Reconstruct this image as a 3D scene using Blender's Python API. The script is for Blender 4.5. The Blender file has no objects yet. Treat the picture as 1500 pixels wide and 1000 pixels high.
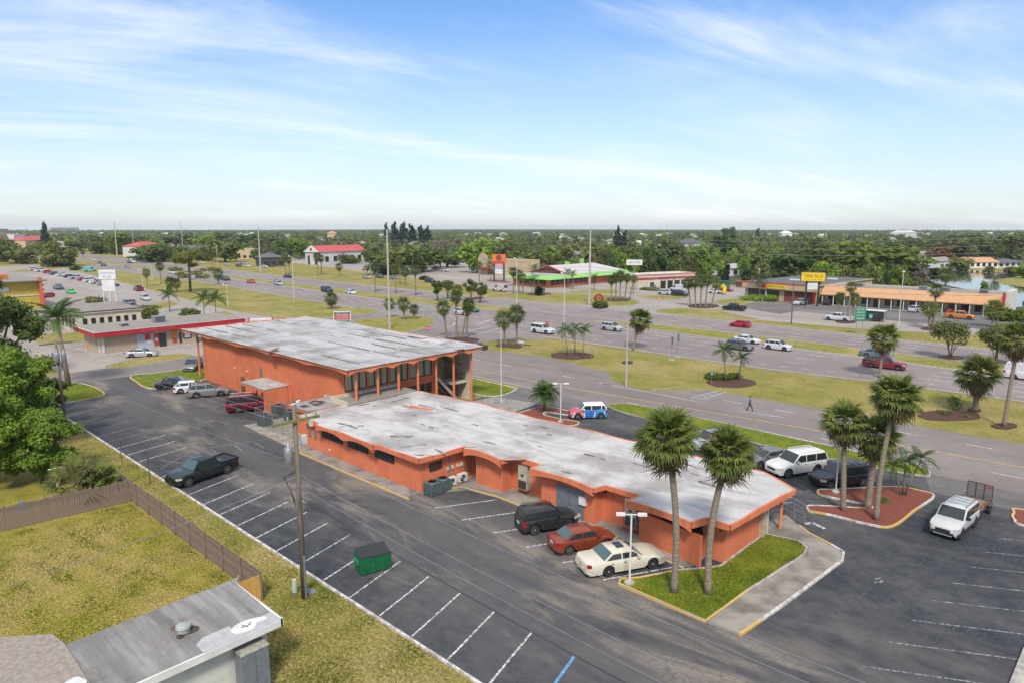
import bpy, bmesh, math, random
import numpy as np
from mathutils import Vector, Matrix
from mathutils.geometry import tessellate_polygon
random.seed(7); RNG = np.random.default_rng(7)
SC = bpy.context.scene
COL = SC.collection
# ---------------------------------------------------------------- camera, sky, sun, exposure
CAM_H = 20.6; PITCH = math.atan(167/1000.0); YAW = math.radians(43.0)
cd = bpy.data.cameras.new('camera'); cd.sensor_width = 36; cd.lens = 24; cd.clip_start = .5; cd.clip_end = 30000
cam = bpy.data.objects.new('camera', cd); COL.objects.link(cam)
cam.location = (0, 0, CAM_H); cam.rotation_euler = (math.radians(90)-PITCH, 0, YAW)
SC.camera = cam
SUN_EL = math.radians(48); SUN_AZ = math.radians(-47)      # direction to the sun in site x/y: behind and to the right of the camera
sun_dir = Vector((math.cos(SUN_EL)*math.cos(SUN_AZ), math.cos(SUN_EL)*math.sin(SUN_AZ), math.sin(SUN_EL)))
world = bpy.data.worlds.new('World'); SC.world = world; world.use_nodes = True
def build_world():
    nt = world.node_tree; N = nt.nodes; L = nt.links
    for n in list(N): N.remove(n)
    def nd(t, **k):
        n = N.new(t)
        for a, b in k.items(): setattr(n, a, b)
        return n
    def mth(op, a, b=None, c=None, clamp=False):
        m = nd('ShaderNodeMath', operation=op); m.use_clamp = clamp
        for i, v in enumerate((a, b, c)):
            if v is None: continue
            if isinstance(v, (int, float)): m.inputs[i].default_value = v
            else: L.new(v, m.inputs[i])
        return m.outputs[0]
    out = nd('ShaderNodeOutputWorld'); bg = nd('ShaderNodeBackground'); bg.inputs[1].default_value = 0.080
    sky = nd('ShaderNodeTexSky'); sky.sky_type = 'NISHITA'; sky.sun_disc = False
    sky.sun_elevation = SUN_EL; sky.sun_rotation = math.atan2(sun_dir.x, sun_dir.y)
    sky.altitude = 0; sky.air_density = 1.0; sky.dust_density = .6; sky.ozone_density = 1.6
    tc = nd('ShaderNodeTexCoord'); sep = nd('ShaderNodeSeparateXYZ'); L.new(tc.outputs['Generated'], sep.inputs[0])
    zc = mth('MAXIMUM', sep.outputs[2], 0.0)
    # thin high cloud: direction projected on a cloud layer
    den = mth('ADD', zc, 0.14)
    px = mth('DIVIDE', sep.outputs[0], den); py = mth('DIVIDE', sep.outputs[1], den)
    cmb = nd('ShaderNodeCombineXYZ'); L.new(px, cmb.inputs[0]); L.new(py, cmb.inputs[1])
    mp0 = nd('ShaderNodeMapping'); mp0.inputs['Rotation'].default_value = (0, 0, math.radians(-72)); L.new(cmb.outputs[0], mp0.inputs[0])
    mp = nd('ShaderNodeMapping'); mp.inputs['Scale'].default_value = (.42, 1.3, 1)
    mp.inputs['Location'].default_value = (3.3, 0.4, 0)
    L.new(mp0.outputs[0], mp.inputs[0])
    n1 = nd('ShaderNodeTexNoise'); n1.inputs['Scale'].default_value = 1.1; n1.inputs['Detail'].default_value = 9; n1.inputs['Roughness'].default_value = .6; n1.inputs['Distortion'].default_value = .55
    L.new(mp.outputs[0], n1.inputs[0])
    n2 = nd('ShaderNodeTexNoise'); n2.inputs['Scale'].default_value = .55; n2.inputs['Detail'].default_value = 3
    L.new(cmb.outputs[0], n2.inputs[0])
    m1 = nd('ShaderNodeMapRange'); m1.interpolation_type = 'SMOOTHSTEP'; L.new(n1.outputs[0], m1.inputs[0]); m1.inputs[1].default_value = .40; m1.inputs[2].default_value = .78
    m2 = nd('ShaderNodeMapRange'); m2.interpolation_type = 'SMOOTHSTEP'; L.new(n2.outputs[0], m2.inputs[0]); m2.inputs[1].default_value = .3; m2.inputs[2].default_value = .58
    cl = mth('MULTIPLY', m1.outputs[0], m2.outputs[0]); cl = mth('MULTIPLY', cl, .88)
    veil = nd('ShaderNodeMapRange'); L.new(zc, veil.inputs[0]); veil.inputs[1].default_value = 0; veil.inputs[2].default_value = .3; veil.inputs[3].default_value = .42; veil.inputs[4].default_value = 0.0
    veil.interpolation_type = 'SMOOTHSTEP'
    hi = nd('ShaderNodeMapRange'); hi.interpolation_type = 'SMOOTHSTEP'; L.new(zc, hi.inputs[0]); hi.inputs[1].default_value = .3; hi.inputs[2].default_value = .7; hi.inputs[4].default_value = .8
    thin = mth('MULTIPLY', hi.outputs[0], mth('ADD', mth('MULTIPLY', n2.outputs[0], .8), .6))      # thin overcast added overhead, out of view, to make the light neutral
    cov = mth('MAXIMUM', cl, thin, clamp=True)
    tint = nd('ShaderNodeMix', data_type='RGBA', blend_type='MULTIPLY'); tint.inputs[0].default_value = 1
    ramp = nd('ShaderNodeValToRGB'); L.new(zc, ramp.inputs[0])
    e = ramp.color_ramp.elements; e[0].position = 0; e[0].color = SKY_T0; e[1].position = .32; e[1].color = SKY_T2
    k = e.new(.13); k.color = SKY_T1
    L.new(sky.outputs[0], tint.inputs[6]); L.new(ramp.outputs[0], tint.inputs[7])
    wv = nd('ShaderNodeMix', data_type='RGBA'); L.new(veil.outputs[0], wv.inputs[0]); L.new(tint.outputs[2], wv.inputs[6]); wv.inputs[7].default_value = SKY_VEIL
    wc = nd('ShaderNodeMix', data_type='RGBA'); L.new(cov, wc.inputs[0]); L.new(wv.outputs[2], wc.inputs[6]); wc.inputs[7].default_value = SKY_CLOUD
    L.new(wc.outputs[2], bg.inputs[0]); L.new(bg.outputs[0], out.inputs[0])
SKY_T0 = (.86, .86, 1.0, 1); SKY_T1 = (.92, .99, 1.10, 1); SKY_T2 = (.78, 1.03, 1.32, 1)
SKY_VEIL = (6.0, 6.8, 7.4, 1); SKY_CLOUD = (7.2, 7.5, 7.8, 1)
build_world()
sd = bpy.data.lights.new('sun', 'SUN'); sd.energy = 2.2; sd.angle = math.radians(10); sd.color = (1, .93, .85)
sun = bpy.data.objects.new('sun', sd); COL.objects.link(sun); sun.rotation_euler = (-sun_dir).to_track_quat('-Z', 'Y').to_euler()
SC.view_settings.view_transform = 'Standard'; SC.view_settings.look = 'None'; SC.view_settings.gamma = 1; SC.view_settings.exposure = .86
SC.view_settings.use_curve_mapping = False
SC.render.engine = 'CYCLES'
SC.cycles.max_bounces = 5; SC.cycles.diffuse_bounces = 2; SC.cycles.glossy_bounces = 2; SC.cycles.transparent_max_bounces = 4; SC.cycles.volume_bounces = 0

# ---------------------------------------------------------------- measuring: ground point (site metres) that a photo point (1500 x 1000) stands on
def P(x, y, z=0.0):
    u = (x-750)/1000.0; v = (500-y)/1000.0; c, s = math.cos(PITCH), math.sin(PITCH)
    t = (z-CAM_H)/(-s+v*c); X = u*t; Y = (c+v*s)*t
    return Vector((X*math.cos(YAW)-Y*math.sin(YAW), X*math.sin(YAW)+Y*math.cos(YAW)))
def depth_of(p):
    return -p[0]*math.sin(YAW)+p[1]*math.cos(YAW)
def height_at(p, y):          # height over ground point p that shows at photo row y
    c, s = math.cos(PITCH), math.sin(PITCH); Y = depth_of(p); v = (500-y)/1000.0
    return CAM_H + Y*(v*c-s)/(c+v*s)
# ---------------------------------------------------------------- object helpers
def link(o, parent=None):
    COL.objects.link(o)
    if parent is not None: o.parent = parent
    return o
def tag(o, label=None, cat=None, group=None, kind=None):
    if label: o['label'] = label
    if cat: o['category'] = cat
    if group: o['group'] = group
    if kind: o['kind'] = kind
    return o
def thing(name, loc, label, cat, rz=0, group=None):
    o = bpy.data.objects.new(name, None); link(o); o.empty_display_size = .3
    o.location = (loc[0], loc[1], loc[2] if len(loc) > 2 else 0); o.rotation_euler = (0, 0, rz)
    return tag(o, label, cat, group)
class MB:
    def __init__(s): s.v = []; s.f = []; s.m = []
    def add(s, vs, fs, m=0):
        o = len(s.v); s.v.extend([tuple(q) for q in vs]); s.f.extend([tuple(i+o for i in f) for f in fs]); s.m.extend([m]*len(fs)); return s
    def box(s, x0, x1, y0, y1, z0, z1, m=0):
        return s.add([(x0,y0,z0),(x1,y0,z0),(x1,y1,z0),(x0,y1,z0),(x0,y0,z1),(x1,y0,z1),(x1,y1,z1),(x0,y1,z1)],
                     [(0,3,2,1),(4,5,6,7),(0,1,5,4),(1,2,6,5),(2,3,7,6),(3,0,4,7)], m)
    def prism(s, poly, z0, z1, m=0, mside=None, bottom=True):
        n = len(poly); a = sum(poly[i][0]*poly[(i+1)%n][1]-poly[(i+1)%n][0]*poly[i][1] for i in range(n))
        if a < 0: poly = poly[::-1]
        zz0 = z0 if isinstance(z0, (list, tuple)) else [z0]*n; zz1 = z1 if isinstance(z1, (list, tuple)) else [z1]*n
        if a < 0: zz0 = list(zz0)[::-1]; zz1 = list(zz1)[::-1]
        vs = [(p[0],p[1],z) for p, z in zip(poly, zz0)]+[(p[0],p[1],z) for p, z in zip(poly, zz1)]
        tri = tessellate_polygon([[Vector((p[0],p[1],0)) for p in poly]])
        top = []
        for t in tri:
            q = [vs[i] for i in t]; ar = (q[1][0]-q[0][0])*(q[2][1]-q[0][1])-(q[2][0]-q[0][0])*(q[1][1]-q[0][1])
            t = tuple(t) if ar > 0 else tuple(t)[::-1]
            top.append(t)
        s.add(vs, [tuple(i+n for i in t) for t in top]+([t[::-1] for t in top] if bottom else []), m)
        o = len(s.v)-2*n
        for i in range(n):
            j = (i+1) % n; s.f.append((o+i, o+j, o+n+j, o+n+i)); s.m.append(m if mside is None else mside)
        return s
    def sheet(s, poly, z, m=0):
        n = len(poly); vs = [(p[0],p[1],z) for p in poly]
        for t in tessellate_polygon([[Vector((p[0],p[1],0)) for p in poly]]):
            q = [vs[i] for i in t]; ar = (q[1][0]-q[0][0])*(q[2][1]-q[0][1])-(q[2][0]-q[0][0])*(q[1][1]-q[0][1])
            s.add(q, [(0,1,2) if ar > 0 else (2,1,0)], m)
        return s
    def tube(s, pts, r, n=8, m=0, cap=True):
        pts = [Vector(p) for p in pts]; rr = r if isinstance(r, (list, tuple)) else [r]*len(pts); o = len(s.v); k = len(pts)
        for i, p in enumerate(pts):
            d = (pts[min(i+1,k-1)]-pts[max(i-1,0)]).normalized()
            a = d.cross(Vector((0,0,1)) if abs(d.z) < .93 else Vector((1,0,0))).normalized(); b = d.cross(a)
            for j in range(n):
                t = 2*math.pi*j/n; q = p+(a*math.cos(t)+b*math.sin(t))*rr[i]; s.v.append(tuple(q))
        for i in range(k-1):
            for j in range(n):
                s.f.append((o+i*n+j, o+i*n+(j+1)%n, o+(i+1)*n+(j+1)%n, o+(i+1)*n+j)[::-1]); s.m.append(m)
        if cap: s.f.append(tuple(o+j for j in range(n))); s.m.append(m); s.f.append(tuple(o+(k-1)*n+j for j in range(n))[::-1]); s.m.append(m)
        return s
    def bar(s, a, b, w, h, m=0):         # rectangular bar from a to b, w across, h high
        a = Vector(a); b = Vector(b); d = (b-a).normalized(); sdv = d.cross(Vector((0,0,1)))
        sdv = sdv.normalized() if sdv.length > 1e-4 else Vector((1,0,0)); up = sdv.cross(d)
        vs = []
        for q in (a, b):
            for i, j in ((-1,-1),(1,-1),(1,1),(-1,1)): vs.append(q+sdv*w/2*i+up*h/2*j)
        return s.add(vs, [(0,1,2,3)[::-1],(4,5,6,7),(0,1,5,4),(1,2,6,5),(2,3,7,6),(3,0,4,7)], m)
    def lathe(s, prof, n=16, m=0, axis='z', at=(0,0,0)):
        o = len(s.v); k = len(prof)
        for r, h in prof:
            for j in range(n):
                t = 2*math.pi*j/n; x, y = r*math.cos(t), r*math.sin(t)
                q = (x,y,h) if axis == 'z' else ((x,h,y) if axis == 'y' else (h,x,y))
                s.v.append((q[0]+at[0],q[1]+at[1],q[2]+at[2]))
        for i in range(k-1):
            for j in range(n):
                f = (o+i*n+j, o+i*n+(j+1)%n, o+(i+1)*n+(j+1)%n, o+(i+1)*n+j)
                s.f.append(f if axis != 'y' else f[::-1]); s.m.append(m)
        s.f.append(tuple(o+j for j in range(n))[::-1 if axis != 'y' else 1]); s.m.append(m)
        s.f.append(tuple(o+(k-1)*n+j for j in range(n))[::1 if axis != 'y' else -1]); s.m.append(m)
        return s
    def mesh(s, name, mats, smooth=False):
        me = bpy.data.meshes.new(name); me.from_pydata(s.v, [], s.f)
        for x in (mats if isinstance(mats, (list, tuple)) else [mats]): me.materials.append(x)
        if s.m and max(s.m) > 0: me.polygons.foreach_set('material_index', s.m)
        if smooth:
            me.polygons.foreach_set('use_smooth', [True]*len(me.polygons))
            if smooth is not True: me.set_sharp_from_angle(angle=math.radians(smooth))
        me.update(); return me
    def build(s, name, mats, parent=None, smooth=False):
        return link(bpy.data.objects.new(name, s.mesh(name, mats, smooth)), parent)
def split_build(mb, name, mats, parent=None):      # every separate piece of a builder becomes an object of its own
    idx = list(range(len(mb.v)))
    def find(i):
        while idx[i] != i: idx[i] = idx[idx[i]]; i = idx[i]
        return i
    for f in mb.f:
        for q in f[1:]: idx[find(q)] = find(f[0])
    groups = {}
    for f, m in zip(mb.f, mb.m): groups.setdefault(find(f[0]), []).append((f, m))
    for fs in groups.values():
        used = sorted({i for f, m in fs for i in f}); mp = {u: k for k, u in enumerate(used)}; s = MB(); s.v = [mb.v[u] for u in used]; s.f = [tuple(mp[i] for i in f) for f, m in fs]; s.m = [m for f, m in fs]; s.build(name, mats, parent)
def inst(name, me, parent=None, loc=(0,0,0), rz=0, sc=None):
    o = bpy.data.objects.new(name, me); link(o, parent); o.location = loc; o.rotation_euler = (0,0,rz) if not isinstance(rz, tuple) else rz
    if sc is not None: o.scale = (sc,)*3 if isinstance(sc, (int,float)) else sc
    return o
def quadmesh(name, V, Fq, mat, nper=4, attr=None):      # numpy arrays of verts / faces -> mesh
    me = bpy.data.meshes.new(name); nv = len(V); nf = len(Fq)
    me.vertices.add(nv); me.vertices.foreach_set('co', np.asarray(V, np.float32).ravel())
    me.loops.add(nf*nper); me.loops.foreach_set('vertex_index', np.asarray(Fq, np.int32).ravel())
    me.polygons.add(nf); me.polygons.foreach_set('loop_start', np.arange(0, nf*nper, nper, dtype=np.int32))
    for m in (mat if isinstance(mat, (list, tuple)) else [mat]): me.materials.append(m)
    if attr is not None:
        a = me.attributes.new('tint', 'FLOAT', 'FACE'); a.data.foreach_set('value', np.asarray(attr, np.float32))
    me.update(calc_edges=True); return me
def text_mesh(body, size, mat, width=None):      # flat lettering as a mesh, centred on its origin, in the local x / z plane facing -y
    cu = bpy.data.curves.new('lettering', 'FONT'); cu.body = body; cu.size = size; cu.align_x = 'CENTER'; cu.align_y = 'CENTER'; cu.resolution_u = 2
    ob = bpy.data.objects.new('lettering', cu); COL.objects.link(ob)
    dg = bpy.context.evaluated_depsgraph_get(); dg.update()
    me = bpy.data.meshes.new_from_object(ob.evaluated_get(dg)); bpy.data.objects.remove(ob); bpy.data.curves.remove(cu)
    M = Matrix.Rotation(math.radians(90), 4, 'X')
    if width and len(me.vertices):
        xs = [v.co.x for v in me.vertices]; w = max(xs)-min(xs); M = M @ Matrix.Diagonal((width/w, 1, 1, 1))
    me.transform(M); me.materials.clear(); me.materials.append(mat); return me
# ---------------------------------------------------------------- materials (procedural)
def srgb(r, g, b):
    f = lambda c: (c/255/12.92) if c/255 <= .04045 else ((c/255+.055)/1.055)**2.4
    return (f(r), f(g), f(b), 1)
def C(r, g, b): return (r, g, b, 1)
class NT:
    def __init__(s, name):
        s.mat = bpy.data.materials.new(name); s.mat.use_nodes = True; s.t = s.mat.node_tree; s.t.nodes.clear()
        s.out = s.n('ShaderNodeOutputMaterial'); s.b = s.n('ShaderNodeBsdfPrincipled'); s.l(s.b.outputs[0], s.out.inputs[0])
        s.tc = s.n('ShaderNodeTexCoord')
    def n(s, t, **k):
        x = s.t.nodes.new(t)
        for a, b in k.items(): setattr(x, a, b)
        return x
    def l(s, a, b): s.t.links.new(a, b)
    def math(s, op, a, b=None, clamp=False):
        m = s.n('ShaderNodeMath', operation=op); m.use_clamp = clamp
        for i, v in enumerate((a, b)):
            if v is None: continue
            if isinstance(v, (int, float)): m.inputs[i].default_value = v
            else: s.l(v, m.inputs[i])
        return m.outputs[0]
    def coords(s, scale=(1,1,1), src='Object', rot=0):
        m = s.n('ShaderNodeMapping'); m.inputs['Scale'].default_value = scale; m.inputs['Rotation'].default_value = (0,0,rot); s.l(s.tc.outputs[src], m.inputs[0]); return m.outputs[0]
    def noise(s, scale, detail=4, rough=.55, vec=None, dist=0):
        n = s.n('ShaderNodeTexNoise'); n.inputs['Scale'].default_value = scale; n.inputs['Detail'].default_value = detail; n.inputs['Roughness'].default_value = rough; n.inputs['Distortion'].default_value = dist
        s.l(vec if vec is not None else s.tc.outputs['Object'], n.inputs['Vector']); return n.outputs[0]
    def rng(s, v, a, b, c=0., d=1., smooth=True):
        m = s.n('ShaderNodeMapRange'); m.interpolation_type = 'SMOOTHSTEP' if smooth else 'LINEAR'; s.l(v, m.inputs[0])
        for i, q in enumerate((a, b, c, d)): m.inputs[i+1].default_value = q
        return m.outputs[0]
    def mix(s, f, a, b, mode='MIX'):
        m = s.n('ShaderNodeMix', data_type='RGBA', blend_type=mode)
        for i, v in ((0, f), (6, a), (7, b)):
            if isinstance(v, (int, float)): m.inputs[i].default_value = v
            elif isinstance(v, tuple): m.inputs[i].default_value = v
            else: s.l(v, m.inputs[i])
        return m.outputs[2]
    def bump(s, h, strength=.3, dist=.02):
        b = s.n('ShaderNodeBump'); b.inputs['Strength'].default_value = strength; b.inputs['Distance'].default_value = dist; s.l(h, b.inputs['Height']); s.l(b.outputs[0], s.b.inputs['Normal'])
    def done(s, col, rough=.8, metal=0., spec=None):
        if isinstance(col, tuple): s.b.inputs['Base Color'].default_value = col
        else: s.l(col, s.b.inputs['Base Color'])
        if isinstance(rough, (int, float)): s.b.inputs['Roughness'].default_value = rough
        else: s.l(rough, s.b.inputs['Roughness'])
        s.b.inputs['Metallic'].default_value = metal
        if spec is not None: s.b.inputs['Specular IOR Level'].default_value = spec
        return s.mat
def m_plain(name, a, b=None, scale=3., rough=.7, metal=0., bump=0, detail=4, lo=.35, hi=.65, stretch=(1,1,1), spec=None):
    t = NT(name)
    b = b or tuple(min(1, c*.78) for c in a[:3])+(1,)
    v = t.noise(scale, detail, .6, t.coords(stretch))
    if bump: t.bump(t.noise(scale*8, 3), bump, .01)
    return t.done(t.mix(t.rng(v, lo, hi), a, b), rough, metal, spec)
def m_grass(name, g1, g2, dry, dryamt=.5, sc=1.0):
    t = NT(name)
    big = t.noise(.11*sc, 7, .7); mid = t.noise(.55*sc, 5, .65); fine = t.noise(5.5*sc, 4, .7); blade = t.noise(22*sc, 3, .7)
    c = t.mix(t.rng(mid, .38, .62), g1, g2)
    d = t.math('ADD', t.math('MULTIPLY', big, .65), t.math('MULTIPLY', fine, .35))
    c = t.mix(t.math('MULTIPLY', t.rng(d, .56-.22*dryamt, .74-.18*dryamt), .95), c, dry)
    k = t.math('ADD', t.math('MULTIPLY', fine, .9), t.math('MULTIPLY', blade, .8))
    c = t.mix(1.0, c, t.mix(t.rng(k, .62, 1.1), C(.42,.44,.42), C(1.5,1.45,1.35)), 'MULTIPLY')
    t.bump(t.math('ADD', fine, blade), .6, .06)
    return t.done(c, .9, spec=.15)
def m_asphalt(name, base, light, stain, crack=.6, band=None, sc=1.0, stain_amt=.8):
    t = NT(name)
    big = t.noise(.11*sc, 5, .6, t.coords((.45,1,1))); mid = t.noise(.9*sc, 6, .65); fine = t.noise(28, 3, .7)
    c = t.mix(t.rng(t.math('ADD', t.math('MULTIPLY', big, .6), t.math('MULTIPLY', mid, .4)), .4, .64), base, light)
    st = t.rng(t.noise(.16*sc, 6, .70, t.coords((.4,1.2,1)), .6), .47, .64)
    if band:
        sp = t.n('ShaderNodeSeparateXYZ'); t.l(t.tc.outputs['Object'], sp.inputs[0])
        y0, y1 = band; a = t.rng(sp.outputs[1], y0-2.5, y0+1.5); b = t.rng(sp.outputs[1], y1-1.5, y1+2.5, 1., 0.)
        ab = t.math('MULTIPLY', a, b); lim = t.math('ADD', t.math('MULTIPLY', ab, .8), .2)
        c = t.mix(t.math('MULTIPLY', t.math('MULTIPLY', ab, t.rng(t.noise(.3, 6, .7, t.coords((.35,1.3,1))), .3, .62)), .75), c, C(.105,.096,.092))
        st = t.math('MULTIPLY', st, lim)
    c = t.mix(t.math('MULTIPLY', st, stain_amt), c, stain)
    if crack:
        w = t.n('ShaderNodeVectorMath', operation='ADD'); wn = t.n('ShaderNodeTexNoise'); wn.inputs['Scale'].default_value = 1.6; wn.inputs['Detail'].default_value = 3
        t.l(t.tc.outputs['Object'], wn.inputs['Vector']); sc_ = t.n('ShaderNodeVectorMath', operation='SCALE'); t.l(wn.outputs['Color'], sc_.inputs[0]); sc_.inputs['Scale'].default_value = .45
        t.l(t.tc.outputs['Object'], w.inputs[0]); t.l(sc_.outputs[0], w.inputs[1])
        vo = t.n('ShaderNodeTexVoronoi', feature='DISTANCE_TO_EDGE'); vo.inputs['Scale'].default_value = 2.3; t.l(w.outputs[0], vo.inputs['Vector'])
        cr = t.rng(vo.outputs['Distance'], .01, .06, 1., 0.)
        msk = t.rng(t.noise(.13, 3, .5), .36, .54)
        c = t.mix(t.math('MULTIPLY', t.math('MULTIPLY', cr, msk), crack), c, light if crack > 0 else base)
    c = t.mix(1.0, c, t.mix(t.rng(fine, .3, .7), C(.86,.86,.86), C(1.14,1.14,1.14)), 'MULTIPLY')
    t.bump(fine, .25, .01)
    return t.done(c, .85, spec=.3)
def m_wear(name, col, under, amt=.5, sc=3.0):       # worn paint
    t = NT(name); n = t.noise(sc, 6, .72)
    return t.done(t.mix(t.rng(n, .5-.22*amt, .66-.1*amt), col, under), .75, spec=.25)
def m_leaf(name, a, b, c=None, rough=.55, hue=.0):
    t = NT(name); at = t.n('ShaderNodeAttribute', attribute_name='tint'); oi = t.n('ShaderNodeObjectInfo')
    k = t.mix(at.outputs['Fac'], a, b)
    if c is not None: k = t.mix(t.math('MULTIPLY', t.rng(oi.outputs['Random'], .3, 1.), .85), k, c)
    hs = t.n('ShaderNodeHueSaturation'); t.l(k, hs.inputs['Color']); t.l(t.rng(oi.outputs['Random'], 0, 1, .8, 1.2, False), hs.inputs['Value'])
    m = t.done(hs.outputs[0], rough, spec=.25)
    tl = t.n('ShaderNodeBsdfTranslucent'); t.l(hs.outputs[0], tl.inputs[0]); mx = t.n('ShaderNodeMixShader'); mx.inputs[0].default_value = .38; t.l(t.b.outputs[0], mx.inputs[1]); t.l(tl.outputs[0], mx.inputs[2]); t.l(mx.outputs[0], t.out.inputs[0])
    return m
def m_paint(name, col, metal=.0, rough=.28, dust=.08):
    t = NT(name); n = t.noise(2.2, 4)
    c = t.mix(t.math('MULTIPLY', t.rng(n, .4, .75), dust), col, C(.3,.28,.25))
    t.b.inputs['Coat Weight'].default_value = .35; t.b.inputs['Coat Roughness'].default_value = .08
    return t.done(c, rough, metal)
M = {}
M['grass_dry'] = m_grass('dry grass', C(.17,.175,.032), C(.235,.215,.05), C(.34,.265,.12), .6)
M['grass_verge'] = m_grass('verge grass', C(.17,.185,.03), C(.23,.22,.045), C(.34,.27,.12), .6)
M['grass_yard'] = m_grass('yard grass', C(.20,.20,.025), C(.29,.25,.05), C(.36,.26,.11), .6, 1.3)
M['grass_lush'] = m_grass('lush grass', C(.10,.145,.010), C(.165,.19,.016), C(.23,.205,.035), .35, 1.4)
M['lot'] = m_asphalt('sealed asphalt', C(.027,.031,.038), C(.082,.08,.08), C(.22,.185,.15), .7, (23.5, 31.5), 1.0, .95)
M['lot_right'] = m_asphalt('sealed asphalt right', C(.027,.031,.037), C(.08,.078,.078), C(.2,.17,.14), .5, None, 1.0, .75)
M['road'] = m_asphalt('road asphalt', C(.18,.152,.138), C(.235,.203,.186), C(.13,.112,.10), .25, None, .6, .5)
M['highway'] = m_asphalt('highway asphalt', C(.20,.165,.152), C(.25,.212,.197), C(.165,.138,.127), 0, None, .4, .5)
M['apron'] = m_asphalt('worn asphalt', C(.12,.11,.105), C(.2,.185,.17), C(.07,.068,.066), .4, None, .8, .6)
M['paving'] = m_asphalt('pale paving', C(.28,.24,.205), C(.34,.30,.265), C(.2,.175,.15), .2, None, .5, .5)
M['concrete'] = m_plain('concrete', C(.30,.27,.235), C(.19,.17,.145), 1.1, .85, bump=.2, detail=7)
M['walk'] = m_plain('weathered walk', C(.28,.25,.21), C(.13,.115,.10), .55, .9, bump=.2, detail=7, lo=.38, hi=.68)
M['kerb'] = m_plain('kerb concrete', C(.42,.39,.35), C(.24,.22,.2), 2.2, .85, detail=6)
M['kerb_white'] = m_wear('white kerb paint', C(.6,.57,.53), C(.3,.27,.24), .45, 2.5)
M['kerb_yellow'] = m_wear('yellow kerb paint', C(.55,.33,.06), C(.42,.38,.3), .35, 2.5)
M['line_white'] = m_wear('white line paint', C(.62,.61,.6), C(.06,.06,.065), .4, 6)
M['line_old'] = m_wear('faded line paint', C(.32,.32,.33), C(.06,.06,.065), .62, 5)
M['line_road'] = m_wear('road line paint', C(.6,.58,.56), C(.3,.27,.25), .3, 2)
M['line_yellow'] = m_wear('yellow line paint', C(.55,.33,.07), C(.24,.2,.14), .4, 2)
M['line_blue'] = m_wear('blue line paint', C(.12,.33,.55), C(.1,.14,.18), .35, 5)
M['mulch'] = m_plain('red mulch', C(.26,.065,.035), C(.10,.03,.02), 9, .95, bump=.9, detail=6)
M['mulch_dark'] = m_plain('dark mulch', C(.10,.04,.025), C(.045,.022,.016), 6, .95, bump=.9, detail=6)
def m_stucco(name, a, b, worn, patch):
    t = NT(name); n1 = t.noise(.55, 6, .65); st = t.noise(1.0, 5, .65, t.coords((2.4,2.4,.10))); n2 = t.noise(.33, 5, .7); f = t.noise(9, 4, .7)
    c = t.mix(t.rng(n1, .36, .64), a, b); c = t.mix(t.math('MULTIPLY', t.rng(st, .5, .72), .42), c, worn); c = t.mix(t.math('MULTIPLY', t.rng(n2, .52, .7), .5), c, patch); c = t.mix(t.math('MULTIPLY', t.rng(f, .55, .8), .18), c, worn)
    t.bump(f, .25, .012); return t.done(c, .88, spec=.2)
M['stucco'] = m_stucco('orange stucco', C(.61,.18,.086), C(.54,.15,.07), C(.40,.105,.05), C(.66,.235,.13))
M['stucco_dk'] = m_stucco('orange trim paint', C(.62,.195,.092), C(.53,.15,.07), C(.30,.09,.05), C(.66,.26,.15))
M['soot'] = m_plain('black peeling tar', C(.03,.025,.022), C(.09,.06,.045), 5, .9)
def m_roof(name, a, b, dirt):
    t = NT(name); s1 = t.noise(.5, 7, .68, t.coords((.35,1.3,1)), .8); s2 = t.noise(.22, 6, .65); s3 = t.noise(3., 6, .7, t.coords((1,.5,1)))
    c = t.mix(t.rng(s1, .42, .68), a, b); c = t.mix(t.math('MULTIPLY', t.rng(s2, .42, .66), .7), c, dirt); c = t.mix(t.math('MULTIPLY', t.rng(s3, .58, .75), .5), c, dirt)
    t.bump(s3, .3, .03); return t.done(c, .8, spec=.2)
M['roof_white'] = m_roof('white coated roof', C(.50,.475,.455), C(.35,.33,.315), C(.21,.19,.175))
M['roof_grey'] = m_roof('weathered white roof', C(.43,.415,.405), C(.29,.275,.265), C(.17,.155,.145))
M['cream'] = m_plain('cream paint', C(.56,.50,.38), C(.45,.39,.29), 1.2, .8)
M['white'] = m_plain('white paint', C(.66,.65,.62), C(.55,.54,.51), 1.2, .6)
M['offwhite'] = m_plain('off white paint', C(.56,.55,.5), C(.46,.45,.4), 1.2, .65)
M['black'] = m_plain('black paint', C(.015,.015,.016), C(.025,.025,.025), 3, .5)
M['tar'] = m_plain('old roof tar', C(.10,.098,.095), C(.24,.23,.22), 2.5, .9)
M['charcoal'] = m_plain('charcoal', C(.04,.04,.042), C(.06,.06,.06), 3, .7)
M['grey_metal'] = m_plain('galvanised metal', C(.36,.37,.38), C(.27,.28,.29), 4, .45, .6)
M['grey_paint'] = m_plain('grey paint', C(.16,.18,.2), C(.13,.14,.155), 3, .5)
M['ac_green'] = m_plain('grey green cabinet', C(.10,.135,.13), C(.075,.10,.095), 3, .5)
M['ac_beige'] = m_plain('beige cabinet', C(.44,.40,.29), C(.36,.32,.23), 3, .55)
M['rust'] = m_plain('rusty steel', C(.16,.08,.045), C(.09,.05,.035), 5, .8)
M['wood_fence'] = m_plain('weathered fence wood', C(.25,.185,.135), C(.13,.095,.07), 2.2, .9, stretch=(6,6,.7), detail=6)
M['wood_new'] = m_plain('fresh fence wood', C(.58,.34,.09), C(.48,.26,.06), 3, .8, stretch=(5,5,.6))
M['wood_pole'] = m_plain('pole wood', C(.17,.145,.105), C(.09,.075,.055), 2.5, .9, stretch=(4,4,.4), detail=6)
M['pole_conc'] = m_plain('concrete pole', C(.42,.39,.34), C(.34,.31,.27), 2, .8)
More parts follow.
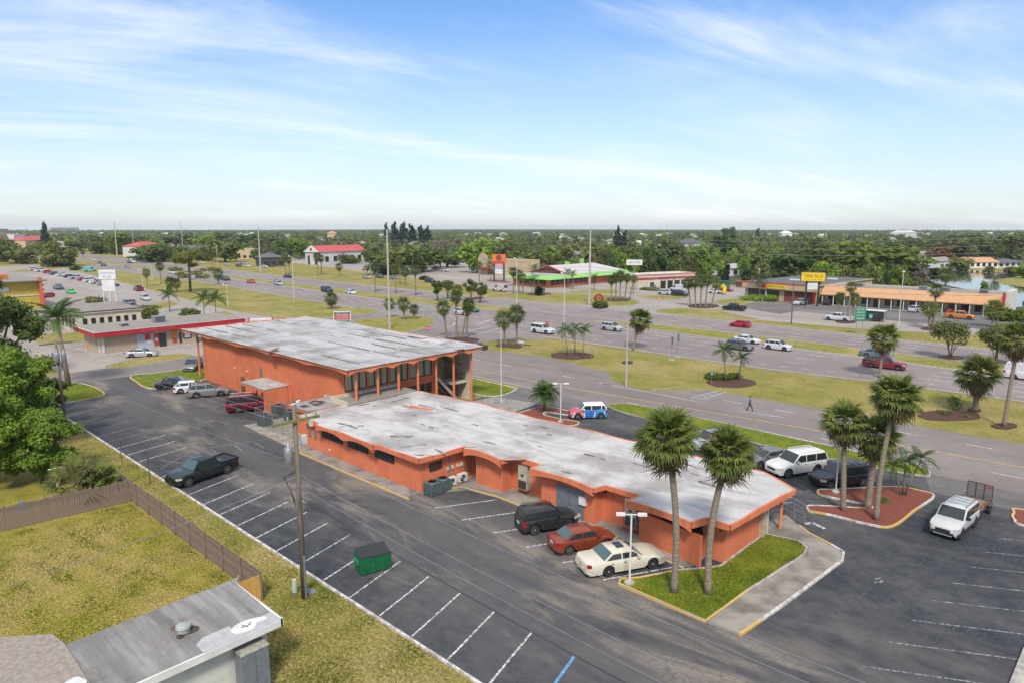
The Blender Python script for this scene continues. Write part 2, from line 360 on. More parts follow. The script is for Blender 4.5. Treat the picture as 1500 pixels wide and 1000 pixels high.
M['wire'] = m_plain('pale cable', C(.22,.22,.23), C(.17,.17,.18), 1, .6)
M['wire_dark'] = m_plain('dark cable', C(.03,.03,.035), C(.04,.04,.045), 1, .6)
M['glass'] = NT('dark window glass').done(C(.018,.022,.026), .06, spec=.7)
M['glass_car'] = NT('car glass').done(C(.022,.03,.032), .05, spec=.7)
M['glass_teal'] = NT('tinted car glass').done(C(.06,.10,.10), .05, spec=.7)
M['glass_blind'] = m_plain('window over curtain', C(.46,.40,.27), C(.31,.27,.175), 1.2, .3, stretch=(1,6,.2), spec=.35)
M['frame_dark'] = m_plain('dark frame', C(.045,.04,.035), C(.03,.028,.025), 3, .5)
M['red_fascia'] = m_plain('red fascia', C(.42,.012,.03), C(.33,.01,.022), 2, .5)
M['red_sign'] = m_plain('red print', C(.5,.03,.03), C(.4,.02,.02), 2, .5)
M['yellow_wall'] = m_plain('yellow wall', C(.46,.35,.06), C(.38,.28,.05), 1, .8)
M['yellow_sign'] = m_plain('yellow sign', C(.72,.48,.01), C(.65,.42,.01), 1, .4)
M['green_sign'] = m_plain('green sign', C(.01,.22,.11), C(.01,.18,.09), 1, .4)
M['beige_wall'] = m_plain('beige siding', C(.42,.33,.23), C(.36,.28,.19), 1.2, .8)
M['tan_wall'] = m_plain('tan wall', C(.5,.38,.22), C(.42,.31,.18), 1, .8)
M['salmon_roof'] = m_plain('salmon metal roof', C(.46,.08,.075), C(.40,.065,.06), .6, .6)
M['peach_roof'] = m_plain('peach shingle', C(.52,.29,.145), C(.44,.235,.115), 1.5, .85, detail=7)
M['brick_red'] = m_plain('red brick wall', C(.2,.055,.035), C(.14,.04,.03), 4, .85)
M['lime_trim'] = m_plain('lime fascia', C(.24,.5,.13), C(.2,.42,.1), 1, .6)
M['shingle_tan'] = m_plain('tan shingle', C(.31,.265,.225), C(.22,.185,.155), 5, .95, bump=.6, detail=7)
M['gravel_roof'] = m_plain('gravel roof', C(.28,.25,.215), C(.2,.175,.15), 2.5, .95, detail=7)
M['gravel_grey'] = m_plain('dark flat roof', C(.12,.12,.125), C(.085,.085,.09), 1.2, .9, detail=7)
t = NT('grey membrane roof'); _s = t.noise(.9, 7, .66, t.coords((.3,1.9,1))); _d = t.noise(.35, 6, .7); _f = t.noise(7, 5, .7)
_c = t.mix(t.rng(_s, .38, .66), C(.175,.163,.153), C(.27,.255,.24)); _c = t.mix(t.math('MULTIPLY', t.rng(_d, .5, .72), .7), _c, C(.085,.08,.075)); _c = t.mix(t.math('MULTIPLY', t.rng(_f, .5, .8), .35), _c, C(.3,.29,.27))
M['membrane'] = t.done(_c, .9, spec=.2)
M['dumpster'] = m_plain('green dumpster', C(.008,.14,.05), C(.006,.10,.036), 2, .5)
M['plastic_black'] = m_plain('black plastic', C(.02,.02,.022), C(.03,.03,.033), 3, .55)
M['trunk'] = m_plain('palm trunk', C(.27,.215,.155), C(.15,.115,.08), 3.5, .95, bump=.7, stretch=(1,1,5), detail=6)
M['bark'] = m_plain('bark', C(.16,.12,.085), C(.08,.06,.045), 4, .95, bump=.7, stretch=(3,3,.6))
M['water'] = None
t = NT('water'); t.bump(t.noise(.8, 4), .12, .05); M['water'] = t.done(C(.05,.06,.055), .04, spec=1.0)
# ---------------------------------------------------------------- the ground, roads and pavements
def structure(name, mb, mat, smooth=False): return tag(mb.build(name, mat, None, smooth), kind='structure')
def interp(poly, p):
    for (a, b), (c, d) in zip(poly, poly[1:]):
        if a <= p <= c: return b+(d-b)*(p-a)/(c-a)
    return poly[0][1] if p < poly[0][0] else poly[-1][1]
def between(A, B, z, step=6.0, p0=None, p1=None, mb=None):
    mb = mb or MB(); p0 = A[0][0] if p0 is None else p0; p1 = A[-1][0] if p1 is None else p1
    n = max(1, int((p1-p0)/step)); xs = [p0+(p1-p0)*i/n for i in range(n+1)]
    for a, b in zip(xs, xs[1:]):
        mb.add([(a,interp(A,a),z),(b,interp(A,b),z),(b,interp(B,b),z),(a,interp(B,a),z)], [(0,1,2,3)])
    return mb
def smooth_loop(pts, n=4):           # Catmull-Rom through a closed outline
    out = []; k = len(pts)
    for i in range(k):
        p0, p1, p2, p3 = [Vector((*pts[(i+j-1)%k][:2], 0)) for j in range(4)]
        for s in range(n):
            t = s/n; q = .5*((2*p1)+(p2-p0)*t+(2*p0-5*p1+4*p2-p3)*t*t+(3*p1-p0-3*p2+p3)*t**3); out.append((q.x, q.y))
    return out
def kerb_mb(path, w=.16, h=.13, closed=False, mb=None, mats=None, z0=0):
    mb = mb or MB(); n = len(path); pts = [Vector((q[0], q[1], 0)) for q in path]; L_, R_ = [], []
    for i, p in enumerate(pts):
        a = pts[(i-1)%n] if (closed or i) else p; b = pts[(i+1)%n] if (closed or i < n-1) else p
        d = (b-a).normalized(); nn = Vector((-d.y, d.x, 0)); L_.append(p+nn*w/2); R_.append(p-nn*w/2)
    for i in range(n if closed else n-1):
        j = (i+1)%n; v = [R_[i], R_[j], L_[j], L_[i]]
        mb.add([(q.x,q.y,z0) for q in v]+[(q.x,q.y,z0+h) for q in v], [(4,5,6,7),(0,1,5,4),(2,3,7,6),(1,2,6,5),(3,0,4,7)], mats(i/n) if mats else 0)
    return mb
def line_mb(a, b, w=.1, z=.012, mb=None, m=0):
    mb = mb or MB(); a = Vector((a[0],a[1],0)); b = Vector((b[0],b[1],0)); d = (b-a).normalized(); n = Vector((-d.y,d.x,0))*w/2
    return mb.add([(q.x,q.y,z) for q in (a-n,b-n,b+n,a+n)], [(0,1,2,3)], m)
g = MB(); E_ = 5000; ns = 24
g.add([(-E_+2*E_*i/ns, -E_+2*E_*j/ns, 0) for j in range(ns+1) for i in range(ns+1)], [(j*(ns+1)+i, j*(ns+1)+i+1, (j+1)*(ns+1)+i+1, (j+1)*(ns+1)+i) for j in range(ns) for i in range(ns)])
structure('ground', g, M['grass_dry'])
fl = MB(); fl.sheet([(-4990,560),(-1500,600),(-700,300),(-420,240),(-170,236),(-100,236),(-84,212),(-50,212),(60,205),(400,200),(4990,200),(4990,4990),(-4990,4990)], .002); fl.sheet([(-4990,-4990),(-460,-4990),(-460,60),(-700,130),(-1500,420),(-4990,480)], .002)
structure('woodland_floor', fl, m_grass('dark undergrowth', C(.045,.055,.022), C(.075,.08,.035), C(.11,.10,.06), .5, .4))  # dark green brown floor of the far woods
m = MB(); m.sheet([(-93.0,19.7),(9,19.7),(9,63.9),(-9,63.9),(-11.2,64.6),(-45,64.6),(-58.5,64.6),(-58.5,46),(-92.9,46),(-92.9,34),(-103.9,33),(-103.9,25.5),(-93.4,25.5)], .004)
m.sheet([(9,-25),(9,19.7),(-18.6,19.7),(-6,-25)], .004)
structure('parking_lot', m, M['lot'])
structure('driveway_entrance', MB().sheet([(-58.4,57.5),(-52,58.5),(-45.5,61.5),(-44,64.7),(-58.4,64.7)], .008), M['apron'])
structure('exit_drive', MB().sheet([(-10.8,60.2),(9,60.2),(9,64.7),(-12.2,64.7)], .008), M['apron'])
structure('yard_lawn', MB().sheet([(-110,-60),(-20,-60),(-30,16.35),(-56,16.35),(-110,16.35)], .006), M['grass_yard'])
# frontage road with its turn lane, cross street and paved ground on the far left
FN = [(-450,40),(-112,62),(-104,64.6),(60,64.6)]; FF = [(-450,104),(-354,95),(-256,85.5),(-168,76),(-130,77.5),(-92,78.2),(-70,83),(-56,80.2),(-51.5,75.4),(-45,73.9),(-40,79.9),(60,80.2)]
structure('frontage_road', between([(-112,64.6),(60,64.6)], FF, .012, 2.0), M['road'])
structure('cross_street', MB().sheet([(-111.5,-40),(-104,-40),(-103.8,24),(-103.2,33),(-102.5,60),(-101,64.7),(-112,64.7)], .010), M['road'])
structure('junction', MB().sheet([(-134,77),(-92,77),(-88.4,83),(-86.5,90.5),(-80,98.6),(-160,104),(-158,96)], .013), M['road'])
structure('side_parking', between([(-450,30),(-111.4,26)], FF, .008, 12, -450, -111.4), M['paving'])
# highway
HN = [(-1500,192),(-1000,166),(-600,126),(-432,113),(-341,110.5),(-241,108),(-200,104.5),(-162,101.5),(-104,98.4),(-79,98),(-40,97.2),(-24,99.6),(40,100.6)]
MN = [(-1500,210),(-1000,184),(-600,143),(-440,129.5),(-276,125.5),(-239,123.5),(-200,120),(-150,117.5),(-135,116.6),(-50,118.3),(-29,117.6),(-11,115.2),(40,113)]
MF = [(-1500,218),(-1000,191),(-600,149),(-440,136),(-290,132.5),(-248,130),(-200,128.5),(-148,127.6),(-80,127.2),(-54,127),(-30,124.9),(-12,122.3),(40,119)]
HF = [(-1500,238),(-1000,213),(-603,165),(-513,158),(-360,151.5),(-276,146.5),(-235,144.5),(-164,142.5),(-107,142.8),(-60,142.5),(-34,140),(40,137)]
structure('highway', between(HN, HF, .015, 8), M['highway'])
def median_tip(a, b, z):           # grass median, rounded where it ends at a turn
    top = between(MN, MF, z, 6, a, b); return top
for a, b in ((-1500,-113),(-89,40)):
    n = max(2, int((b-a)/5)); xs = [a+(b-a)*i/n for i in range(n+1)]
    if a == -89: lo = [(x, interp(MN,x)+(4.2*max(0, 1-(x+89)/35))) for x in xs]; hi = [(x, interp(MF,x)-(4.0*max(0,1-(x+89)/14))) for x in xs]
    else: lo = [(x, interp(MN,x)+(5.5*max(0,1-(b-x)/45))) for x in xs]; hi = [(x, interp(MF,x)) for x in xs]
    loop = lo+hi[::-1]; structure('median', MB().prism(loop, .0, .09), M['grass_verge'])
    structure('median_kerb', kerb_mb(loop, .3, .11, True), M['kerb'])
structure('highway_kerb', kerb_mb([(x, interp(HF,x)+.25) for x in range(-700, 45, 6) if not -112 < x < -84], .5, .12), M['kerb'])
mb = MB(); my = MB()
for f, solid in ((.03,1),(.2,2),(.40,0),(.60,0),(.8,0),(.975,1)):
    for A, B in ((HN, MN),):
        x = -420.0
        while x < 30:
            L_ = 12 if solid == 1 else (3 if solid == 0 else .9); st = 12 if solid == 1 else (9.5 if solid == 0 else 3.2)
            if not (solid == 1 and -128 < x < -86):
                q0, q1 = [interp(A,u)+(interp(B,u)-interp(A,u))*f for u in (x, x+L_)]; line_mb((x,q0), (x+L_,q1), (.24 if x < -60 else .18), .021, mb)
            x += st
for f, solid in ((.035,1),(.27,0),(.5,0),(.73,0),(.92,1)):
    x = -420.0
    while x < 30:
        L_ = 12 if solid else 3; st = 12 if solid else 9.5
        q0, q1 = [interp(MF,u)+(interp(HF,u)-interp(MF,u))*f for u in (x, x+L_)]; line_mb((x,q0), (x+L_,q1), .22, .021, mb); x += st
# chevrons, turn arcs and stop bars at the junction
for a, b in (((700,490),(760,473)),((640,494),(720,478)),((705,464),(755,463)),((720,468),(700,476)),((640,490),(690,487)),((690,487),(790,487)),((735,469),(755,470)),((700,472),(718,469))): line_mb(P(*a), P(*b), .22, .022, mb)
for a, b in (((330,443),(348,455)),): pass
arc = [P(*q) for q in ((652,480),(664,477),(668,472),(667,466),(657,462))]
for a, b in zip(arc, arc[1:]): line_mb(a, b, .25, .022, mb)
# frontage road lines
line_mb((-100,65.1), (-55.5,65.1), .12, .018, mb); line_mb((-44,67.35), (-12,66.7), .12, .018, mb)
line_mb((-52,73.6), (-38,73.5), .12, .018, mb)
for q in (68.3,): 
    for a, b in ((-101,-58),(-55,-30),(-29.5,-6),(-4,30)): line_mb((a,interp([(-101,67.7),(-50,68.5),(-37,69.3),(-23,71.8),(30,72.4)],a)), (b,interp([(-101,67.7),(-50,68.5),(-37,69.3),(-23,71.8),(30,72.4)],b)), .22, .018, my)
for x in np.arange(-36, 25, 6.2): line_mb((x,76.2), (x+2.2,76.2), .13, .018, mb)
for x in np.arange(-90, -52, 6.2): line_mb((x,73.6), (x+2.2,73.6), .13, .018, mb)
for x in np.arange(-22, 25, 7): line_mb((x,68.6), (x+2.6,68.6), .13, .018, mb)
structure('road_markings', mb, M['line_road']); structure('centre_line', my, M['line_yellow'])
mb = MB()          # accessible bay at the roadside
for a, b in (((955,571),(1012,564)),((1012,582),(1055,571)),((1030,584),(1063,574)),((1012,582),(1030,584)),((1022,579),(1040,581)),((1032,576.5),(1050,578.5)),((1042,574),(1060,576)),((1148,611),(1078,601))): line_mb(P(*a), P(*b), .14, .019, mb)
structure('bay_markings', mb, M['line_white'])
# stall lines
wl = MB(); ol = MB()
for k in range(0, 27):
    p = -20.0-2.757*k
    if p < -91: break
    ang = math.radians(106 if p > -58 else 103); q1 = 24.4 if p > -58 else 24.7
    if -61.5 < p < -60: continue
    line_mb((p,19.85), (p+(q1-19.85)/math.tan(ang), q1), .115, .010, wl if p > -72 else ol)
for a, b in (((283,659),(365,646)),((365,646),(440,637)),((235,686),(283,659)),((258,667),(298,668)),((236,674),(275,679)),((280,660),(300,668)),((309,657),(318,663)),((345,652),(356,661)),((374,648),(386,655)),((80,600),(150,587)),((150,587),(141,583)),((100,600),(120,586))): line_mb(P(*a), P(*b), .11, .010, ol)
for k in range(0, 6): line_mb((-37.1+3.08*k,31.2), (-37.1+3.08*k+2.35,35.6), .12, .010, wl)
for k in range(-1, 9): line_mb((-8.3+.36*k,30.0+2.98*k), (-8.3+.36*k+5.3*(1 if k < 4 else .75),30.0+2.98*k+2.9*(1 if k < 4 else .75)), .10, .010, ol)
for a, b in (((1114,692),(1137,706)),((1160.7,703.6),(1189.3,719)),((1189.3,719),(1160,720)),((874,631),(888,640)),((908,639),(920,648)),((840,620),(858,635)),((785,626),(865,620))): line_mb(P(*a), P(*b), .1, .010, ol)
for a, b in (((1180,767),(1190,765)),((1190,765),(1208,774))): line_mb(P(*a), P(*b), .3, .010, wl)
structure('stall_lines', wl, M['line_white']); structure('faded_stall_lines', ol, M['line_old'])
bl = MB(); line_mb(P(811,1003), P(841,961), .16, .011, bl); structure('blue_stall_line', bl, M['line_blue'])
mk = MB()
for a, b in (((1281,848),(1290,846)),((1288,853),(1294,849)),((1284,851),(1281,853))): line_mb(P(*a), P(*b), .14, .011, mk)
structure('chalk_mark', mk, M['line_old'])
# long kerb of the lot, islands, lawns
km = lambda *seq: (lambda f: seq[min(len(seq)-1, int(f*len(seq)))])
structure('lot_kerb', kerb_mb([(-90.6+i*2.0,19.62) for i in range(50)], .15, .12), [M['kerb_white']])
def island(name, pts, mat, z=.1, kmats=None, raw=False, kw=.16):
    pp = pts if raw else smooth_loop(pts)
    structure(name, MB().prism(pp, -.1, z), mat); structure('island_kerb', kerb_mb(pp, kw, z+.03, True, None, kmats), [M['kerb_white'], M['kerb_yellow'], M['kerb']])
def z8(x, y): return P(1100+x/3.333, 700+y/3.333)
isl = [z8(*a) for a in ((275,142),(285,165),(330,172),(420,190),(570,228),(690,238),(800,160),(893,92),(830,66),(700,46),(420,58),(335,60),(328,78),(350,88),(440,108),(560,132),(592,150),(540,150),(420,143),(310,138))]
ylw = lambda f: 1 if (f < .12 or .22 < f < .31 or .36 < f < .46 or .55 < f < .65 or .78 < f < .87) else 0
island('mulch_bed', isl, M['mulch'], .1, ylw)
island('mulch_bed', [P(*q) for q in ((738,611),(758,606),(786,598),(806,597),(838,604),(832,608),(802,604),(797,608),(820,614),(845,618),(846,622),(830,624),(770,622))], M['mulch'], .1, lambda f: 1 if .55 < f < .8 else 0)
island('mulch_bed', [(-5.1,58.0),(-5.3,59.4),(-4.6,60.6),(4,60.4),(4,57.2),(-4,57.2)], M['mulch'], .1, lambda f: 1 if f < .4 else 0)
structure('concrete_ramp', MB().prism([(-2.7,33),(-2.5,40.2),(-1.5,40.6),(6,40),(6,30),(-2.7,30)], -.1, .14), M['kerb'])
lawn = [(-15.15,31.25),(-14.85,35.7),(-14.1,42.4),(-14.35,43.5),(-15.1,44.1),(-17.2,43.6),(-17.3,37.4),(-18.0,36.3),(-18.9,35.2),(-20.2,32.7),(-20.9,31.9),(-20.7,31.35)]
island('front_lawn', lawn, M['grass_lush'], .11, lambda f: 1 if (.62 < f < .7 or .74 < f < .93 or f < .05) else 2, True)
structure('sidewalk', MB().prism([(-15.05,31.25),(-13.3,31.35),(-12.8,36),(-12.15,43.3),(-12.5,44.4),(-13.4,44.9),(-15,45.6),(-17.2,47.6),(-18.6,47.6),(-18.6,43.5),(-15.2,44.2),(-14.25,43.55),(-14.0,42.4),(-14.75,35.7)], -.1, .115), M['walk'])
structure('sidewalk_kerb', kerb_mb([(-13.3,31.3),(-13.05,33.4),(-12.75,36),(-12.08,43.3),(-12.4,44.5),(-13.35,45.05),(-15,45.75),(-16,46.6)], .16, .13, False, None, lambda f: 1 if (f < .12 or f > .5) else 0), [M['kerb_white'], M['kerb_yellow']])
mb = MB()
for i in range(12):                # slab joints: each slab a little proud of the next
    x0 = -57.0+i*1.42; mb.box(x0+.02, x0+1.40, 31.0, 32.36, -.1, .095+.012*(i % 3))
structure('wall_sidewalk', mb, M['walk']); structure('wall_sidewalk_kerb', kerb_mb([(-57.1,30.93),(-48,30.93),(-39.7,30.95)], .14, .1), [M['kerb_yellow']])
structure('back_apron', MB().prism([(-39.9,32.3),(-37.6,35.6),(-35.2,36.0),(-31.5,35.9),(-22.9,36.1),(-18.6,35.9),(-18.6,38),(-39.9,38)], -.1, .07), M['walk'])
structure('back_apron_kerb', kerb_mb([(-39.7,32.6),(-38.6,35.4),(-35.2,35.95),(-31.5,35.85),(-22.9,36.05),(-18.9,35.7)], .14, .09, False, None, lambda f: 1), [M['kerb'], M['kerb_yellow']])
structure('unit_pad', MB().prism([(-68.2,31.6),(-60.2,31.2),(-57.1,31.2),(-57.1,37.9),(-67.6,37.9)], -.1, .06), M['concrete'])
island('street_lawn', [(-103.2,32.2),(-102.4,36.6),(-101.5,56),(-99,58.5),(-94,58),(-93.6,40),(-91.9,36.5),(-92.0,31.9),(-94.5,30.9),(-98,31.2)], M['grass_lush'], .1, lambda f: 1 if f > .75 else 0)
island('corner_lawn', [(-104.0,14),(-103.7,23.6),(-103.4,25.6),(-99,26.3),(-94.2,26.1),(-92.9,24.6),(-92.4,21.0),(-92.5,18.6),(-94,13)], M['grass_lush'], .1, lambda f: 1 if .3 < f < .6 else 0)
island('building_lawn', [(-92.5,58),(-92.5,63.4),(-75,63.6),(-60.2,63.6),(-57.8,62.2),(-57.6,58.6),(-62,57.6),(-75,57.5)], M['grass_lush'], .08, lambda f: 0)
structure('entrance_walk', MB().prism([(-58.3,53.2),(-50.6,54.0),(-51.5,59.6),(-57.4,58.4)], -.1, .05), M['concrete'])
island('road_verge', [(-44.6,64.2),(-44.3,65.8),(-42.7,66.9),(-36,66.9),(-26,66.6),(-18,66.3),(-13,65.8),(-11.8,64.6),(-13,63.2),(-24,62.5),(-34,62.6),(-41,63.0)], M['grass_lush'], .08, lambda f: 2, False, .10)
island('junction_lawn', [(-128.9,86.2),(-127.6,93),(-127.4,99.4),(-123,101.3),(-116.5,99.4),(-111,93.5),(-106.7,86.5),(-107.2,82),(-111,80.3),(-118,82.0)], M['grass_verge'], .1, lambda f: 2)
island('junction_lawn', [(-154,77.6),(-156.2,87),(-157,97.2),(-148,101),(-140,102),(-137.0,96),(-136.2,89),(-140,82)], M['grass_verge'], .1, lambda f: 2)
# ground beyond the highway: service road and business lots, with grass islands
SN = [(-420,214),(-350,202),(-250,184),(-170,166),(-148,158),(-112,145),(-108,143.2),(-84,143.2),(-80,145.5),(-66,149.2),(-42,150.4),(-26,156),(-16,162),(40,168)]
SF = [(-420,330),(-350,300),(-250,250),(-170,232),(-100,232),(-84,205),(-60,205),(-20,200),(40,196)]
structure('service_pavement', between(SN, SF, .010, 4), M['paving'])
for pts in ([(-147.5,156.5),(-138.7,164.6),(-118,172),(-104,163.5),(-100.4,156),(-101.5,150.5),(-108.6,146.6),(-122,145.4),(-138,146)],
            [(-137.5,175.3),(-131.5,188),(-126,186),(-121.8,177.4),(-129,170.5)], [(-114,178.5),(-106,183),(-99.6,183.4),(-98.8,176),(-101,172),(-108,173.5)],
            [(-88.9,178),(-86.5,192.5),(-82,191.5),(-79.6,182),(-80.2,173)], [(-89.6,150.5),(-88,155.6),(-79.2,160.6),(-72,154.6),(-64,150.2),(-66,146.8),(-80,145.3),(-87.3,145.6)]):
    island('grass_island', pts, M['grass_verge'], .1, lambda f: 2)
structure('strip_parking', MB().sheet([(-66,172),(-24,166.5),(8,172),(8,191),(-66,191)], .014), M['apron'])
structure('garage_drive', MB().sheet([(-64,163),(-86,174),(-82,200),(-62,190)], .019), M['apron'])
for cx, cy, rx, ry in ((838,521,34,5.5),(740,506,14,3),(755,507,10,3),(673,499,30,5),(1070,560,39,7.5),(1390,609,47,8),(1427,601,10,2.5),(1471,624,18,4.5),(919,531,9,2),(1120,453,0,0),(1030,449,24,3),(905,440,20,2.5),(1392,524,20,3),(1459,530,18,3),(1240,472,16,2.5),(1363,482,14,2.5),(700,437,9,1.5),(790,431,20,2)):
    if not rx: continue
    c = P(cx, cy); rr = [P(cx+rx*math.cos(a)*random.uniform(.85,1.1), cy+ry*math.sin(a)*random.uniform(.85,1.1)) for a in np.linspace(0, 2*math.pi, 15)[:-1]]
    structure('mulch_ring', MB().prism(smooth_loop(rr, 2), -.05, .05+.06*(rx < 30)+.0004*(cx % 97)), M['mulch_dark'])
structure('canal', MB().sheet([P(*q) for q in ((1330,396),(1360,393),(1420,396),(1452,399),(1520,407),(1560,440),(1480,452),(1420,425),(1370,415))], .03), M['water'])
# ---------------------------------------------------------------- the two storey orange building
def arch_fascia(a, b, bays, zt, zb, amp, th, mb=None, m=0, seg=10, top_wave=0.0):
    """fascia board from a to b whose lower edge rises in an arch over every bay"""
    mb = mb or MB(); a = Vector((a[0],a[1],0)); b = Vector((b[0],b[1],0)); d = (b-a); n = Vector((-d.y,d.x,0)).normalized()*th; k = bays*seg; vs = []
    for i in range(k+1):
        t = i/k; s = math.sin(math.pi*((i % seg)/seg)); p = a+d*t; z0 = zb+amp*s; z1 = zt+top_wave*(s-.5)
        for q, z in ((p,z0),(p,z1),(p+n,z1),(p+n,z0)): vs.append((q.x,q.y,z))
    fs = []
    for i in range(k):
        o = i*4
        for j in range(4): fs.append((o+j, o+4+j, o+4+(j+1)%4, o+(j+1)%4)[::-1])
    fs += [(0,1,2,3),(k*4,k*4+1,k*4+2,k*4+3)[::-1]]
    return mb.add(vs, fs, m)
def local(ox, oy): return lambda x, y: (x-ox, y-oy)
B = thing('orange_building', (-77.5, 47.5), 'two storey orange stucco building with flat weathered roof on slim columns', 'building')
X0, X1, Y0, Y1 = -97.7, -57.1, 37.4, 56.7; ox, oy = -77.5, 47.5
def bx(mb, x0, x1, y0, y1, z0, z1, m=0): return mb.box(x0-ox, x1-ox, y0-oy, y1-oy, z0, z1, m)
w = MB(); bx(w, -93.4, -60.3, 38.3, 38.6, 0, 6.15); bx(w, -93.4, -93.1, 38.6, 55.6, 0, 6.15); bx(w, -93.1, -60.3, 55.3, 55.6, 0, 6.15)
bx(w, -60.62, -60.3, 38.6, 39.0, 0, 6.15); bx(w, -60.62, -60.32, 39.0, 50.9, 2.75, 3.62); bx(w, -60.62, -60.32, 39.0, 46.0, 0, 2.75); bx(w, -60.62, -60.32, 50.9, 51.3, 0, 6.15); 
w.build('wall', M['stucco'], B)
def roof_grid(name, x0, x1, y0, y1, z, amp, parent, mat, nx=60, ny=24, period=2.7, th=.16):
    mb = MB(); V = []
    for j in range(ny+1):
        for i in range(nx+1):
            x = x0+(x1-x0)*i/nx; y = y0+(y1-y0)*j/ny
            V.append((x-ox, y-oy, z+amp*math.cos(2*math.pi*(y-y0)/period)*.5+.06*math.sin(x*.21+y*.13)+.03*math.sin(x*.9+y*1.7)))
    mb.add(V, [(j*(nx+1)+i, j*(nx+1)+i+1, (j+1)*(nx+1)+i+1, (j+1)*(nx+1)+i) for j in range(ny) for i in range(nx)])
    mb.box(x0-ox, x1-ox, y0-oy, y1-oy, z-th-.12, z-.12)
    return mb.build(name, mat, parent, 40)
rf = roof_grid('roof', X0+.02, X1-.02, Y0+.02, Y1-.02, 6.6, .10, B, M['roof_grey'])
f = MB()
arch_fascia((X1-ox, Y0-oy), (X1-ox, Y1-oy), 7, 6.66, 6.02, .36, .12, f); arch_fascia((X1-ox, Y1-oy), (X0-ox, Y1-oy), 5, 6.62, 6.14, .22, .12, f)
arch_fascia((X0-ox, Y1-oy), (X0-ox, Y0-oy), 7, 6.64, 6.05, .33, .12, f); arch_fascia((X0-ox, Y0-oy), (X1-ox, Y0-oy), 5, 6.60, 6.10, .26, .12, f)
f.build('fascia', M['stucco_dk'], B, 30)
e = MB(); 
for i in range(40):            # white coating lapped over the roof edge, with tar showing where it has peeled
    x = X0+i*1.015; e.box(x-ox+.01, x-ox+1.0, Y0-oy-.135, Y0-oy+.05, 6.60+random.uniform(0,.03), 6.68)
for i in range(19): e.box(X1-ox-.02, X1-ox+.14, Y0-oy+i*1.015+.01, Y0-oy+i*1.015+1.0, 6.67, 6.71+random.uniform(0,.02))
e.build('roof_edging', M['roof_white'], B)
s = MB()
for q in (40.1, 42.9, 45.4, 48.2, 50.7, 53.4):
    x = X0+1.5
    while x < X1-3:
        L_ = random.uniform(2, 9)
        if random.random() < .85: s.box(x-ox, min(x+L_, X1-2)-ox, q-oy-.03, q-oy+random.uniform(.0,.04), 6.6, 6.69)
        x += L_+random.uniform(.1, 2.0)
split_build(s, 'roof_seam', M['tar'], rf)
pm = MB()
for (x, q, a, b) in ((-70,55,3,1.0),(-66,53.5,4,1.4),(-62,55.3,3.5,.9),(-58.6,55.6,1.4,.5)): pm.box(x-ox, x-ox+a, q-oy, q-oy+b, 6.64, 6.73)
split_build(pm, 'roof_patch', M['roof_white'], rf)
t_ = MB(); t_.box(-57.1-ox-1.1, X1-ox+.16, 56.05-oy, 56.86-oy, 6.2, 6.735); t_.box(-57.4-ox, X1-ox+.15, 51.9-oy, 53.1-oy, 6.6, 6.73); split_build(t_, 'torn_edge', M['soot'], B)
hole = MB(); hole.box(-72.9-ox, -72.2-ox, Y0-oy-.17, Y0-oy-.1, 5.95, 6.55); hole.add([(-72.9-ox,37.2-oy,6.62),(-71.6-ox,37.25-oy,6.7),(-72.0-ox,38.3-oy,7.05),(-72.7-ox,38.0-oy,6.9)], [(0,1,2,3),(3,2,1,0)]); hole.build('broken_eave', M['rust'], B)
cm = MB().lathe([(.17,0),(.15,.1),(.13,6.15)], 12).mesh('column', M['stucco_dk'], 40)
for q in (38.75, 41.45, 44.15, 46.8, 49.45, 52.1, 54.9): inst('column', cm, B, (-57.85-ox, q-oy, 0))
for x, q in ((-95.7,38.6),(-95.7,55.6),(-84,55.6+.7),(-71,56.3)): inst('column', cm, B, (x-ox, q-oy, 0))
# front windows: framed panes of glass over drawn curtains
for q0, q1, n in ((39.05,41.75,3),(42.0,44.5,3),(44.85,47.35,3),(47.6,50.85,3)):
    fr = MB(); pn = []
    z0, z1 = 3.62, 6.12; wq = (q1-q0)/n
    fr.box(-60.5-ox, -60.28-ox, q0-oy, q1-oy, z0, z0+.09); fr.box(-60.5-ox, -60.28-ox, q0-oy, q1-oy, z1-.09, z1)
    for i in range(n+1): fr.box(-60.5-ox, -60.285-ox, q0-oy+i*wq-.045, q0-oy+i*wq+.045, z0+.09, z1-.09)
    fo = fr.build('window', M['frame_dark'], B)
    for i in range(n): MB().box(-60.45-ox, -60.40-ox, q0-oy+i*wq+.045, q0-oy+(i+1)*wq-.045, z0+.09, z1-.09).build('pane', M['glass_blind'], fo)
p_ = MB()
for q in (41.88, 44.68, 47.48): bx(p_, -60.62, -60.27, q-.12, q+.12, 3.62, 6.14)
split_build(p_, 'pilaster', M['stucco'], B)
MB().box(-60.9-ox, -60.7-ox, 46.1-oy, 50.8-oy, .1, 2.7).build('ground_window', M['glass'], B)
st = MB()
for i in range(17): st.box(-61.3-ox+.0, -59.9-ox, 51.5-oy+i*.16, 51.5-oy+i*.16+.3, 3.3-i*.19-.06+.0, 3.3-i*.19)
split_build(st, 'stair_tread', M['concrete'], B)
st = MB(); st.bar((-59.95-ox,51.4-oy,3.2), (-59.95-ox,54.4-oy,.15), .1, .34); st.bar((-61.3-ox,51.4-oy,3.2), (-61.3-ox,54.4-oy,.15), .1, .34); st.box(-61.4-ox,-59.0-ox,53.0-oy,55.2-oy,2.2,2.45); st.build('stair_stringer', M['cream'], B)
rl = MB()
for x in (-59.95, -61.3): rl.bar((x-ox,51.5-oy,6.0), (x-ox,55.2-oy,4.2), .07, .07)
for i in range(9): rl.bar((-59.95-ox,51.7-oy+i*.28,3.4-i*.1), (-59.95-ox,51.7-oy+i*.28,4.5-i*.1), .04, .04)
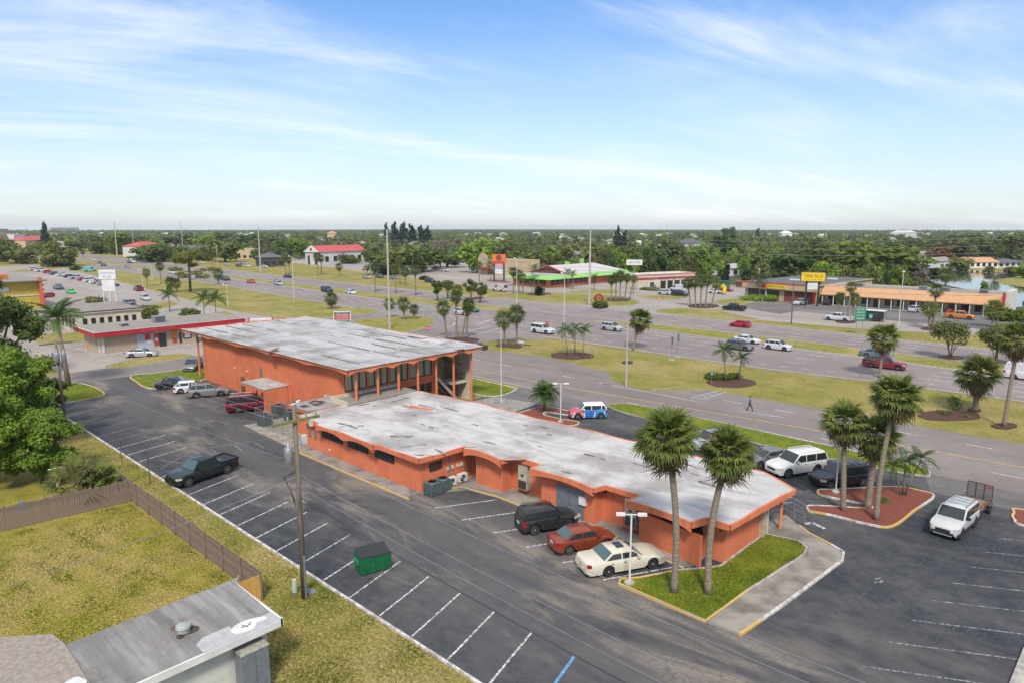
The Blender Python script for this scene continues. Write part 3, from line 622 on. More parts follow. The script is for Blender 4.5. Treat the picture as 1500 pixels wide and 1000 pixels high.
for i in range(8): rl.box(-59.2-ox,-59.16-ox,53.1-oy+i*.27,53.14-oy+i*.27,2.45,3.35)
rl.box(-59.21-ox,-59.15-ox,53.0-oy,55.2-oy,3.35,3.4); rl.build('stair_rail', M['black'], B)
MB().box(-60.2-ox, -58.6-ox, 55.35-oy, 55.6-oy, 0, 6.15).build('end_panel', M['cream'], B)
MB().box(-66-ox, -60.3-ox, 55.15-oy, 55.29-oy, 0, 6.15).build('stair_wall', M['tan_wall'], B); MB().box(-63.2-ox, -63.0-ox, 51.3-oy, 55.14-oy, 0, 6.14).build('stair_wall', M['tan_wall'], B); MB().box(-63.0-ox, -60.3-ox, 51.3-oy, 55.14-oy, .0, .05).build('stair_floor', M['concrete'], B)
d = MB(); bx(d, -82.4, -81.5, 38.2, 38.3, 0, 2.1); dd = d.build('door', M['rust'], B); MB().box(-81.75-ox, -81.68-ox, 38.14-oy, 38.2-oy, .95, 1.05).build('handle', M['grey_metal'], dd)
for x in (-84.0,-80.6,-62.9): MB().lathe([(.02,-.12),(.11,-.1),(.11,0)], 10, 0, 'y', (x-ox, 38.3-oy, 3.0 if x < -70 else 2.9)).build('wall_lamp', M['white'], B)
MB().box(-80.95-ox, -80.8-ox, 38.2-oy, 38.3-oy, 0, 3.3).build('conduit', M['stucco_dk'], B)
MB().box(-77.3-ox, -76.9-ox, 38.22-oy, 38.3-oy, 2.9, 3.9).build('louvre', M['grey_paint'], B)
cn = MB(); cn.box(-76.0-ox, -70.4-ox, 35.2-oy, 38.28-oy, 2.55, 2.85, 0); cn.box(-76.05-ox, -70.35-ox, 35.15-oy, 38.27-oy, 2.85, 2.93, 1); cn.box(-70.75-ox, -70.4-ox, 35.25-oy, 38.2-oy, 0, 2.55, 0); cn.box(-70.0-ox,-69.7-ox,37.9-oy,38.28-oy,0,3.1,0)
cn.build('canopy', [M['stucco_dk'], M['roof_white']], B); MB().lathe([(.09,0),(.09,2.55)], 10, 0, 'z', (-74.2-ox,36.2-oy,0)).build('canopy_post', M['cream'], B); d = MB(); bx(d, -74.9, -74.0, 38.2, 38.29, 0, 2.1); d.build('back_door', M['charcoal'], B)
# ---------------------------------------------------------------- the one storey wing in front of it
W = thing('orange_wing', (-38, 40), 'long one storey orange wing with white coated roof and scalloped eaves', 'building'); ox, oy = -38, 40
w = MB()
WALL = [(-56.8,32.4),(-40.0,32.4),(-40.0,37.9),(-38.35,37.9),(-38.35,36.85),(-35.4,36.85),(-35.4,38.0),(-31.5,38.0),(-31.5,37.0),(-26.6,37.0),(-26.6,38.0),(-17.35,38.0),(-17.35,43.1),(-18.2,44.6),(-56.8,44.6)]
w.prism([(x-ox,y-oy) for x, y in WALL], 0, 2.72); w.build('wall', M['stucco'], W)
ROOF = [(-57.9,31.95),(-53.9,31.95),(-53.7,31.55),(-44.9,31.55),(-44.7,31.9),(-39.55,31.9),(-39.35,36.6),(-38.9,36.05),(-34.9,36.15),(-34.6,37.45),(-31.9,37.4),(-32.0,36.3),(-26.3,36.35),(-26.0,37.4),(-23.2,37.4),(-23.3,35.95),(-18.6,35.85),(-18.2,37.1),(-16.75,37.1),(-16.1,45.7),(-19.0,47.3),(-30,47.0),(-48,46.9),(-56.6,46.4),(-58.3,45.2)]
def densify(poly, step=.6):
    out = []
    for (a, b), (c, d) in zip(poly, poly[1:]+poly[:1]):
        n = max(1, int(math.dist((a,b),(c,d))/step)); out += [(a+(c-a)*i/n, b+(d-b)*i/n) for i in range(n)]
    return out
def rz(x, y):            # gentle barrel vaults across the roof
    v = .0
    for a, b in ((-53.7,-44.9),(-38.9,-34.9),(-32,-26.3),(-23.3,-18.6)):
        if a < x < b: v = .13*math.sin(math.pi*(x-a)/(b-a))
    return 3.0+v*max(0, 1-(y-36)/10 if y > 36 else 1)+.035*math.sin(x*1.3+y*.7)+.03*math.sin(y*1.9-x*.4)
rd = densify(ROOF); r = bmesh.new()
ring = [r.verts.new((x-ox, y-oy, rz(x,y))) for x, y in rd]
face = r.faces.new(ring)
bmesh.ops.triangulate(r, faces=r.faces[:]); 
bmesh.ops.subdivide_edges(r, edges=[e for e in r.edges if e.calc_length() > 2.0], cuts=3, use_grid_fill=True); bmesh.ops.triangulate(r, faces=r.faces[:])
for v in r.verts: v.co.z = rz(v.co.x+ox, v.co.y+oy)
me = bpy.data.meshes.new('roof'); r.normal_update(); 
if sum(f_.normal.z for f_ in r.faces) < 0: bmesh.ops.reverse_faces(r, faces=r.faces[:])
r.to_mesh(me); r.free(); me.materials.append(M['roof_white']); me.polygons.foreach_set('use_smooth', [True]*len(me.polygons)); roof_w = link(bpy.data.objects.new('roof', me), W)
MB().prism([(x-ox,y-oy) for x, y in ROOF], 2.722, 2.80).build('soffit', M['stucco_dk'], W)
f = MB(); nR = len(ROOF)
for i in range(nR):
    a, b = ROOF[i], ROOF[(i+1)%nR]; L_ = math.dist(a, b); n = max(1, int(L_/.35)); bay = L_ > 3.5 and a[0] < b[0] and abs(b[1]-a[1]) < .4 and b[1] < 36.6 and not (a[0] in (-44.7,))
    if i == 0: bay = False
    nb = 2 if (bay and L_ > 7) else 1
    for j in range(n):
        v = []
        for t in (j/n, (j+1)/n):
            x = a[0]+(b[0]-a[0])*t; y = a[1]+(b[1]-a[1])*t; z1 = rz(x,y)+.03; z0 = 2.66 if not bay else 2.42+.38*math.sin(math.pi*((t*nb) % 1.0 if t < 1 else 1.0))**.7 if math.sin(math.pi*((t*nb)%1.0)) > 0 else 2.42
            v.append((x,y,z0,z1))
        d = Vector((b[0]-a[0], b[1]-a[1])).normalized(); nx, ny = d.y*.07, -d.x*.07
        vs = []
        for x, y, z0, z1 in v: vs += [(x+nx-ox,y+ny-oy,z0),(x+nx-ox,y+ny-oy,z1),(x-nx-ox,y-ny-oy,z1),(x-nx-ox,y-ny-oy,z0)]
        f.add(vs, [tuple(q) for q in ((0,4,5,1),(1,5,6,2),(2,6,7,3),(3,7,4,0))])
f.build('fascia', M['stucco_dk'], W, 30)
s = MB()
for x, y, L_, a in ((-52.6,33.2,3,.0),(-51.3,32.4,2.2,.9),(-46.2,33.4,2.6,.9),(-43.2,32.9,2.2,.95),(-40.6,32.3,1.6,.7),(-40.6,34.4,1.8,-.1),(-39.4,36.2,1.6,.6),(-47,38.2,2.4,0),(-45.2,39.4,1.8,0),(-49.6,39.4,1.2,0),(-39,38.4,1.4,0),(-36,37,.9,.8),(-31.8,37.4,.9,.8),(-30,37.2,1.1,0),(-33.5,41.4,1.2,0),(-31,41.6,2,0),(-27,42.4,2.6,0),(-24.5,43.4,2.4,0),(-22,42.2,2,0),(-19.5,41.5,1.6,0),(-24.3,40.4,1.6,0),(-43.5,41.4,.7,0),(-41.5,40.9,.5,.3),(-42,43.5,.6,0),(-38,42.3,.6,.4),(-36.5,43.6,.5,0),(-35,40.6,.6,0),(-40,44.4,.6,0),(-38.5,45,.8,0),(-53.5,42.4,4.5,0),(-53.5,41.2,3.5,0),(-50.2,43.4,2.6,0),(-56.5,37.9,1.5,1.57),(-55.2,38.2,2.6,1.57),(-55.3,41.2,2.4,1.57),(-56.7,40.6,1.5,0),(-56.6,43.4,1.4,0)):
    n = 4
    for i in range(n):
        t0, t1 = L_*i/n, L_*(i+1)/n; w_ = random.uniform(.05,.13); c, sn = math.cos(a), math.sin(a); q = []
        for t, o in ((t0,-w_),(t1,-w_),(t1,w_),(t0,w_)): X, Y = x+c*t-sn*o, y+sn*t+c*o; q.append((X-ox, Y-oy, rz(X,Y)+.022))
        if random.random() < .85: s.add(q, [(0,1,2,3)])
split_build(s, 'tar_seam', M['tar'], roof_w)
s = MB(); s.bar((-52.3-ox,41.2-oy,3.1), (-49.7-ox,41.9-oy,3.1), .3, .16); s.build('roof_curb', M['stucco_dk'], roof_w)
# low canopy with cream parapet where the wing meets the tall building
cp = MB(); bx(cp, -60.28, -57.0, 37.2, 45.8, 3.04, 3.2, 0); bx(cp, -60.28, -59.9, 37.2, 45.8, 3.2, 3.48, 1); bx(cp, -60.0, -57.2, 37.1, 37.3, 2.95, 3.42, 1); cp.build('link_roof', [M['gravel_roof'], M['cream']], W)
bk = MB(); bx(bk, -62.0, -58.0, 34.1, 38.28, 0, 2.62); bk.build('store_wall', M['stucco'], W); bk = MB(); bx(bk, -62.35, -58.6, 33.7, 38.25, 2.62, 2.86, 0); bx(bk, -62.4, -58.55, 33.65, 38.22, 2.86, 2.93, 1); bx(bk, -62.4, -58.6, 38.0, 38.24, 2.93, 3.15, 1); bk.build('store_roof', [M['stucco_dk'], M['roof_grey']], W)
s = MB()
for i in range(7): x = random.uniform(-62,-59.8); y = random.uniform(34,37); s.box(x-ox, x+random.uniform(.5,1.2)-ox, y-oy, y+random.uniform(.3,.7)-oy, 2.92, 2.945+.004*i)
split_build(s, 'roof_stain', M['soot'], W)
for a, b in ((-54.1,-50.7),(-49.9,-46.9),(-46.0,-43.3)):
    wn = MB(); z0, z1 = 1.62, 2.34; bx(wn, a, b, 32.34, 32.42, z0, z1); fo = wn.build('window', M['frame_dark'], W)
    n = 2
    for i in range(n): MB().box(a-ox+.06+i*(b-a)/n, a-ox+(i+1)*(b-a)/n-.06, 32.31-oy, 32.34-oy, z0+.06, z1-.06).build('pane', M['glass'], fo)
wn = MB(); bx(wn, -40.04, -39.93, 33.3, 34.6, 1.55, 2.2); fo = wn.build('window', M['frame_dark'], W); MB().box(-39.93-ox, -39.9-ox, 33.36-oy, 34.54-oy, 1.61, 2.14).build('pane', M['glass'], fo)
def wall_unit(x):
    u = MB(); u.box(x-.45-ox, x+.45-ox, 37.42-oy, 37.98-oy, .55, 2.5, 0); u.box(x-.47-ox, x+.47-ox, 37.40-oy, 37.99-oy, 2.5, 2.58, 1); o = u.build('wall_air_unit', [M['ac_beige'], M['grey_metal']], W)
    gr = MB()
    for i in range(9): gr.box(x-.4-ox, x+.4-ox, 37.39-oy, 37.42-oy, .62+i*.075, .62+i*.075+.045)
    for i in range(4): gr.box(x-.12-ox, x+.12-ox, 37.39-oy, 37.42-oy, 1.6+i*.05, 1.6+i*.05+.03)
    gr.build('grille', M['frame_dark'], o)
wall_unit(-33.8); wall_unit(-23.95)
for a in (-30.0,-28.75): d = MB(); bx(d, a, a+1.22, 36.93, 37.0, .08, 2.2); dd = d.build('door', M['grey_paint'], W); MB().box(a-ox+(1.02 if a < -29 else .1), a-ox+(1.1 if a < -29 else .18), 36.88-oy, 36.93-oy, 1.0, 1.2).build('handle', M['grey_metal'], dd); MB().box(a-ox+.75, a-ox+1.0, 36.91-oy, 36.93-oy, .25, .5).build('vent', M['offwhite'] if a > -29 else M['charcoal'], dd)
d = MB(); bx(d, -39.3, -38.4, 37.8, 37.9, 0, 2.1); d.build('alcove_door', M['charcoal'], W); d = MB(); bx(d, -38.42, -38.33, 36.9, 37.88, 0, 2.2); d.build('door_frame', M['offwhite'], W)
u = MB(); bx(u, -27.85, -27.3, 36.8, 36.99, 1.25, 1.85); u.build('meter_box', M['white'], W); u = MB(); bx(u, -27.6, -27.52, 36.9, 36.98, .1, 1.25); u.build('meter_conduit', M['grey_paint'], W)
u = MB()
for y, z in ((35.1,1.2),(35.6,1.2),(36.2,1.2),(36.6,1.2)): bx(u, -40.0, -39.86, y, y+.18, z, z+.25)
split_build(u, 'switch_box', M['offwhite'], W)
u = MB(); bx(u, -40.0, -39.88, 35.35, 35.45, .1, 2.5); bx(u, -40.0,-39.92, 36.95,37.0,.1,1.2); split_build(u, 'wall_pipe', M['grey_metal'], W)
u = MB(); u.tube([(-39.2-ox,37.7-oy,.1),(-39.1-ox,37.2-oy,2.6)], .05); u.tube([(-38.6-ox,37.0-oy,.4),(-39.2-ox,35.6-oy,.1)], .05); split_build(u, 'drain_pipe', M['rust'], W)
sc_ = MB(); sc_.prism([(-23.0-ox,37.05-oy),(-18.25-ox,36.45-oy),(-18.22-ox,36.62-oy),(-22.98-ox,37.22-oy)], 0, 2.05); sc_.build('screen_wall', M['stucco'], W)
u = MB(); bx(u, -21.8, -18.9, 37.95, 38.0, .5, 2.4); u.build('screened_window', M['frame_dark'], W)
u = MB(); bx(u, -17.95, -17.05, 42.95, 43.55, .1, 2.72); u.build('stone_pillar', m_plain('buff stone', C(.44,.36,.25), C(.33,.26,.17), 7, .9, bump=.5, detail=7), W); u = MB(); bx(u, -17.95, -17.03, 43.55, 43.75, .1, 2.72); u.build('pillar_edge', M['cream'], W)
u = MB(); u.lathe([(.11,.1),(.1,2.72)], 10, 0, 'z', (-16.75-ox, 45.1-oy, 0)); u.lathe([(.11,.1),(.1,2.72)], 10, 0, 'z', (-24-ox, 46.4-oy, 0)); u.lathe([(.11,.1),(.1,2.72)], 10, 0, 'z', (-36-ox, 46.4-oy, 0)); split_build(u, 'porch_post', M['stucco_dk'], W)
for x, y in ((-17.5,37.4),(-26.4,37.9),(-17.2,38.8)): MB().box(x-ox, x-ox+.15, y-oy-.12, y-oy, 2.2, 2.4).build('flood_lamp', M['rust'], W)
# scuffed black tar at the eave recesses
u = MB()
for a, b in ((-35.2,-31.6),(-26.4,-23.2)):
    for i in range(14): x = random.uniform(a, b); bx(u, x, x+random.uniform(.05,.3), 37.92-.01, 37.995, 2.72-random.uniform(.15,.5), 2.72)
split_build(u, 'tar_drip', M['soot'], W)
for x in (-56.3,-55.3): MB().box(x-ox, x-ox+.3, 32.25-oy, 32.4-oy, 1.3, 1.9).build('meter', M['grey_metal'], W)
MB().lathe([(.02,-.1),(.09,-.08),(.09,0)], 8, 0, 'y', (-52.9-ox,32.4-oy,.65)).build('wall_lamp', M['white'], W)
# handrails on the ramp by the entrance
R = thing('handrail', (-15.8, 45.6), 'grey pipe handrail along the ramp by the wing entrance', 'handrail'); r = MB()
pl = [P(*q) for q in ((1128,760),(1148,757),(1178,772))]; pr = [P(*q) for q in ((1131,748),(1160,748),(1191,768))]
for k_, path in enumerate((pl, pr)):
    rr = MB(); V = [(q.x+15.8, q.y-45.6) for q in path]
    for z in (.55, .95): rr.tube([(x,y,z+.1) for x, y in V], .028, 6)
    for (x, y), (x2, y2) in zip(V, V[1:]): 
        for t in (0,.5,1): rr.tube([(x+(x2-x)*t,y+(y2-y)*t,.1),(x+(x2-x)*t,y+(y2-y)*t,1.05)], .025, 6)
    rr.build('rail', M['grey_metal'], R)
# ---------------------------------------------------------------- fenced condensers and the units by the wall
F = thing('chain_link_fence', (-64.8, 32.6), 'chain link fence round the condensers beside the orange wall', 'fence'); fx = [(-67.6,38.0),(-67.7,32.7),(-61.8,32.55)]
ps = MB().lathe([(.03,0),(.03,1.9)], 6).mesh('post', M['grey_metal'])
def chain(F, path, h, ox, oy, cell=.17, wr=.006):
    for (a, b), (c, d) in zip(path, path[1:]):
        L_ = math.dist((a,b),(c,d)); n = max(1, round(L_/2.0)); wm = MB(); ux, uy = (c-a)/L_, (d-b)/L_
        for i in range(n+1): inst('post', ps, F, (a+(c-a)*i/n-ox, b+(d-b)*i/n-oy, 0))
        MB().tube([(a-ox,b-oy,h),(c-ox,d-oy,h)], .022, 6).build('top_rail', M['grey_metal'], F)
        k = int((L_+h)/cell)
        for i in range(k):
            for sgn in (1,-1):
                s0 = i*cell; t0, z0 = (s0, 0) if s0 <= L_ else (L_, s0-L_); t1, z1 = (s0-h, h) if s0-h >= 0 else (0, s0)
                if sgn < 0: t0, t1 = L_-t0, L_-t1
                pa = Vector((a+ux*t0-ox, b+uy*t0-oy, z0+.03)); pb = Vector((a+ux*t1-ox, b+uy*t1-oy, z1+.03))
                nn = Vector((uy,-ux,0))*wr; zz = Vector((0,0,wr))
                wm.add([pa-zz,pa+zz,pb+zz,pb-zz], [(0,1,2,3)])
        tag(wm.build('mesh_wire', M['grey_metal'], F), kind='stuff')
chain(F, fx, 1.85, -64.8, 32.6)
acm = {}
def condenser(loc, w, h, mat, label, group, rz=0, kind='tall'):
    key = (w, h, mat)
    if key not in acm:
        b = MB(); b.box(-w/2+.03, w/2-.03, -w/2+.03, w/2-.03, 0, h-.06); 
        for sx in (-1,1):
            for sy in (-1,1): b.box(sx*w/2-.04, sx*w/2+.04, sy*w/2-.04, sy*w/2+.04, 0, h-.05)
        gl = MB()
        for i in range(int(h/.09)):
            z = .08+i*.09
            for s_ in (-1,1): gl.box(-w/2+.05, w/2-.05, s_*(w/2-.01)-.012, s_*(w/2-.01)+.012, z, z+.045); gl.box(s_*(w/2-.01)-.012, s_*(w/2-.01)+.012, -w/2+.05, w/2-.05, z, z+.045)
        tp = MB(); tp.lathe([(w*.5,h-.06),(w*.52,h-.02),(w*.46,h+.03),(w*.2,h+.05)], 16); fn = MB()
        for k in range(4): fn.lathe([(w*(.12+.08*k),h+.052),(w*(.13+.08*k),h+.062)], 16)
        acm[key] = (b.mesh('cabinet', M[mat]), gl.mesh('louvre', M[mat]), tp.mesh('lid', M[mat]), fn.mesh('fan_guard', M['black']))
    T = thing('air_conditioner', loc, label, 'condenser', rz, group)
    a, l, t2, f2 = acm[key]; c = inst('cabinet', a, T); inst('louvre', l, c); q = inst('lid', t2, T); inst('fan_guard', f2, q)
for k, (px, py) in enumerate(((384,624),(405,609),(423,617),(437,603))):
    c = P(px, py); condenser((c.x, c.y+.3, .06), 1.05, 1.15, 'ac_green', ('grey green condenser in the fenced pad, nearest the pickup','grey green condenser in the fenced pad, second from its left end','grey green condenser in the fenced pad, just left of the lamp post','dark condenser at the back of the fenced pad by the store wall')[k], 'condensers inside the chain link fence')
for k, (y, lab) in enumerate(((32.85,'grey green condenser standing nearest the corner of the wing'),(33.95,'grey green condenser between another like it and a white unit'))): condenser((-39.15, y, .07), .92, .98, 'ac_green', lab, 'condensers against the wing wall')
for k, (y, lab) in enumerate(((35.0,'white fan unit beside the grey green condenser'),(36.2,'white fan unit by the alcove at the end of the row'))):
    T = thing('fan_unit', (-39.35, y, .07), lab, 'condenser', 0, 'white fan units against the wing wall'); MB().box(-.2,.2,-.42,.42,.08,.72).build('cabinet', M['white'], T)
    gq = MB()
    for rr in (.08,.15,.22,.28): gq.lathe([(rr,.2),(rr+.015,.215),(rr+.03,.2)], 16, 0, 'x', (0,-.08,.4))
    gq.build('fan_guard', M['grey_metal'], T); MB().box(-.15,.15,-.4,.4,0,.08).build('foot', M['charcoal'], T)
# ---------------------------------------------------------------- vehicles
M['tyre'] = m_plain('tyre rubber', C(.012,.012,.013), C(.02,.02,.02), 5, .85); M['rim'] = m_plain('alloy rim', C(.5,.5,.5), C(.38,.38,.39), 5, .4, .25)
M['trim'] = m_plain('dark trim', C(.014,.014,.015), C(.022,.022,.022), 5, .6); M['lamp_clear'] = m_plain('lamp lens', C(.5,.5,.48), C(.36,.36,.35), 9, .12)
M['lamp_red'] = m_plain('red lens', C(.32,.008,.01), C(.22,.005,.008), 9, .18); M['plate'] = m_plain('number plate', C(.5,.52,.5), C(.3,.36,.3), 14, .5); M['amber'] = m_plain('amber lens', C(.6,.2,.02), C(.5,.16,.02), 9, .2)
STY = dict(  # L W roof belt hood: heights in metres; axles and greenhouse stations measured from the nose
 sedan=dict(L=4.80, W=1.82, H=1.45, belt=.93, nose=.66, hood=.88, tail=.95, ax=(.92,3.66), R=.325, ws=1.28, rf=2.08, rr=3.36, rb=4.16, cl=.20),
 luxury=dict(L=5.40, W=1.97, H=1.45, belt=.94, nose=.70, hood=.91, tail=.96, ax=(1.03,4.02), R=.34, ws=1.62, rf=2.38, rr=3.66, rb=4.36, cl=.22),
 compact=dict(L=4.42, W=1.72, H=1.42, belt=.90, nose=.60, hood=.84, tail=.93, ax=(.88,3.54), R=.31, ws=1.08, rf=1.92, rr=3.12, rb=3.86, cl=.19),
 coupe=dict(L=4.78, W=1.82, H=1.40, belt=.92, nose=.62, hood=.86, tail=.96, ax=(.96,3.64), R=.33, ws=1.32, rf=2.12, rr=3.0, rb=4.28, cl=.18),
 hatch=dict(L=4.30, W=1.76, H=1.48, belt=.94, nose=.68, hood=.90, tail=.93, ax=(.84,3.46), R=.32, ws=1.05, rf=1.85, rr=3.66, rb=4.22, cl=.19),
 box=dict(L=4.14, W=1.80, H=1.64, belt=1.02, nose=.78, hood=1.0, tail=1.0, ax=(.80,3.36), R=.34, ws=1.02, rf=1.58, rr=3.82, rb=4.08, cl=.20),
 crossover=dict(L=4.65, W=1.86, H=1.70, belt=1.05, nose=.80, hood=1.0, tail=1.04, ax=(.90,3.60), R=.37, ws=1.18, rf=1.98, rr=4.05, rb=4.56, cl=.22),
 jeep=dict(L=4.24, W=1.80, H=1.69, belt=1.08, nose=.90, hood=1.06, tail=1.06, ax=(.80,3.37), R=.37, ws=1.18, rf=1.72, rr=3.95, rb=4.18, cl=.26),
 suv=dict(L=4.82, W=1.86, H=1.80, belt=1.10, nose=.88, hood=1.08, tail=1.08, ax=(.88,3.72), R=.38, ws=1.32, rf=1.98, rr=4.55, rb=4.78, cl=.28),
 bigsuv=dict(L=5.25, W=2.02, H=1.92, belt=1.16, nose=.92, hood=1.14, tail=1.14, ax=(.95,3.98), R=.41, ws=1.48, rf=2.18, rr=4.98, rb=5.2, cl=.30),
 pickup=dict(L=5.75, W=2.0, H=1.88, belt=1.14, nose=.92, hood=1.12, tail=1.10, ax=(.98,4.52), R=.40, ws=1.50, rf=2.12, rr=3.55, rb=3.86, cl=.32, bed=(3.95,5.68)),
 van=dict(L=5.60, W=2.02, H=2.32, belt=1.22, nose=.98, hood=1.18, tail=1.22, ax=(.95,4.4), R=.37, ws=1.05, rf=2.0, rr=5.42, rb=5.58, cl=.24))
CARMESH = {}
def car_meshes(style):
    if style in CARMESH: return CARMESH[style]
    S = STY[style]; L, W, H, cl, R = S['L'], S['W'], S['H'], S['cl'], S['R']; hw = W/2; a1, a2 = S['ax']; Ra = R+.07
    xs = sorted(set([0,.05,.14,.28,.45] + [a+Ra*math.cos(math.pi*k/10) for a in (a1,a2) for k in range(11)] + list(np.linspace(a1+Ra+.2, a2-Ra-.2, 6)) + [S['ws'], S['ws']-.35, S['rb'], L-.45, L-.25, L-.12, L-.04, L] + ([S['bed'][0], S['bed'][0]+.02] if 'bed' in S else [])))
    xs = [x for i, x in enumerate(xs) if i == 0 or x-xs[i-1] > .012]
    def zt(x):
        p = [(0,S['nose']-.12),(.06,S['nose']-.02),(.25,S['nose']+.06),(S['ws']*.55,S['hood']-.03),(S['ws'],S['hood']+.03),(S['ws']+.5,S['belt']+.01),(S['rb']-.1,max(S['belt'],S['tail'])),(L-.2,S['tail']),(L-.05,S['tail']-.06),(L,S['tail']-.14)]
        if x <= 0: return p[0][1]
        for (x0,z0),(x1,z1) in zip(p, p[1:]):
            if x0 <= x <= x1: t = (x-x0)/max(1e-6,x1-x0); return z0+(z1-z0)*t
        return p[-1][1]
    def plan(x):
        n = .62; f = 1-(1-min(1,x/n))**2.4*.24 if x < n else 1; b = 1-(1-min(1,(L-x)/.5))**2.4*.15 if L-x < .5 else 1; return f*b
    def zb(x):
        z = cl+.0
        for a in (a1, a2):
            if abs(x-a) < Ra: z = max(z, R+math.sqrt(max(0,Ra*Ra-(x-a)**2)))
        e = .16*max(0,1-x/.12)+.14*max(0,1-(L-x)/.15); return z+e
    V = []; K = 10
    for x in xs:
        w = hw*plan(x); b = zb(x); t = zt(x); arch = any(abs(x-a) < Ra for a in (a1,a2)); X = L/2-x
        lo = max(b+.02, cl+.16); mi = max(b+.05, cl+(t-cl)*.52); sh = max(b+.08, t-.10)
        flare = .018 if arch else 0
        V += [(X,0,cl+.03),(X,w*.70,(cl+.03) if not arch else cl+.06),(X,w*.72,b if arch else cl+.01),(X,w*.965+flare,b),(X,w*.985+flare,lo),(X,w*1.0,mi),(X,w*.985,sh),(X,w*.945,t-.025),(X,w*.80,t+.005),(X,0,t+.03)]
    n = len(xs); body = MB(); half = len(V)
    VV = V+[(x,-y,z) for x, y, z in V]; fs = []
    for i in range(n-1):
        for k in range(K-1):
            a, b, c, d = i*K+k, (i+1)*K+k, (i+1)*K+k+1, i*K+k+1
            fs.append((a,b,c,d)); fs.append((half+a,half+d,half+c,half+b))
    for i in (0, n-1):
        f = [i*K+k for k in range(K)]+[half+i*K+k for k in range(K-1,-1,-1)]
        fs.append(tuple(f) if i == 0 else tuple(f[::-1]))
    mi = []
    for q in range(len(fs)):
        k = (q//2) % (K-1) if q < 2*(n-1)*(K-1) else 9
        mi.append(1 if k in (0,1,2) else 0)
    body.v = VV; body.f = [f[::-1] for f in fs]; body.m = mi
    # greenhouse
    belt, wb, wr = S['belt'], hw*.93, hw*.76 if style not in ('van','box','bigsuv','suv','jeep') else hw*.82
    if style == 'van': wr = hw*.86
    def gh(x):
        if x <= S['rf']: return max(0,(x-S['ws'])/(S['rf']-S['ws']))
        if x >= S['rr']: return max(0,(S['rb']-x)/(S['rb']-S['rr']))
        return 1
    zr = H-.05; gx = [S['ws'], S['ws']+(S['rf']-S['ws'])*.5, S['rf']-.06, S['rf']+.12, (S['rf']+S['rr'])/2, S['rr']-.12, S['rr']+.05, S['rr']+(S['rb']-S['rr'])*.6, S['rb']]
    def side_y(z): return wb+(wr+.03-wb)*(z-belt)/(zr-.05-belt)
    gv = []
    for x in gx:
        f = gh(x); X = L/2-x; z0 = zt(x)-.03; ze = z0+(zr-.06-z0)*f; cr = .03*math.sin(math.pi*min(1,max(0,(x-S['ws'])/(S['rb']-S['ws']))))
        gv += [(X,wb,z0),(X,side_y(ze) if f > 0 else wb,ze),(X,(wr-.05) if f > 0 else wb-.06,ze+.055*f),(X,0,ze+(.065+cr)*f+.01)]
    o = len(body.v); g2 = len(gv); body.v += gv+[(x,-y,z) for x, y, z in gv]
    for i in range(len(gx)-1):
        for k in range(3):
            a, b, c, d = i*4+k, (i+1)*4+k, (i+1)*4+k+1, i*4+k+1
            body.f.append(tuple(o+q for q in (d,c,b,a))); body.f.append(tuple(o+g2+q for q in (a,b,c,d))); body.m += [0,0]
    parts = []; ml = {}
    if 'bed' in S:       # open load bed: a dark liner with raised walls
        x0, x1 = S['bed']; zt_ = S['tail']; bb = MB()
        bb.box(L/2-x1+.06, L/2-x0-.06, -hw*.84, hw*.84, zt_+.02, zt_+.045, 1)
        for s_ in (-1,1): bb.box(L/2-x1, L/2-x0, s_*hw*.95-.05, s_*hw*.95+.05, zt_-.08, zt_+.14, 0)
        bb.box(L/2-x1-.02, L/2-x1+.06, -hw*.93, hw*.93, zt_-.08, zt_+.14, 0); bb.box(L/2-x0-.06, L/2-x0, -hw*.93, hw*.93, zt_-.05, zt_+.14, 0)
        parts.append(('load_bed', bb.mesh('load_bed', [M['white'], M['trim']]), None, True))
    bm_ = body.mesh('body', [M['white'], M['trim']], 38)
    parts.insert(0, ('body', bm_, None, True))
    # glass
    def strip_quad(p): # thin pane from 4 corners, slightly thick
        mb = MB(); q = [Vector(v) for v in p]; nn = (q[1]-q[0]).cross(q[3]-q[0]).normalized()*.008; mb.add([v+nn for v in q]+[v-nn for v in q], [(0,1,2,3),(7,6,5,4),(0,4,5,1),(1,5,6,2),(2,6,7,3),(3,7,4,0)]); return mb
    def lerp(a, b, t): return a+(b-a)*t
    def screen(xb, xt, t0, t1, off):    # windscreen or rear window between two stations
        zb_ = zt(xb)-.03; ze = zr-.005; P4 = []
        for t, sgn in ((t0,1),(t0,-1),(t1,-1),(t1,1)):
            x = lerp(xb,xt,t); z = lerp(zb_,ze,t); y = lerp(wb*.92,wr*.93,t); P4.append((L/2-x, sgn*y, z))
        d = Vector(((1 if off > 0 else -1)*(ze-zb_), 0, abs(xt-xb))).normalized()*.022
        return strip_quad([Vector(p)+d for p in P4] if off > 0 else [Vector(p)+d for p in P4][::-1])
    parts.append(('windshield', screen(S['ws'], S['rf'], .07, .95, 1).mesh('windshield', M['glass_teal'] if style in ('luxury','pickup') else M['glass_car']), None, False))
    parts.append(('rear_window', screen(S['rb'], S['rr'], .14, .92, -1).mesh('rear_window', M['glass_teal'] if style in ('luxury','compact') else M['glass_car']), None, False))
    zb_, zt_ = belt+.055, H-.15
    def xA(z): return S['ws']+(S['rf']-S['ws'])*min(1,(z-belt)/(zr-belt))+.13
    def xC(z): return S['rb']-(S['rb']-S['rr'])*min(1,(z-belt)/(zr-belt))-.14
    xl, xh = xA(zb_), xC(zb_)
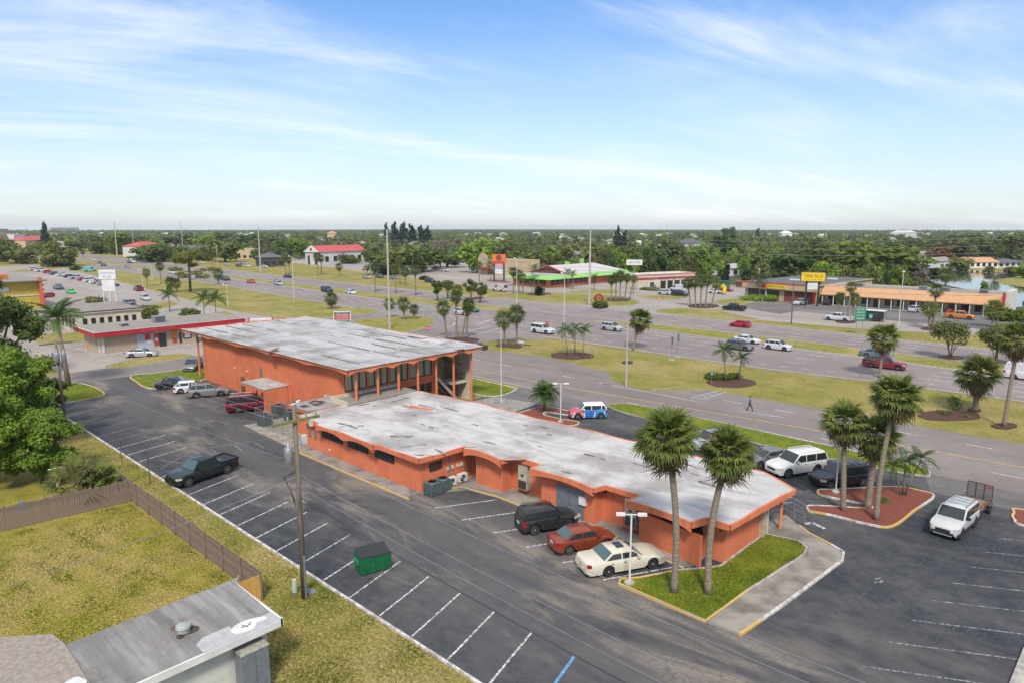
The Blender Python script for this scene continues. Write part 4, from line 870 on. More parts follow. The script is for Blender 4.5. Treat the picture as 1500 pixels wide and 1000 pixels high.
    cuts = {'sedan':[.5], 'luxury':[.52], 'compact':[.52], 'coupe':[.66], 'hatch':[.42,.80], 'box':[.38,.80], 'crossover':[.36,.72], 'jeep':[.36,.72], 'suv':[.33,.66], 'bigsuv':[.32,.64], 'pickup':[.58], 'van':[.26]}[style]
    cx = [S['ws']+.3+(S['rb']-S['ws']-.45)*c for c in cuts]; bounds = [None]+cx+[None]
    for i in range(len(bounds)-1):
        a, b = bounds[i], bounds[i+1]
        if style == 'van' and i > 0: continue
        lo = [(xA(zb_) if a is None else a+.045), (xC(zb_) if b is None else b-.045)]; hi_ = [(xA(zt_) if a is None else a+.045), (xC(zt_) if b is None else b-.045)]
        if hi_[1]-hi_[0] < .03: hi_[1] = hi_[0]+.03
        for sgn in (1,-1):
            p4 = [(L/2-lo[0], sgn*(side_y(zb_)+.008), zb_),(L/2-lo[1], sgn*(side_y(zb_)+.008), zb_),(L/2-hi_[1], sgn*(side_y(zt_)+.012), zt_),(L/2-hi_[0], sgn*(side_y(zt_)+.012), zt_)]
            if sgn > 0: p4 = p4[::-1]
            parts.append(('side_window', strip_quad(p4).mesh('side_window', M['glass_car']), None, False))
    # wheels: tyre with a spoked rim
    ty = MB().lathe([(R*.62,-.1),(R*.94,-.105),(R,-.07),(R,.07),(R*.94,.105),(R*.62,.1)], 20, 0, 'y').mesh('wheel', M['tyre'], 30)
    rm = MB().lathe([(R*.64,.085),(R*.64,.1),(R*.57,.1),(R*.55,.07)], 20, 0, 'y'); 
    for k in range(6):
        t = 2*math.pi*k/6; c, s_ = math.cos(t), math.sin(t); u = Vector((c,0,s_)); v = Vector((-s_,0,c))*R*.11; q = [u*R*.05-v, u*R*.57-v*.7, u*R*.57+v*.7, u*R*.05+v]
        rm.add([Vector((w_.x,.098,w_.z)) for w_ in q]+[Vector((w_.x,.07,w_.z)) for w_ in q], [(3,2,1,0),(0,1,5,4),(2,3,7,6)])
    rm.lathe([(R*.16,.07),(R*.14,.108)], 10, 0, 'y'); rmm = rm.mesh('rim', M['rim'])
    dk = MB().lathe([(R*.62,.06),(R*.6,.068)], 16, 0, 'y').mesh('dark_disc', M['trim'])  # dark disc closing the gaps between the spokes
    wheels = [((L/2-a, s_*(hw-.115), R), 0 if s_ > 0 else math.pi) for a in (a1,a2) for s_ in (1,-1)]
    # lamps, grille, bumpers, plates, mirrors as bodies of their own set into the shell
    def patch(x0, x1, z0, z1, s_, off=.012):     # piece that follows the flank between two stations
        mb = MB(); k = 4
        for i in range(k+1):
            x = x0+(x1-x0)*i/k; w = hw*plan(x)
            for z in (z0,z1): mb.v.append((L/2-x, s_*(w*1.0+off-.03*max(0,(z-zt(x)+.12))), z))
            for z in (z0,z1): mb.v.append((L/2-x, s_*(w*.9), z))
        for i in range(k):
            o = i*4; q = [(o,o+4,o+5,o+1),(o+1,o+5,o+7,o+3),(o+2,o,o+4,o+6)]
            for f in q: mb.f.append(f if s_ > 0 else f[::-1]); mb.m.append(0)
        for o, fl in ((0,False),(k*4,True)): f = (o,o+1,o+3,o+2); mb.f.append(f[::-1] if fl != (s_ > 0) else f); mb.m.append(0)
        return mb
    nz = S['nose']
    for s_ in (1,-1):
        parts.append(('headlight', patch(.015,.40,nz-.17,nz-.015,s_).mesh('headlight', M['lamp_clear']), None, False))
        tz = S['tail']; tall = style in ('suv','bigsuv','crossover','box','jeep','van','hatch','pickup')
        parts.append(('taillight', patch(L-.26,L-.01,tz-(.38 if tall else .26),tz-.05,s_).mesh('taillight', M['lamp_red']), None, False))
        mr = MB(); x = L/2-S['ws']-.42; mr.box(x-.1,x+.08,s_*(wb+.02) if s_ > 0 else -wb-.22,s_*(wb+.22) if s_ > 0 else -wb-.02,belt+.03,belt+.19); parts.append(('mirror', mr.mesh('mirror', [M['white']]), None, True))
    w0 = hw*plan(0)
    gr = MB(); gr.box(L/2-.03,L/2+.012,-w0*.62,w0*.62,nz-.32,nz-.15)
    for i in range(4): gr.box(L/2+.012,L/2+.02,-w0*.62,w0*.62,nz-.31+i*.043,nz-.295+i*.043)
    parts.append(('grille', gr.mesh('grille', M['trim']), None, False))
    parts.append(('front_bumper', MB().box(L/2-.05,L/2+.03,-w0*.93,w0*.93,cl+.12,cl+.27).mesh('front_bumper', [M['white']]), None, True))
    wl_ = hw*plan(L); parts.append(('rear_bumper', MB().box(-L/2-.03,-L/2+.05,-wl_*.95,wl_*.95,cl+.12,cl+.30).mesh('rear_bumper', [M['white']]), None, True))
    parts.append(('number_plate', MB().box(-L/2-.045,-L/2+.01,-.17,.17,cl+.42,cl+.57).mesh('number_plate', M['plate']), None, False))
    # door seams and handles
    db = [S['ws']+.22]+[c for c in cx[:2]]+[min(S['rb']-.25, a2-.1)]
    if style in ('coupe',): db = db[:1]+[cx[0]]
    for s_ in (1,-1):
        for i in range(len(db)-1):
            a, b = db[i]+.015, db[i+1]-.015
            if b-a < .3: continue
            mb = MB(); k = 3; zl = cl+.17
            zs = [zl, cl+(belt-cl)*.52, belt-.10, belt-.03]; ws_ = [.985,1.0,.985,.95]; off = .007
            for j in range(4):
                for i2 in range(k+1):
                    x = a+(b-a)*i2/k
                    z = max(zs[j], (zb(x)+.04) if j == 0 else (zb(x)+.06+.02*j if abs(x-a2) < Ra or abs(x-a1) < Ra else 0))
                    mb.v.append((L/2-x, s_*(hw*plan(x)*ws_[j]+off), z))
            for j in range(3):
                for i2 in range(k):
                    f = (j*(k+1)+i2, j*(k+1)+i2+1, (j+1)*(k+1)+i2+1, (j+1)*(k+1)+i2); mb.f.append(f[::-1] if s_ > 0 else f); mb.m.append(0)
            parts.append(('door', mb.mesh('door', [M['white']], True), None, True)); hb = MB().box(L/2-b+.06, L/2-b+.22, s_*(hw*.995)-.012+.012*s_, s_*(hw*.995)+.012+.012*s_, belt-.16, belt-.125); parts.append(('handle', hb.mesh('handle', [M['trim']]), len(parts)-1, False))
    if style in ('suv','bigsuv','crossover','jeep'):
        for s_ in (1,-1):
            q = MB(); q.tube([(L/2-S['rf']-.15,s_*(wr-.1),H-.01),(L/2-S['rf']-.3,s_*(wr-.1),H+.05),(L/2-S['rr']+.3,s_*(wr-.1),H+.05),(L/2-S['rr']+.15,s_*(wr-.1),H-.0)], .022, 6); parts.append(('roof_rail', q.mesh('roof_rail', M['trim'] if style != 'bigsuv' else M['white']), None, False))
        if style == 'suv':
            for i in range(3): x = L/2-S['rf']-.6-i*.6; parts.append(('roof_bar', MB().box(x-.03,x+.03,-wr+.1,wr-.1,H+.035,H+.06).mesh('roof_bar', M['grey_metal']), None, False))
    CARMESH[style] = (parts, ty, rmm, dk, wheels, S); return CARMESH[style]
PAINT = {}
def paint(col, metal=.25):
    k = (col, metal)
    if k not in PAINT: PAINT[k] = m_paint('car paint', col+(1,), metal)
    return PAINT[k]
def car(style, loc, deg, col, label, cat='car', group=None, name=None, detail=True, metal=.25, mats=None, sc=None, lower=None):
    parts, ty, rm, dk, wheels, S = car_meshes(style); p = paint(col, metal)
    T = thing(name or {'pickup':'pickup_truck','van':'van','suv':'suv','bigsuv':'suv','crossover':'suv','jeep':'suv'}.get(style,'car'), (loc[0], loc[1], loc[2] if len(loc) > 2 else .012), label, cat, math.radians(deg), group)
    if sc: T.scale = sc
    objs = []
    for nm, me, par, pt in parts:
        if not detail and nm in ('handle','door','number_plate','mirror','roof_rail','roof_bar','grille'): objs.append(None); continue
        o = bpy.data.objects.new(nm, me); link(o, objs[par] if par is not None else T); objs.append(o)
        if pt:
            o.material_slots[0].link = 'OBJECT'; o.material_slots[0].material = (mats or {}).get(nm, p)
        elif mats and nm in mats: o.material_slots[0].link = 'OBJECT'; o.material_slots[0].material = mats[nm]
    for (q, a) in wheels:
        w = bpy.data.objects.new('wheel', ty); link(w, T); w.location = q; w.rotation_euler = (0,0,a); r_ = bpy.data.objects.new('rim', rm); link(r_, w)
        if detail: d_ = bpy.data.objects.new('dark_disc', dk); link(d_, w)
    return T, {o.name.split('.')[0]: o for o in objs if o}
def mid(a, b): return ((a.x+b.x)/2, (a.y+b.y)/2)
def from_wheels(style, rear, front, side):     # car centre and heading from the photo points where the near wheels touch the ground
    S = STY[style]; a = P(*rear); b = P(*front); d = (b-a).normalized(); ang = math.degrees(math.atan2(d.y, d.x))
    mid_ = (a+b)/2; c = L2 = S['L']/2-(S['ax'][0]+S['ax'][1])/2; n = Vector((-d.y, d.x)); hw = S['W']/2-.1
    ctr = mid_-d*c+n*hw*side; return (ctr.x, ctr.y), ang
def pcar(style, rear, front, side, col, label, **k):
    loc, ang = from_wheels(style, rear, front, side); return car(style, loc, k.pop('deg', ang), col, label, **k)
GRP = 'cars parked beside the orange wing'
pcar('pickup', (331,694), (279,712), -1, (.006,.017,.016), 'dark green pickup truck parked across stall lines by the kerb', cat='pickup')
T, o = pcar('jeep', (789,787), (836,768), 1, (.045,.045,.048), 'grey and black boxy suv nose in by the grey doors', cat='suv', deg=64, metal=.55, mats={'rear_bumper': M['trim'], 'front_bumper': M['trim']})
pcar('compact', (834,815), (892,797), 1, (.30,.055,.022), 'copper red sedan parked between the grey suv and the cream sedan', deg=64, metal=.45)
T, o = pcar('luxury', (890,844), (956,832), 1, (.60,.55,.43), 'long cream sedan with a sunroof beside the lamp post', deg=62, metal=.1)
MB().box(-.5,-.02,-.36,.36,1.475,1.492).build('sunroof', M['glass'], T)
T, o = pcar('suv', (1428,770), (1404,791), -1, (.55,.54,.51), 'silver white suv towing a mesh sided trailer', cat='suv', deg=-96, metal=.2, mats={'front_bumper': M['trim'], 'rear_bumper': M['trim'], 'mirror': M['trim']})
suv_loc = T.location.copy()
MB().box(-2.4,2.38,-.94,-.90,.30,.56).build('side_cladding', M['trim'], T); MB().box(-2.4,2.38,.90,.94,.30,.56).build('side_cladding', M['trim'], T)
t = NT('printed wrap'); sp = t.n('ShaderNodeSeparateXYZ'); t.l(t.coords(), sp.inputs[0]); nx = t.noise(1.6, 4); fx_ = t.math('ADD', sp.outputs[0], t.math('MULTIPLY', t.math('SUBTRACT', nx, .5), 1.3))
c = t.mix(t.rng(fx_, .55, .95), C(.03,.13,.36), C(.48,.07,.10)); c = t.mix(t.rng(fx_, -1.2, -.4, 1., 0.), c, C(.03,.24,.46)); wn = t.n('ShaderNodeTexWave'); wn.inputs['Scale'].default_value = .8; wn.inputs['Distortion'].default_value = 3; t.l(t.coords((.35,.3,1.6)), wn.inputs[0])
c = t.mix(t.math('MULTIPLY', t.rng(wn.outputs[1], .93, .985), t.rng(sp.outputs[2], .95, .6)), c, C(.55,.6,.7)); c = t.mix(t.rng(sp.outputs[2], 1.02, 1.10), c, C(.7,.7,.7)); M['wrap'] = t.done(c, .3)
T, o = pcar('box', (879,613), (848,614), -1, (.6,.6,.6), 'small boxy car with red and blue printed wrap and white roof', deg=-132, mats={k: M['wrap'] for k in ('body','door','front_bumper','rear_bumper','mirror')})
MB().lathe([(.0,.915),(.14,.915),(.14,.925)], 14, 0, 'y', (.78,0,.62)).build('badge', M['yellow_sign'], T)
pcar('bigsuv', (1200,691), (1152,702), -1, (.64,.61,.56), 'large white suv parked between the grey sedan and black suv', cat='suv', deg=-117, metal=.05, group='cars parked along the front of the wing')
pcar('suv', (1264,712), (1214,716), -1, (.014,.014,.016), 'shiny black suv parked behind the palm island lamp', cat='suv', deg=-123, group='cars parked along the front of the wing', sc=(1.05,1.03,.98))
pcar('sedan', (1152,678), (1114,688), -1, (.21,.21,.21), 'grey sedan parked beside the large white suv', deg=-117, group='cars parked along the front of the wing', metal=.5)
c = P(1042,655); car('crossover', (c.x, c.y), -117, (.45,.45,.46), 'pale silver car half hidden behind the right palm crown', group='cars parked along the front of the wing', metal=.5)
G2 = 'cars parked along the side of the tall orange building'
pcar('crossover', (289,583), (323,580), 1, (.26,.25,.235), 'silver grey crossover parked between white car and burgundy suv', group=G2, deg=66, metal=.5, sc=(1.03,1,1))
pcar('hatch', (272,577), (300,572), 1, (.64,.64,.63), 'white hatchback parked between black sedan and silver crossover', group=G2, deg=66, metal=.05)
pcar('sedan', (243,571), (280,566), 1, (.012,.016,.018), 'black sedan parked beside the street lawn', group=G2, deg=66)
pcar('bigsuv', (351,605), (391,601), 1, (.13,.008,.018), 'burgundy suv with silver roof rack parked by the small canopy', cat='suv', group=G2, deg=62, metal=.4)
c = P(283,541); car('crossover', (c.x, c.y), -38, (.20,.195,.19), 'grey suv on the cross street behind the slim column', cat='suv', metal=.5)
pcar('coupe', (193,524), (220,523), 1, (.48,.48,.49), 'silver coupe parked outside the red trimmed store', metal=.5)
# traffic on the highway, each at its own place
HWY = [('bigsuv',(795,488),0,(.62,.62,.61),'white suv on the near lanes beside the wrong way sign'),('crossover',(896,484),0,(.45,.45,.45),'silver suv on the near lanes left of the leaning palm'),
 ('hatch',(1084,479),180,(.45,.008,.02),'bright red hatchback on the far lanes'),('sedan',(1094,502),0,(.64,.64,.63),'white sedan just behind the grey suv on the near lanes'),('crossover',(1083,512),0,(.12,.115,.11),'dark grey suv on the nearest lane'),
 ('crossover',(1139,512),0,(.63,.62,.60),'white crossover right of the grey suv'),('sedan',(1283,523),0,(.10,.15,.17),'teal grey sedan passing the red pickup'),('pickup',(1295,539),0,(.22,.012,.022),'red and white pickup with an empty flat bed'),
 ('van',(1506,556),0,(.62,.62,.62),'white van at the right edge of the picture'),('crossover',(677,461),0,(.60,.60,.59),'white car at the junction behind three palms'),('sedan',(690,457),0,(.02,.09,.10),'dark teal car beyond the white one at the junction'),
 ('hatch',(514,431),0,(.6,.6,.6),'white hatchback on the near lanes left of the tall pole'),('bigsuv',(479,428),0,(.02,.022,.03),'dark suv just ahead of the shrub palm'),('crossover',(408,418),0,(.4,.4,.41),'silver car with another close behind it'),('sedan',(402,415),0,(.45,.45,.46),'silver grey car tailing the silver one'),('sedan',(421,407),180,(.02,.03,.07),'navy sedan on the far lanes beyond a lamp'),
 ('hatch',(368,415),0,(.50,.05,.03),'orange red car on the left stretch of highway'),('pickup',(330,411),0,(.03,.03,.035),'black truck passing behind a palm on the highway'),('hatch',(252,401),0,(.6,.6,.62),'small white car far along the highway left of the pine'),('sedan',(187,392),0,(.32,.32,.33),'grey car far along the highway'),('sedan',(152,390),0,(.05,.06,.12),'dark blue car followed by another far up the highway'),('hatch',(146,386),0,(.08,.09,.14),'slate car ahead of the dark blue one far up the highway'),('crossover',(137,382),0,(.6,.6,.6),'white suv far up the highway beyond the bend'),('hatch',(112,383),0,(.58,.58,.57),'white car by the big oak at the far left'),('sedan',(190,386),0,(.03,.03,.03),'black car ahead of a white one near the far left lamp'),('van',(195,385),0,(.6,.6,.6),'white van near the far left lamp')]
for st_, px, deg, col, lab in HWY:
    c = P(*px); dq = -.9 if deg == 0 else .9
    sl = math.degrees(math.atan2(interp(HN,c.x+10)-interp(HN,c.x-10), 20))
    if st_ == 'pickup' and 'red' in lab: T, o = car(st_, (c.x,c.y,.016), deg+sl, col, lab, cat='pickup', group='traffic on the highway', mats={'front_bumper': M['white'], 'load_bed': M['trim']})
    else: car(st_, (c.x,c.y,.016), deg+sl, col, lab, cat={'pickup':'pickup','van':'van','bigsuv':'suv','crossover':'suv'}.get(st_,'car'), group='traffic on the highway', detail=c.x > -120)
# cars in the side parking at far left
LEFT = [('van',(131,398),95,(.18,.45,.42),'pale teal food truck parked on the grass left of the plaza sign'),('pickup',(203,426),175,(.16,.01,.03),'maroon pickup at the right end of the left parking row'),('crossover',(213,440),-5,(.5,.52,.52),'pale silver car crossing the left paving'),('jeep',(186,448),-95,(.2,.21,.22),'grey suv driving towards the camera by the plaza sign'),('pickup',(86,424),0,(.09,.09,.10),'dark grey pickup beside the yellow building'),('coupe',(104,430),0,(.03,.5,.09),'lime green car beside the yellow building'),('hatch',(69,436),-60,(.4,.03,.03),'red car behind the orange column of the yellow building')]
for st_, px, deg, col, lab in LEFT: c = P(*px); car(st_, (c.x,c.y,.012), deg, col, lab, cat='pickup' if st_ == 'pickup' else 'car', group='cars on the left paving', detail=False)
rowc = [(.6,.6,.6),(.6,.6,.58),(.4,.03,.03),(.1,.1,.12),(.6,.6,.6),(.03,.035,.05),(.4,.41,.43),(.55,.02,.03),(.6,.6,.6),(.62,.62,.62),(.3,.3,.3),(.05,.06,.09)]
rs = ['crossover','bigsuv','hatch','sedan','crossover','sedan','pickup','sedan','bigsuv','pickup','van','sedan']
rn = dict(zip(range(12), ('white suv','tall white suv','small red hatchback','charcoal sedan','white crossover','black sedan','silver pickup','crimson sedan','big white suv','white pickup','grey van','navy sedan')))
for k in range(12):
    px = 50+k*10.4; c = P(px, 396+(px-50)*.208); 
    car(rs[k], (c.x,c.y,.012), 100, rowc[k], '%s in the long left row, %s from its far end' % (rn[k], ('first','second','third','fourth','fifth','sixth','seventh','eighth','ninth','tenth','eleventh','twelfth')[k]), cat='car', group='cars in the long row at far left', detail=False)
# cars by the businesses beyond the highway
BIZ = [('pickup',(1075,455),180,(.012,.012,.013),'black pickup on the service road beyond the highway'),('hatch',(1097,437),10,(.6,.6,.6),'white car half hidden by the hedge of the tyre shop'),('suv',(1172,447),-100,(.5,.5,.5),'silver suv parked outside the brick wall of the tyre shop'),('jeep',(1215,447),80,(.03,.03,.035),'black jeep parked beside the tyre shop sign'),('pickup',(1228,470),180,(.6,.6,.6),'white pickup towing the black trailer'),('pickup',(1406,467),0,(.6,.2,.03),'orange pickup parked by the strip of shops'),('hatch',(1400,460),20,(.5,.02,.03),'red car behind the orange pickup'),('crossover',(1341,457),80,(.5,.5,.52),'pale car parked at the middle of the shops'),('coupe',(1492,463),0,(.01,.2,.2),'teal car at the right end of the shops'),('crossover',(1268,447),80,(.035,.04,.035),'dark car parked in front of the left shops'),
 ('sedan',(956,424),0,(.14,.15,.16),'dark grey sedan outside the car care bays'),('crossover',(974,432),0,(.45,.46,.47),'silver car parked left of the black suv'),('bigsuv',(996,434),0,(.013,.014,.018),'black suv parked under the car care palms'),('van',(993,427),170,(.6,.6,.61),'white van parked outside the car care bays'),('sedan',(1048,430),0,(.6,.6,.58),'white sedan right of the car care palms'),('hatch',(1064,427),0,(.3,.01,.02),'dark red car beside the yellow inflatable'),('van',(732,427),180,(.55,.5,.5),'white and orange van beyond the far lanes'),
 ('suv',(630,414),0,(.02,.02,.024),'black suv parked left of the roadside hedge'),('sedan',(537,408),0,(.35,.36,.38),'grey sedan parked on the service drive by a dark box'),('crossover',(556,407),0,(.1,.11,.13),'slate car on the service drive behind the tall pole'),('sedan',(576,409),0,(.2,.22,.28),'blue grey sedan on the service drive'),('crossover',(652,398),0,(.6,.6,.6),'white suv on the far lot among the trees'),('pickup',(640,395),90,(.12,.05,.04),'brown truck on the far lot among the trees'),
 ('sedan',(333,389),0,(.4,.4,.42),'silver car in the far bank lot'),('crossover',(350,391),0,(.05,.05,.05),'black suv in the far bank lot'),('sedan',(362,391),0,(.6,.6,.6),'white sedan in the far bank lot'),('sedan',(388,392),0,(.5,.5,.52),'white sedan by the dark roofed bank'),('crossover',(397,391),0,(.03,.03,.03),'black suv by the dark roofed bank'),('van',(236,382),0,(.6,.6,.6),'white van on the far side near the red roof'),('sedan',(295,386),0,(.55,.55,.55),'white car on the far side drive'),('crossover',(356,387),0,(.3,.3,.3),'grey suv behind the cars of the far bank lot')]
for st_, px, deg, col, lab in BIZ: c = P(*px); car(st_, (c.x,c.y,.016), deg, col, lab, cat={'pickup':'pickup','van':'van'}.get(st_,'car'), group='vehicles at the businesses beyond the highway', detail=False)
# trailers
T = thing('utility_trailer', (suv_loc.x+.35, suv_loc.y+4.6, .012), 'small dark mesh sided utility trailer behind the silver white suv', 'trailer', math.radians(-96))
b = MB().box(-1.25,1.25,-.78,.78,.5,.56); b.build('deck', m_plain('deck boards', C(.24,.17,.11), C(.16,.11,.07), 3, .9, stretch=(1,7,1)), T)
fr = MB(); 
for s_ in (-1,1): fr.box(-1.28,1.28,s_*.8-.03,s_*.8+.03,.45,.55); fr.box(-1.28,1.28,s_*.8-.025,s_*.8+.025,.85,.9); [fr.box(x-.025,x+.025,s_*.8-.025,s_*.8+.025,.5,.88) for x in (-1.25,-.4,.4,1.25)]
fr.bar((1.25,-.5,.48),(2.3,0,.48),.07,.07); fr.bar((1.25,.5,.48),(2.3,0,.48),.07,.07); fr.build('frame', M['rust'], T)
gt = MB(); 
for y in (-.8,-.27,.27,.8): gt.box(-1.36,-1.31,y-.025,y+.025,.5,1.75)
for z in (.55,1.73): gt.box(-1.36,-1.31,-.8,.8,z-.025,z+.025)
go = gt.build('gate', M['black'], T); mw = MB()
for i in range(26): y = -.78+i*.0624; mw.box(-1.338,-1.332,y-.006,y+.006,.55,1.73)
for i in range(20): z = .58+i*.06; mw.box(-1.344,-1.338,-.78,.78,z-.006,z+.006)
tag(mw.build('mesh_wire', M['charcoal'], go), kind='stuff'); MB().box(-1.33,-1.30,.3,.72,1.5,1.6).build('sign_plate', M['red_sign'], go)
_, ty_, rm_, dk_, _, _ = car_meshes('hatch')
for s_ in (-1,1): w_ = inst('wheel', ty_, T, (-.25, s_*.95, .32), 0 if s_ > 0 else math.pi); inst('rim', rm_, w_); MB().box(-.68,.18,s_*.95-.13,s_*.95+.13,.66,.70).build('mudguard', M['charcoal'], T)
c = P(1277,470); T = thing('cargo_trailer', (c.x, c.y, .016), 'black enclosed trailer with white roof and teal lettering', 'trailer', math.radians(180)); b = MB().box(-2.6,2.6,-1.1,1.1,.45,2.3); b.build('body', M['black'], T); MB().prism([(-2.65,-1.15),(2.65,-1.15),(2.95,0),(2.65,1.15),(-2.65,1.15)],2.3,2.42).build('roof', M['white'], T)
MB().box(-2.64,-2.6,-1.08,1.08,.5,2.28).build('rear_door', M['grey_metal'], T)
for dx in (-.9,-.15):
    for s_ in (-1,1): w_ = inst('wheel', ty_, T, (dx-.4, s_*1.05, .32), 0 if s_ > 0 else math.pi); inst('rim', rm_, w_)
lt = inst('lettering', text_mesh('LAWN SERVICE', .42, m_plain('teal print', C(.03,.3,.22), C(.02,.25,.18)), 2.6), T, (0, 1.115, 1.6), math.pi); MB().lathe([(.0,1.105),(.42,1.105),(.42,1.112)], 18, 0, 'y', (0,0,1.1)).build('emblem', m_plain('teal emblem', C(.05,.38,.28), C(.3,.45,.4), 3), T)
# ---------------------------------------------------------------- palms
M['frond'] = m_leaf('palm frond', C(.065,.10,.017), C(.205,.24,.05), C(.16,.18,.04)); M['frond_old'] = m_leaf('old palm frond', C(.10,.095,.03), C(.19,.16,.06)); M['frond_dead'] = m_leaf('dead palm frond', C(.13,.085,.045), C(.25,.175,.10))
M['feather'] = m_leaf('feather palm frond', C(.025,.062,.014), C(.06,.12,.025), C(.10,.16,.03)); M['crownshaft'] = m_plain('green crownshaft', C(.16,.24,.04), C(.12,.18,.03), 3, .6)
def fan_frond(rs, L=1.0, fan=1.0, seg=17, droop=.35):
    """costapalmate leaf: a stalk along +x that arches, then narrow folded blades radiating from its tip"""
    V, F, T = [], [], []
    def q(a, b, c, d, t): o = len(V); V.extend([a,b,c,d]); F.append((o,o+1,o+2,o+3)); T.append(t)
    st = [Vector((L*t, 0, .10*L*t-.16*L*t*t)) for t in (0,.5,1)]
    for a, b in zip(st, st[1:]): w = Vector((0,.022,0)); q(a-w, b-w, b+w, a+w, .55)
    hub = st[-1]; ax = (st[-1]-st[-2]).normalized()
    for i in range(seg):
        u = (i/(seg-1)-.5)*2; ang = u*math.radians(108)+rs.uniform(-.05,.05); ln = fan*(1.02-.30*abs(u)**1.5)*rs.uniform(.9,1.08)
        d = Vector((math.cos(ang), math.sin(ang), 0)); d = Vector((d.x*ax.x, d.y, d.x*ax.z+.02)); sd = Vector((-math.sin(ang), math.cos(ang), 0)); w = fan*.072
        lift = -.10*abs(u)+rs.uniform(-.05,.05); p0 = hub+d*.03; p1 = hub+d*ln*.55+Vector((0,0,lift*ln*.5)); p2 = hub+d*ln*.92+Vector((0,0,lift*ln-droop*ln*rs.uniform(.5,1.25))); t = rs.uniform(.1,1)
        up = Vector((0,0,w*.5))
        q(p0, p1-sd*w, p1+up, p0, t); q(p0, p1+up, p1+sd*w, p0, max(0,t-.18)); q(p1-sd*w, p2, p2, p1+up, t*.9); q(p1+up, p2, p2, p1+sd*w, max(0,t-.18))
    return V, F, T
def to_mesh(name, V, F, T, mat): return quadmesh(name, np.array([tuple(v) for v in V]), np.array(F), mat, 4, T)
def tri_clean(V, F, T):     # degenerate quads become triangles: keep simple lists
    return V, [tuple(dict.fromkeys(f)) for f in F], T
def pm(name, V, F, T, mat):
    me = bpy.data.meshes.new(name); FF = []
    for f in F:
        u = []; 
        for i in f:
            if not u or (V[i]-V[u[-1]]).length > 1e-5: u.append(i)
        if len(u) > 2 and (V[u[0]]-V[u[-1]]).length < 1e-5: u.pop()
        FF.append(u)
    keep = [k for k, u in enumerate(FF) if len(u) > 2]
    me.from_pydata([tuple(v) for v in V], [], [FF[k] for k in keep]); me.materials.append(mat); a = me.attributes.new('tint','FLOAT','FACE'); a.data.foreach_set('value', np.array([T[k] for k in keep], np.float32)); me.update(); return me
_rs = random.Random(5)
FAN = [pm('frond', *fan_frond(_rs, 1.15, 1.1, 17, .30), M['frond']) for _ in range(4)]; FAN_O = [pm('frond', *fan_frond(_rs, 1.1, 1.05, 15, .55), M['frond_old']) for _ in range(2)]; FAN_D = [pm('dead_frond', *fan_frond(_rs, .9, 1.05, 12, 1.5), M['frond_dead']) for _ in range(2)]
def fan_layout(n, rs, dead=.22, low=-70):
    out = []
    for i in range(n):
        t = (i+.5)/n; el = 82-(82-low)*t**.92+rs.uniform(-9,9); az = i*137.5+rs.uniform(-14,14); k = FAN if t < .62 else (FAN_O if t < 1-dead else FAN_D)
        if t < .62 and rs.random() < .06: k = FAN_O
        out.append((k[rs.randrange(len(k))], math.radians(az), math.radians(el), rs.uniform(.85,1.1), rs.uniform(-.3,.3)))
    return out
def trunk_mb(h, r0, r1, lean=(0,0), n=12, bow=0.0, flare=1.35):
    pts, rr = [], []
    for i in range(n+1):
        t = i/n; s = math.sin(math.pi*t); pts.append((lean[0]*t+bow*s, lean[1]*t+bow*.5*s, h*t)); r = r0+(r1-r0)*t
        if t < .1: r *= 1+(flare-1)*(1-t/.1)
        rr.append(r*(1+.05*math.sin(i*2.7)))
    return MB().tube(pts, rr, 10)
CROWN = []
for v_ in range(4):          # joined crowns for palms too small to pick fronds apart
    V, F, T = [], [], []; rs = random.Random(40+v_)
    for k, az, el, sc, roll in fan_layout(46, rs, .16, -66):
        R_ = Matrix.Rotation(az,4,'Z') @ Matrix.Rotation(-el,4,'Y') @ Matrix.Rotation(roll,4,'X') @ Matrix.Scale(sc,4)
        dead = k in FAN_D; vv, ff, tt = fan_frond(rs, .95 if not dead else .7, 1.05, 9, .35 if not dead else .9); o = len(V)
        V += [R_ @ x for x in vv]; F += [tuple(i+o for i in f) for f in ff]; T += [x*(.75 if not dead else 1) for x in tt]
    CROWN.append(pm('crown', V, F, T, M['frond']))
def sabal(loc, h, cr, label, group=None, lean=(0,0), single=False, tr=.17, seed=0, n=54, bow=0., low=-70, dead=.22):
    rs = random.Random(seed*13+3); T = thing('cabbage_palm', loc, label, 'palm tree', 0, group)
    trunk_mb(h, tr, tr*.85, lean, 12, bow).build('trunk', M['trunk'], T, True); top = (lean[0], lean[1], h)
    if single:
        for me, az, el, sc, roll in fan_layout(n, rs, dead, low):
            o = bpy.data.objects.new(me.name.split('.')[0], me); link(o, T); o.matrix_local = Matrix.Translation(top) @ Matrix.Rotation(az,4,'Z') @ Matrix.Rotation(-el,4,'Y') @ Matrix.Rotation(roll,4,'X') @ Matrix.Scale(sc*cr/1.95,4)
        bt = MB(); 
        for i in range(22): a = i*2.4; z = h-.1-.055*i; bt.bar((lean[0]*z/h+math.cos(a)*tr*.8,lean[1]*z/h+math.sin(a)*tr*.8,z),(lean[0]*z/h+math.cos(a)*tr*1.9,lean[1]*z/h+math.sin(a)*tr*1.9,z+.32),.07,.03)
        tag(bt.build('leaf_base', M['frond_dead'], T), kind='stuff')
    else:
        inst('crown', CROWN[seed % 4], T, top, rs.uniform(0,6.28), cr/1.62)
    return T
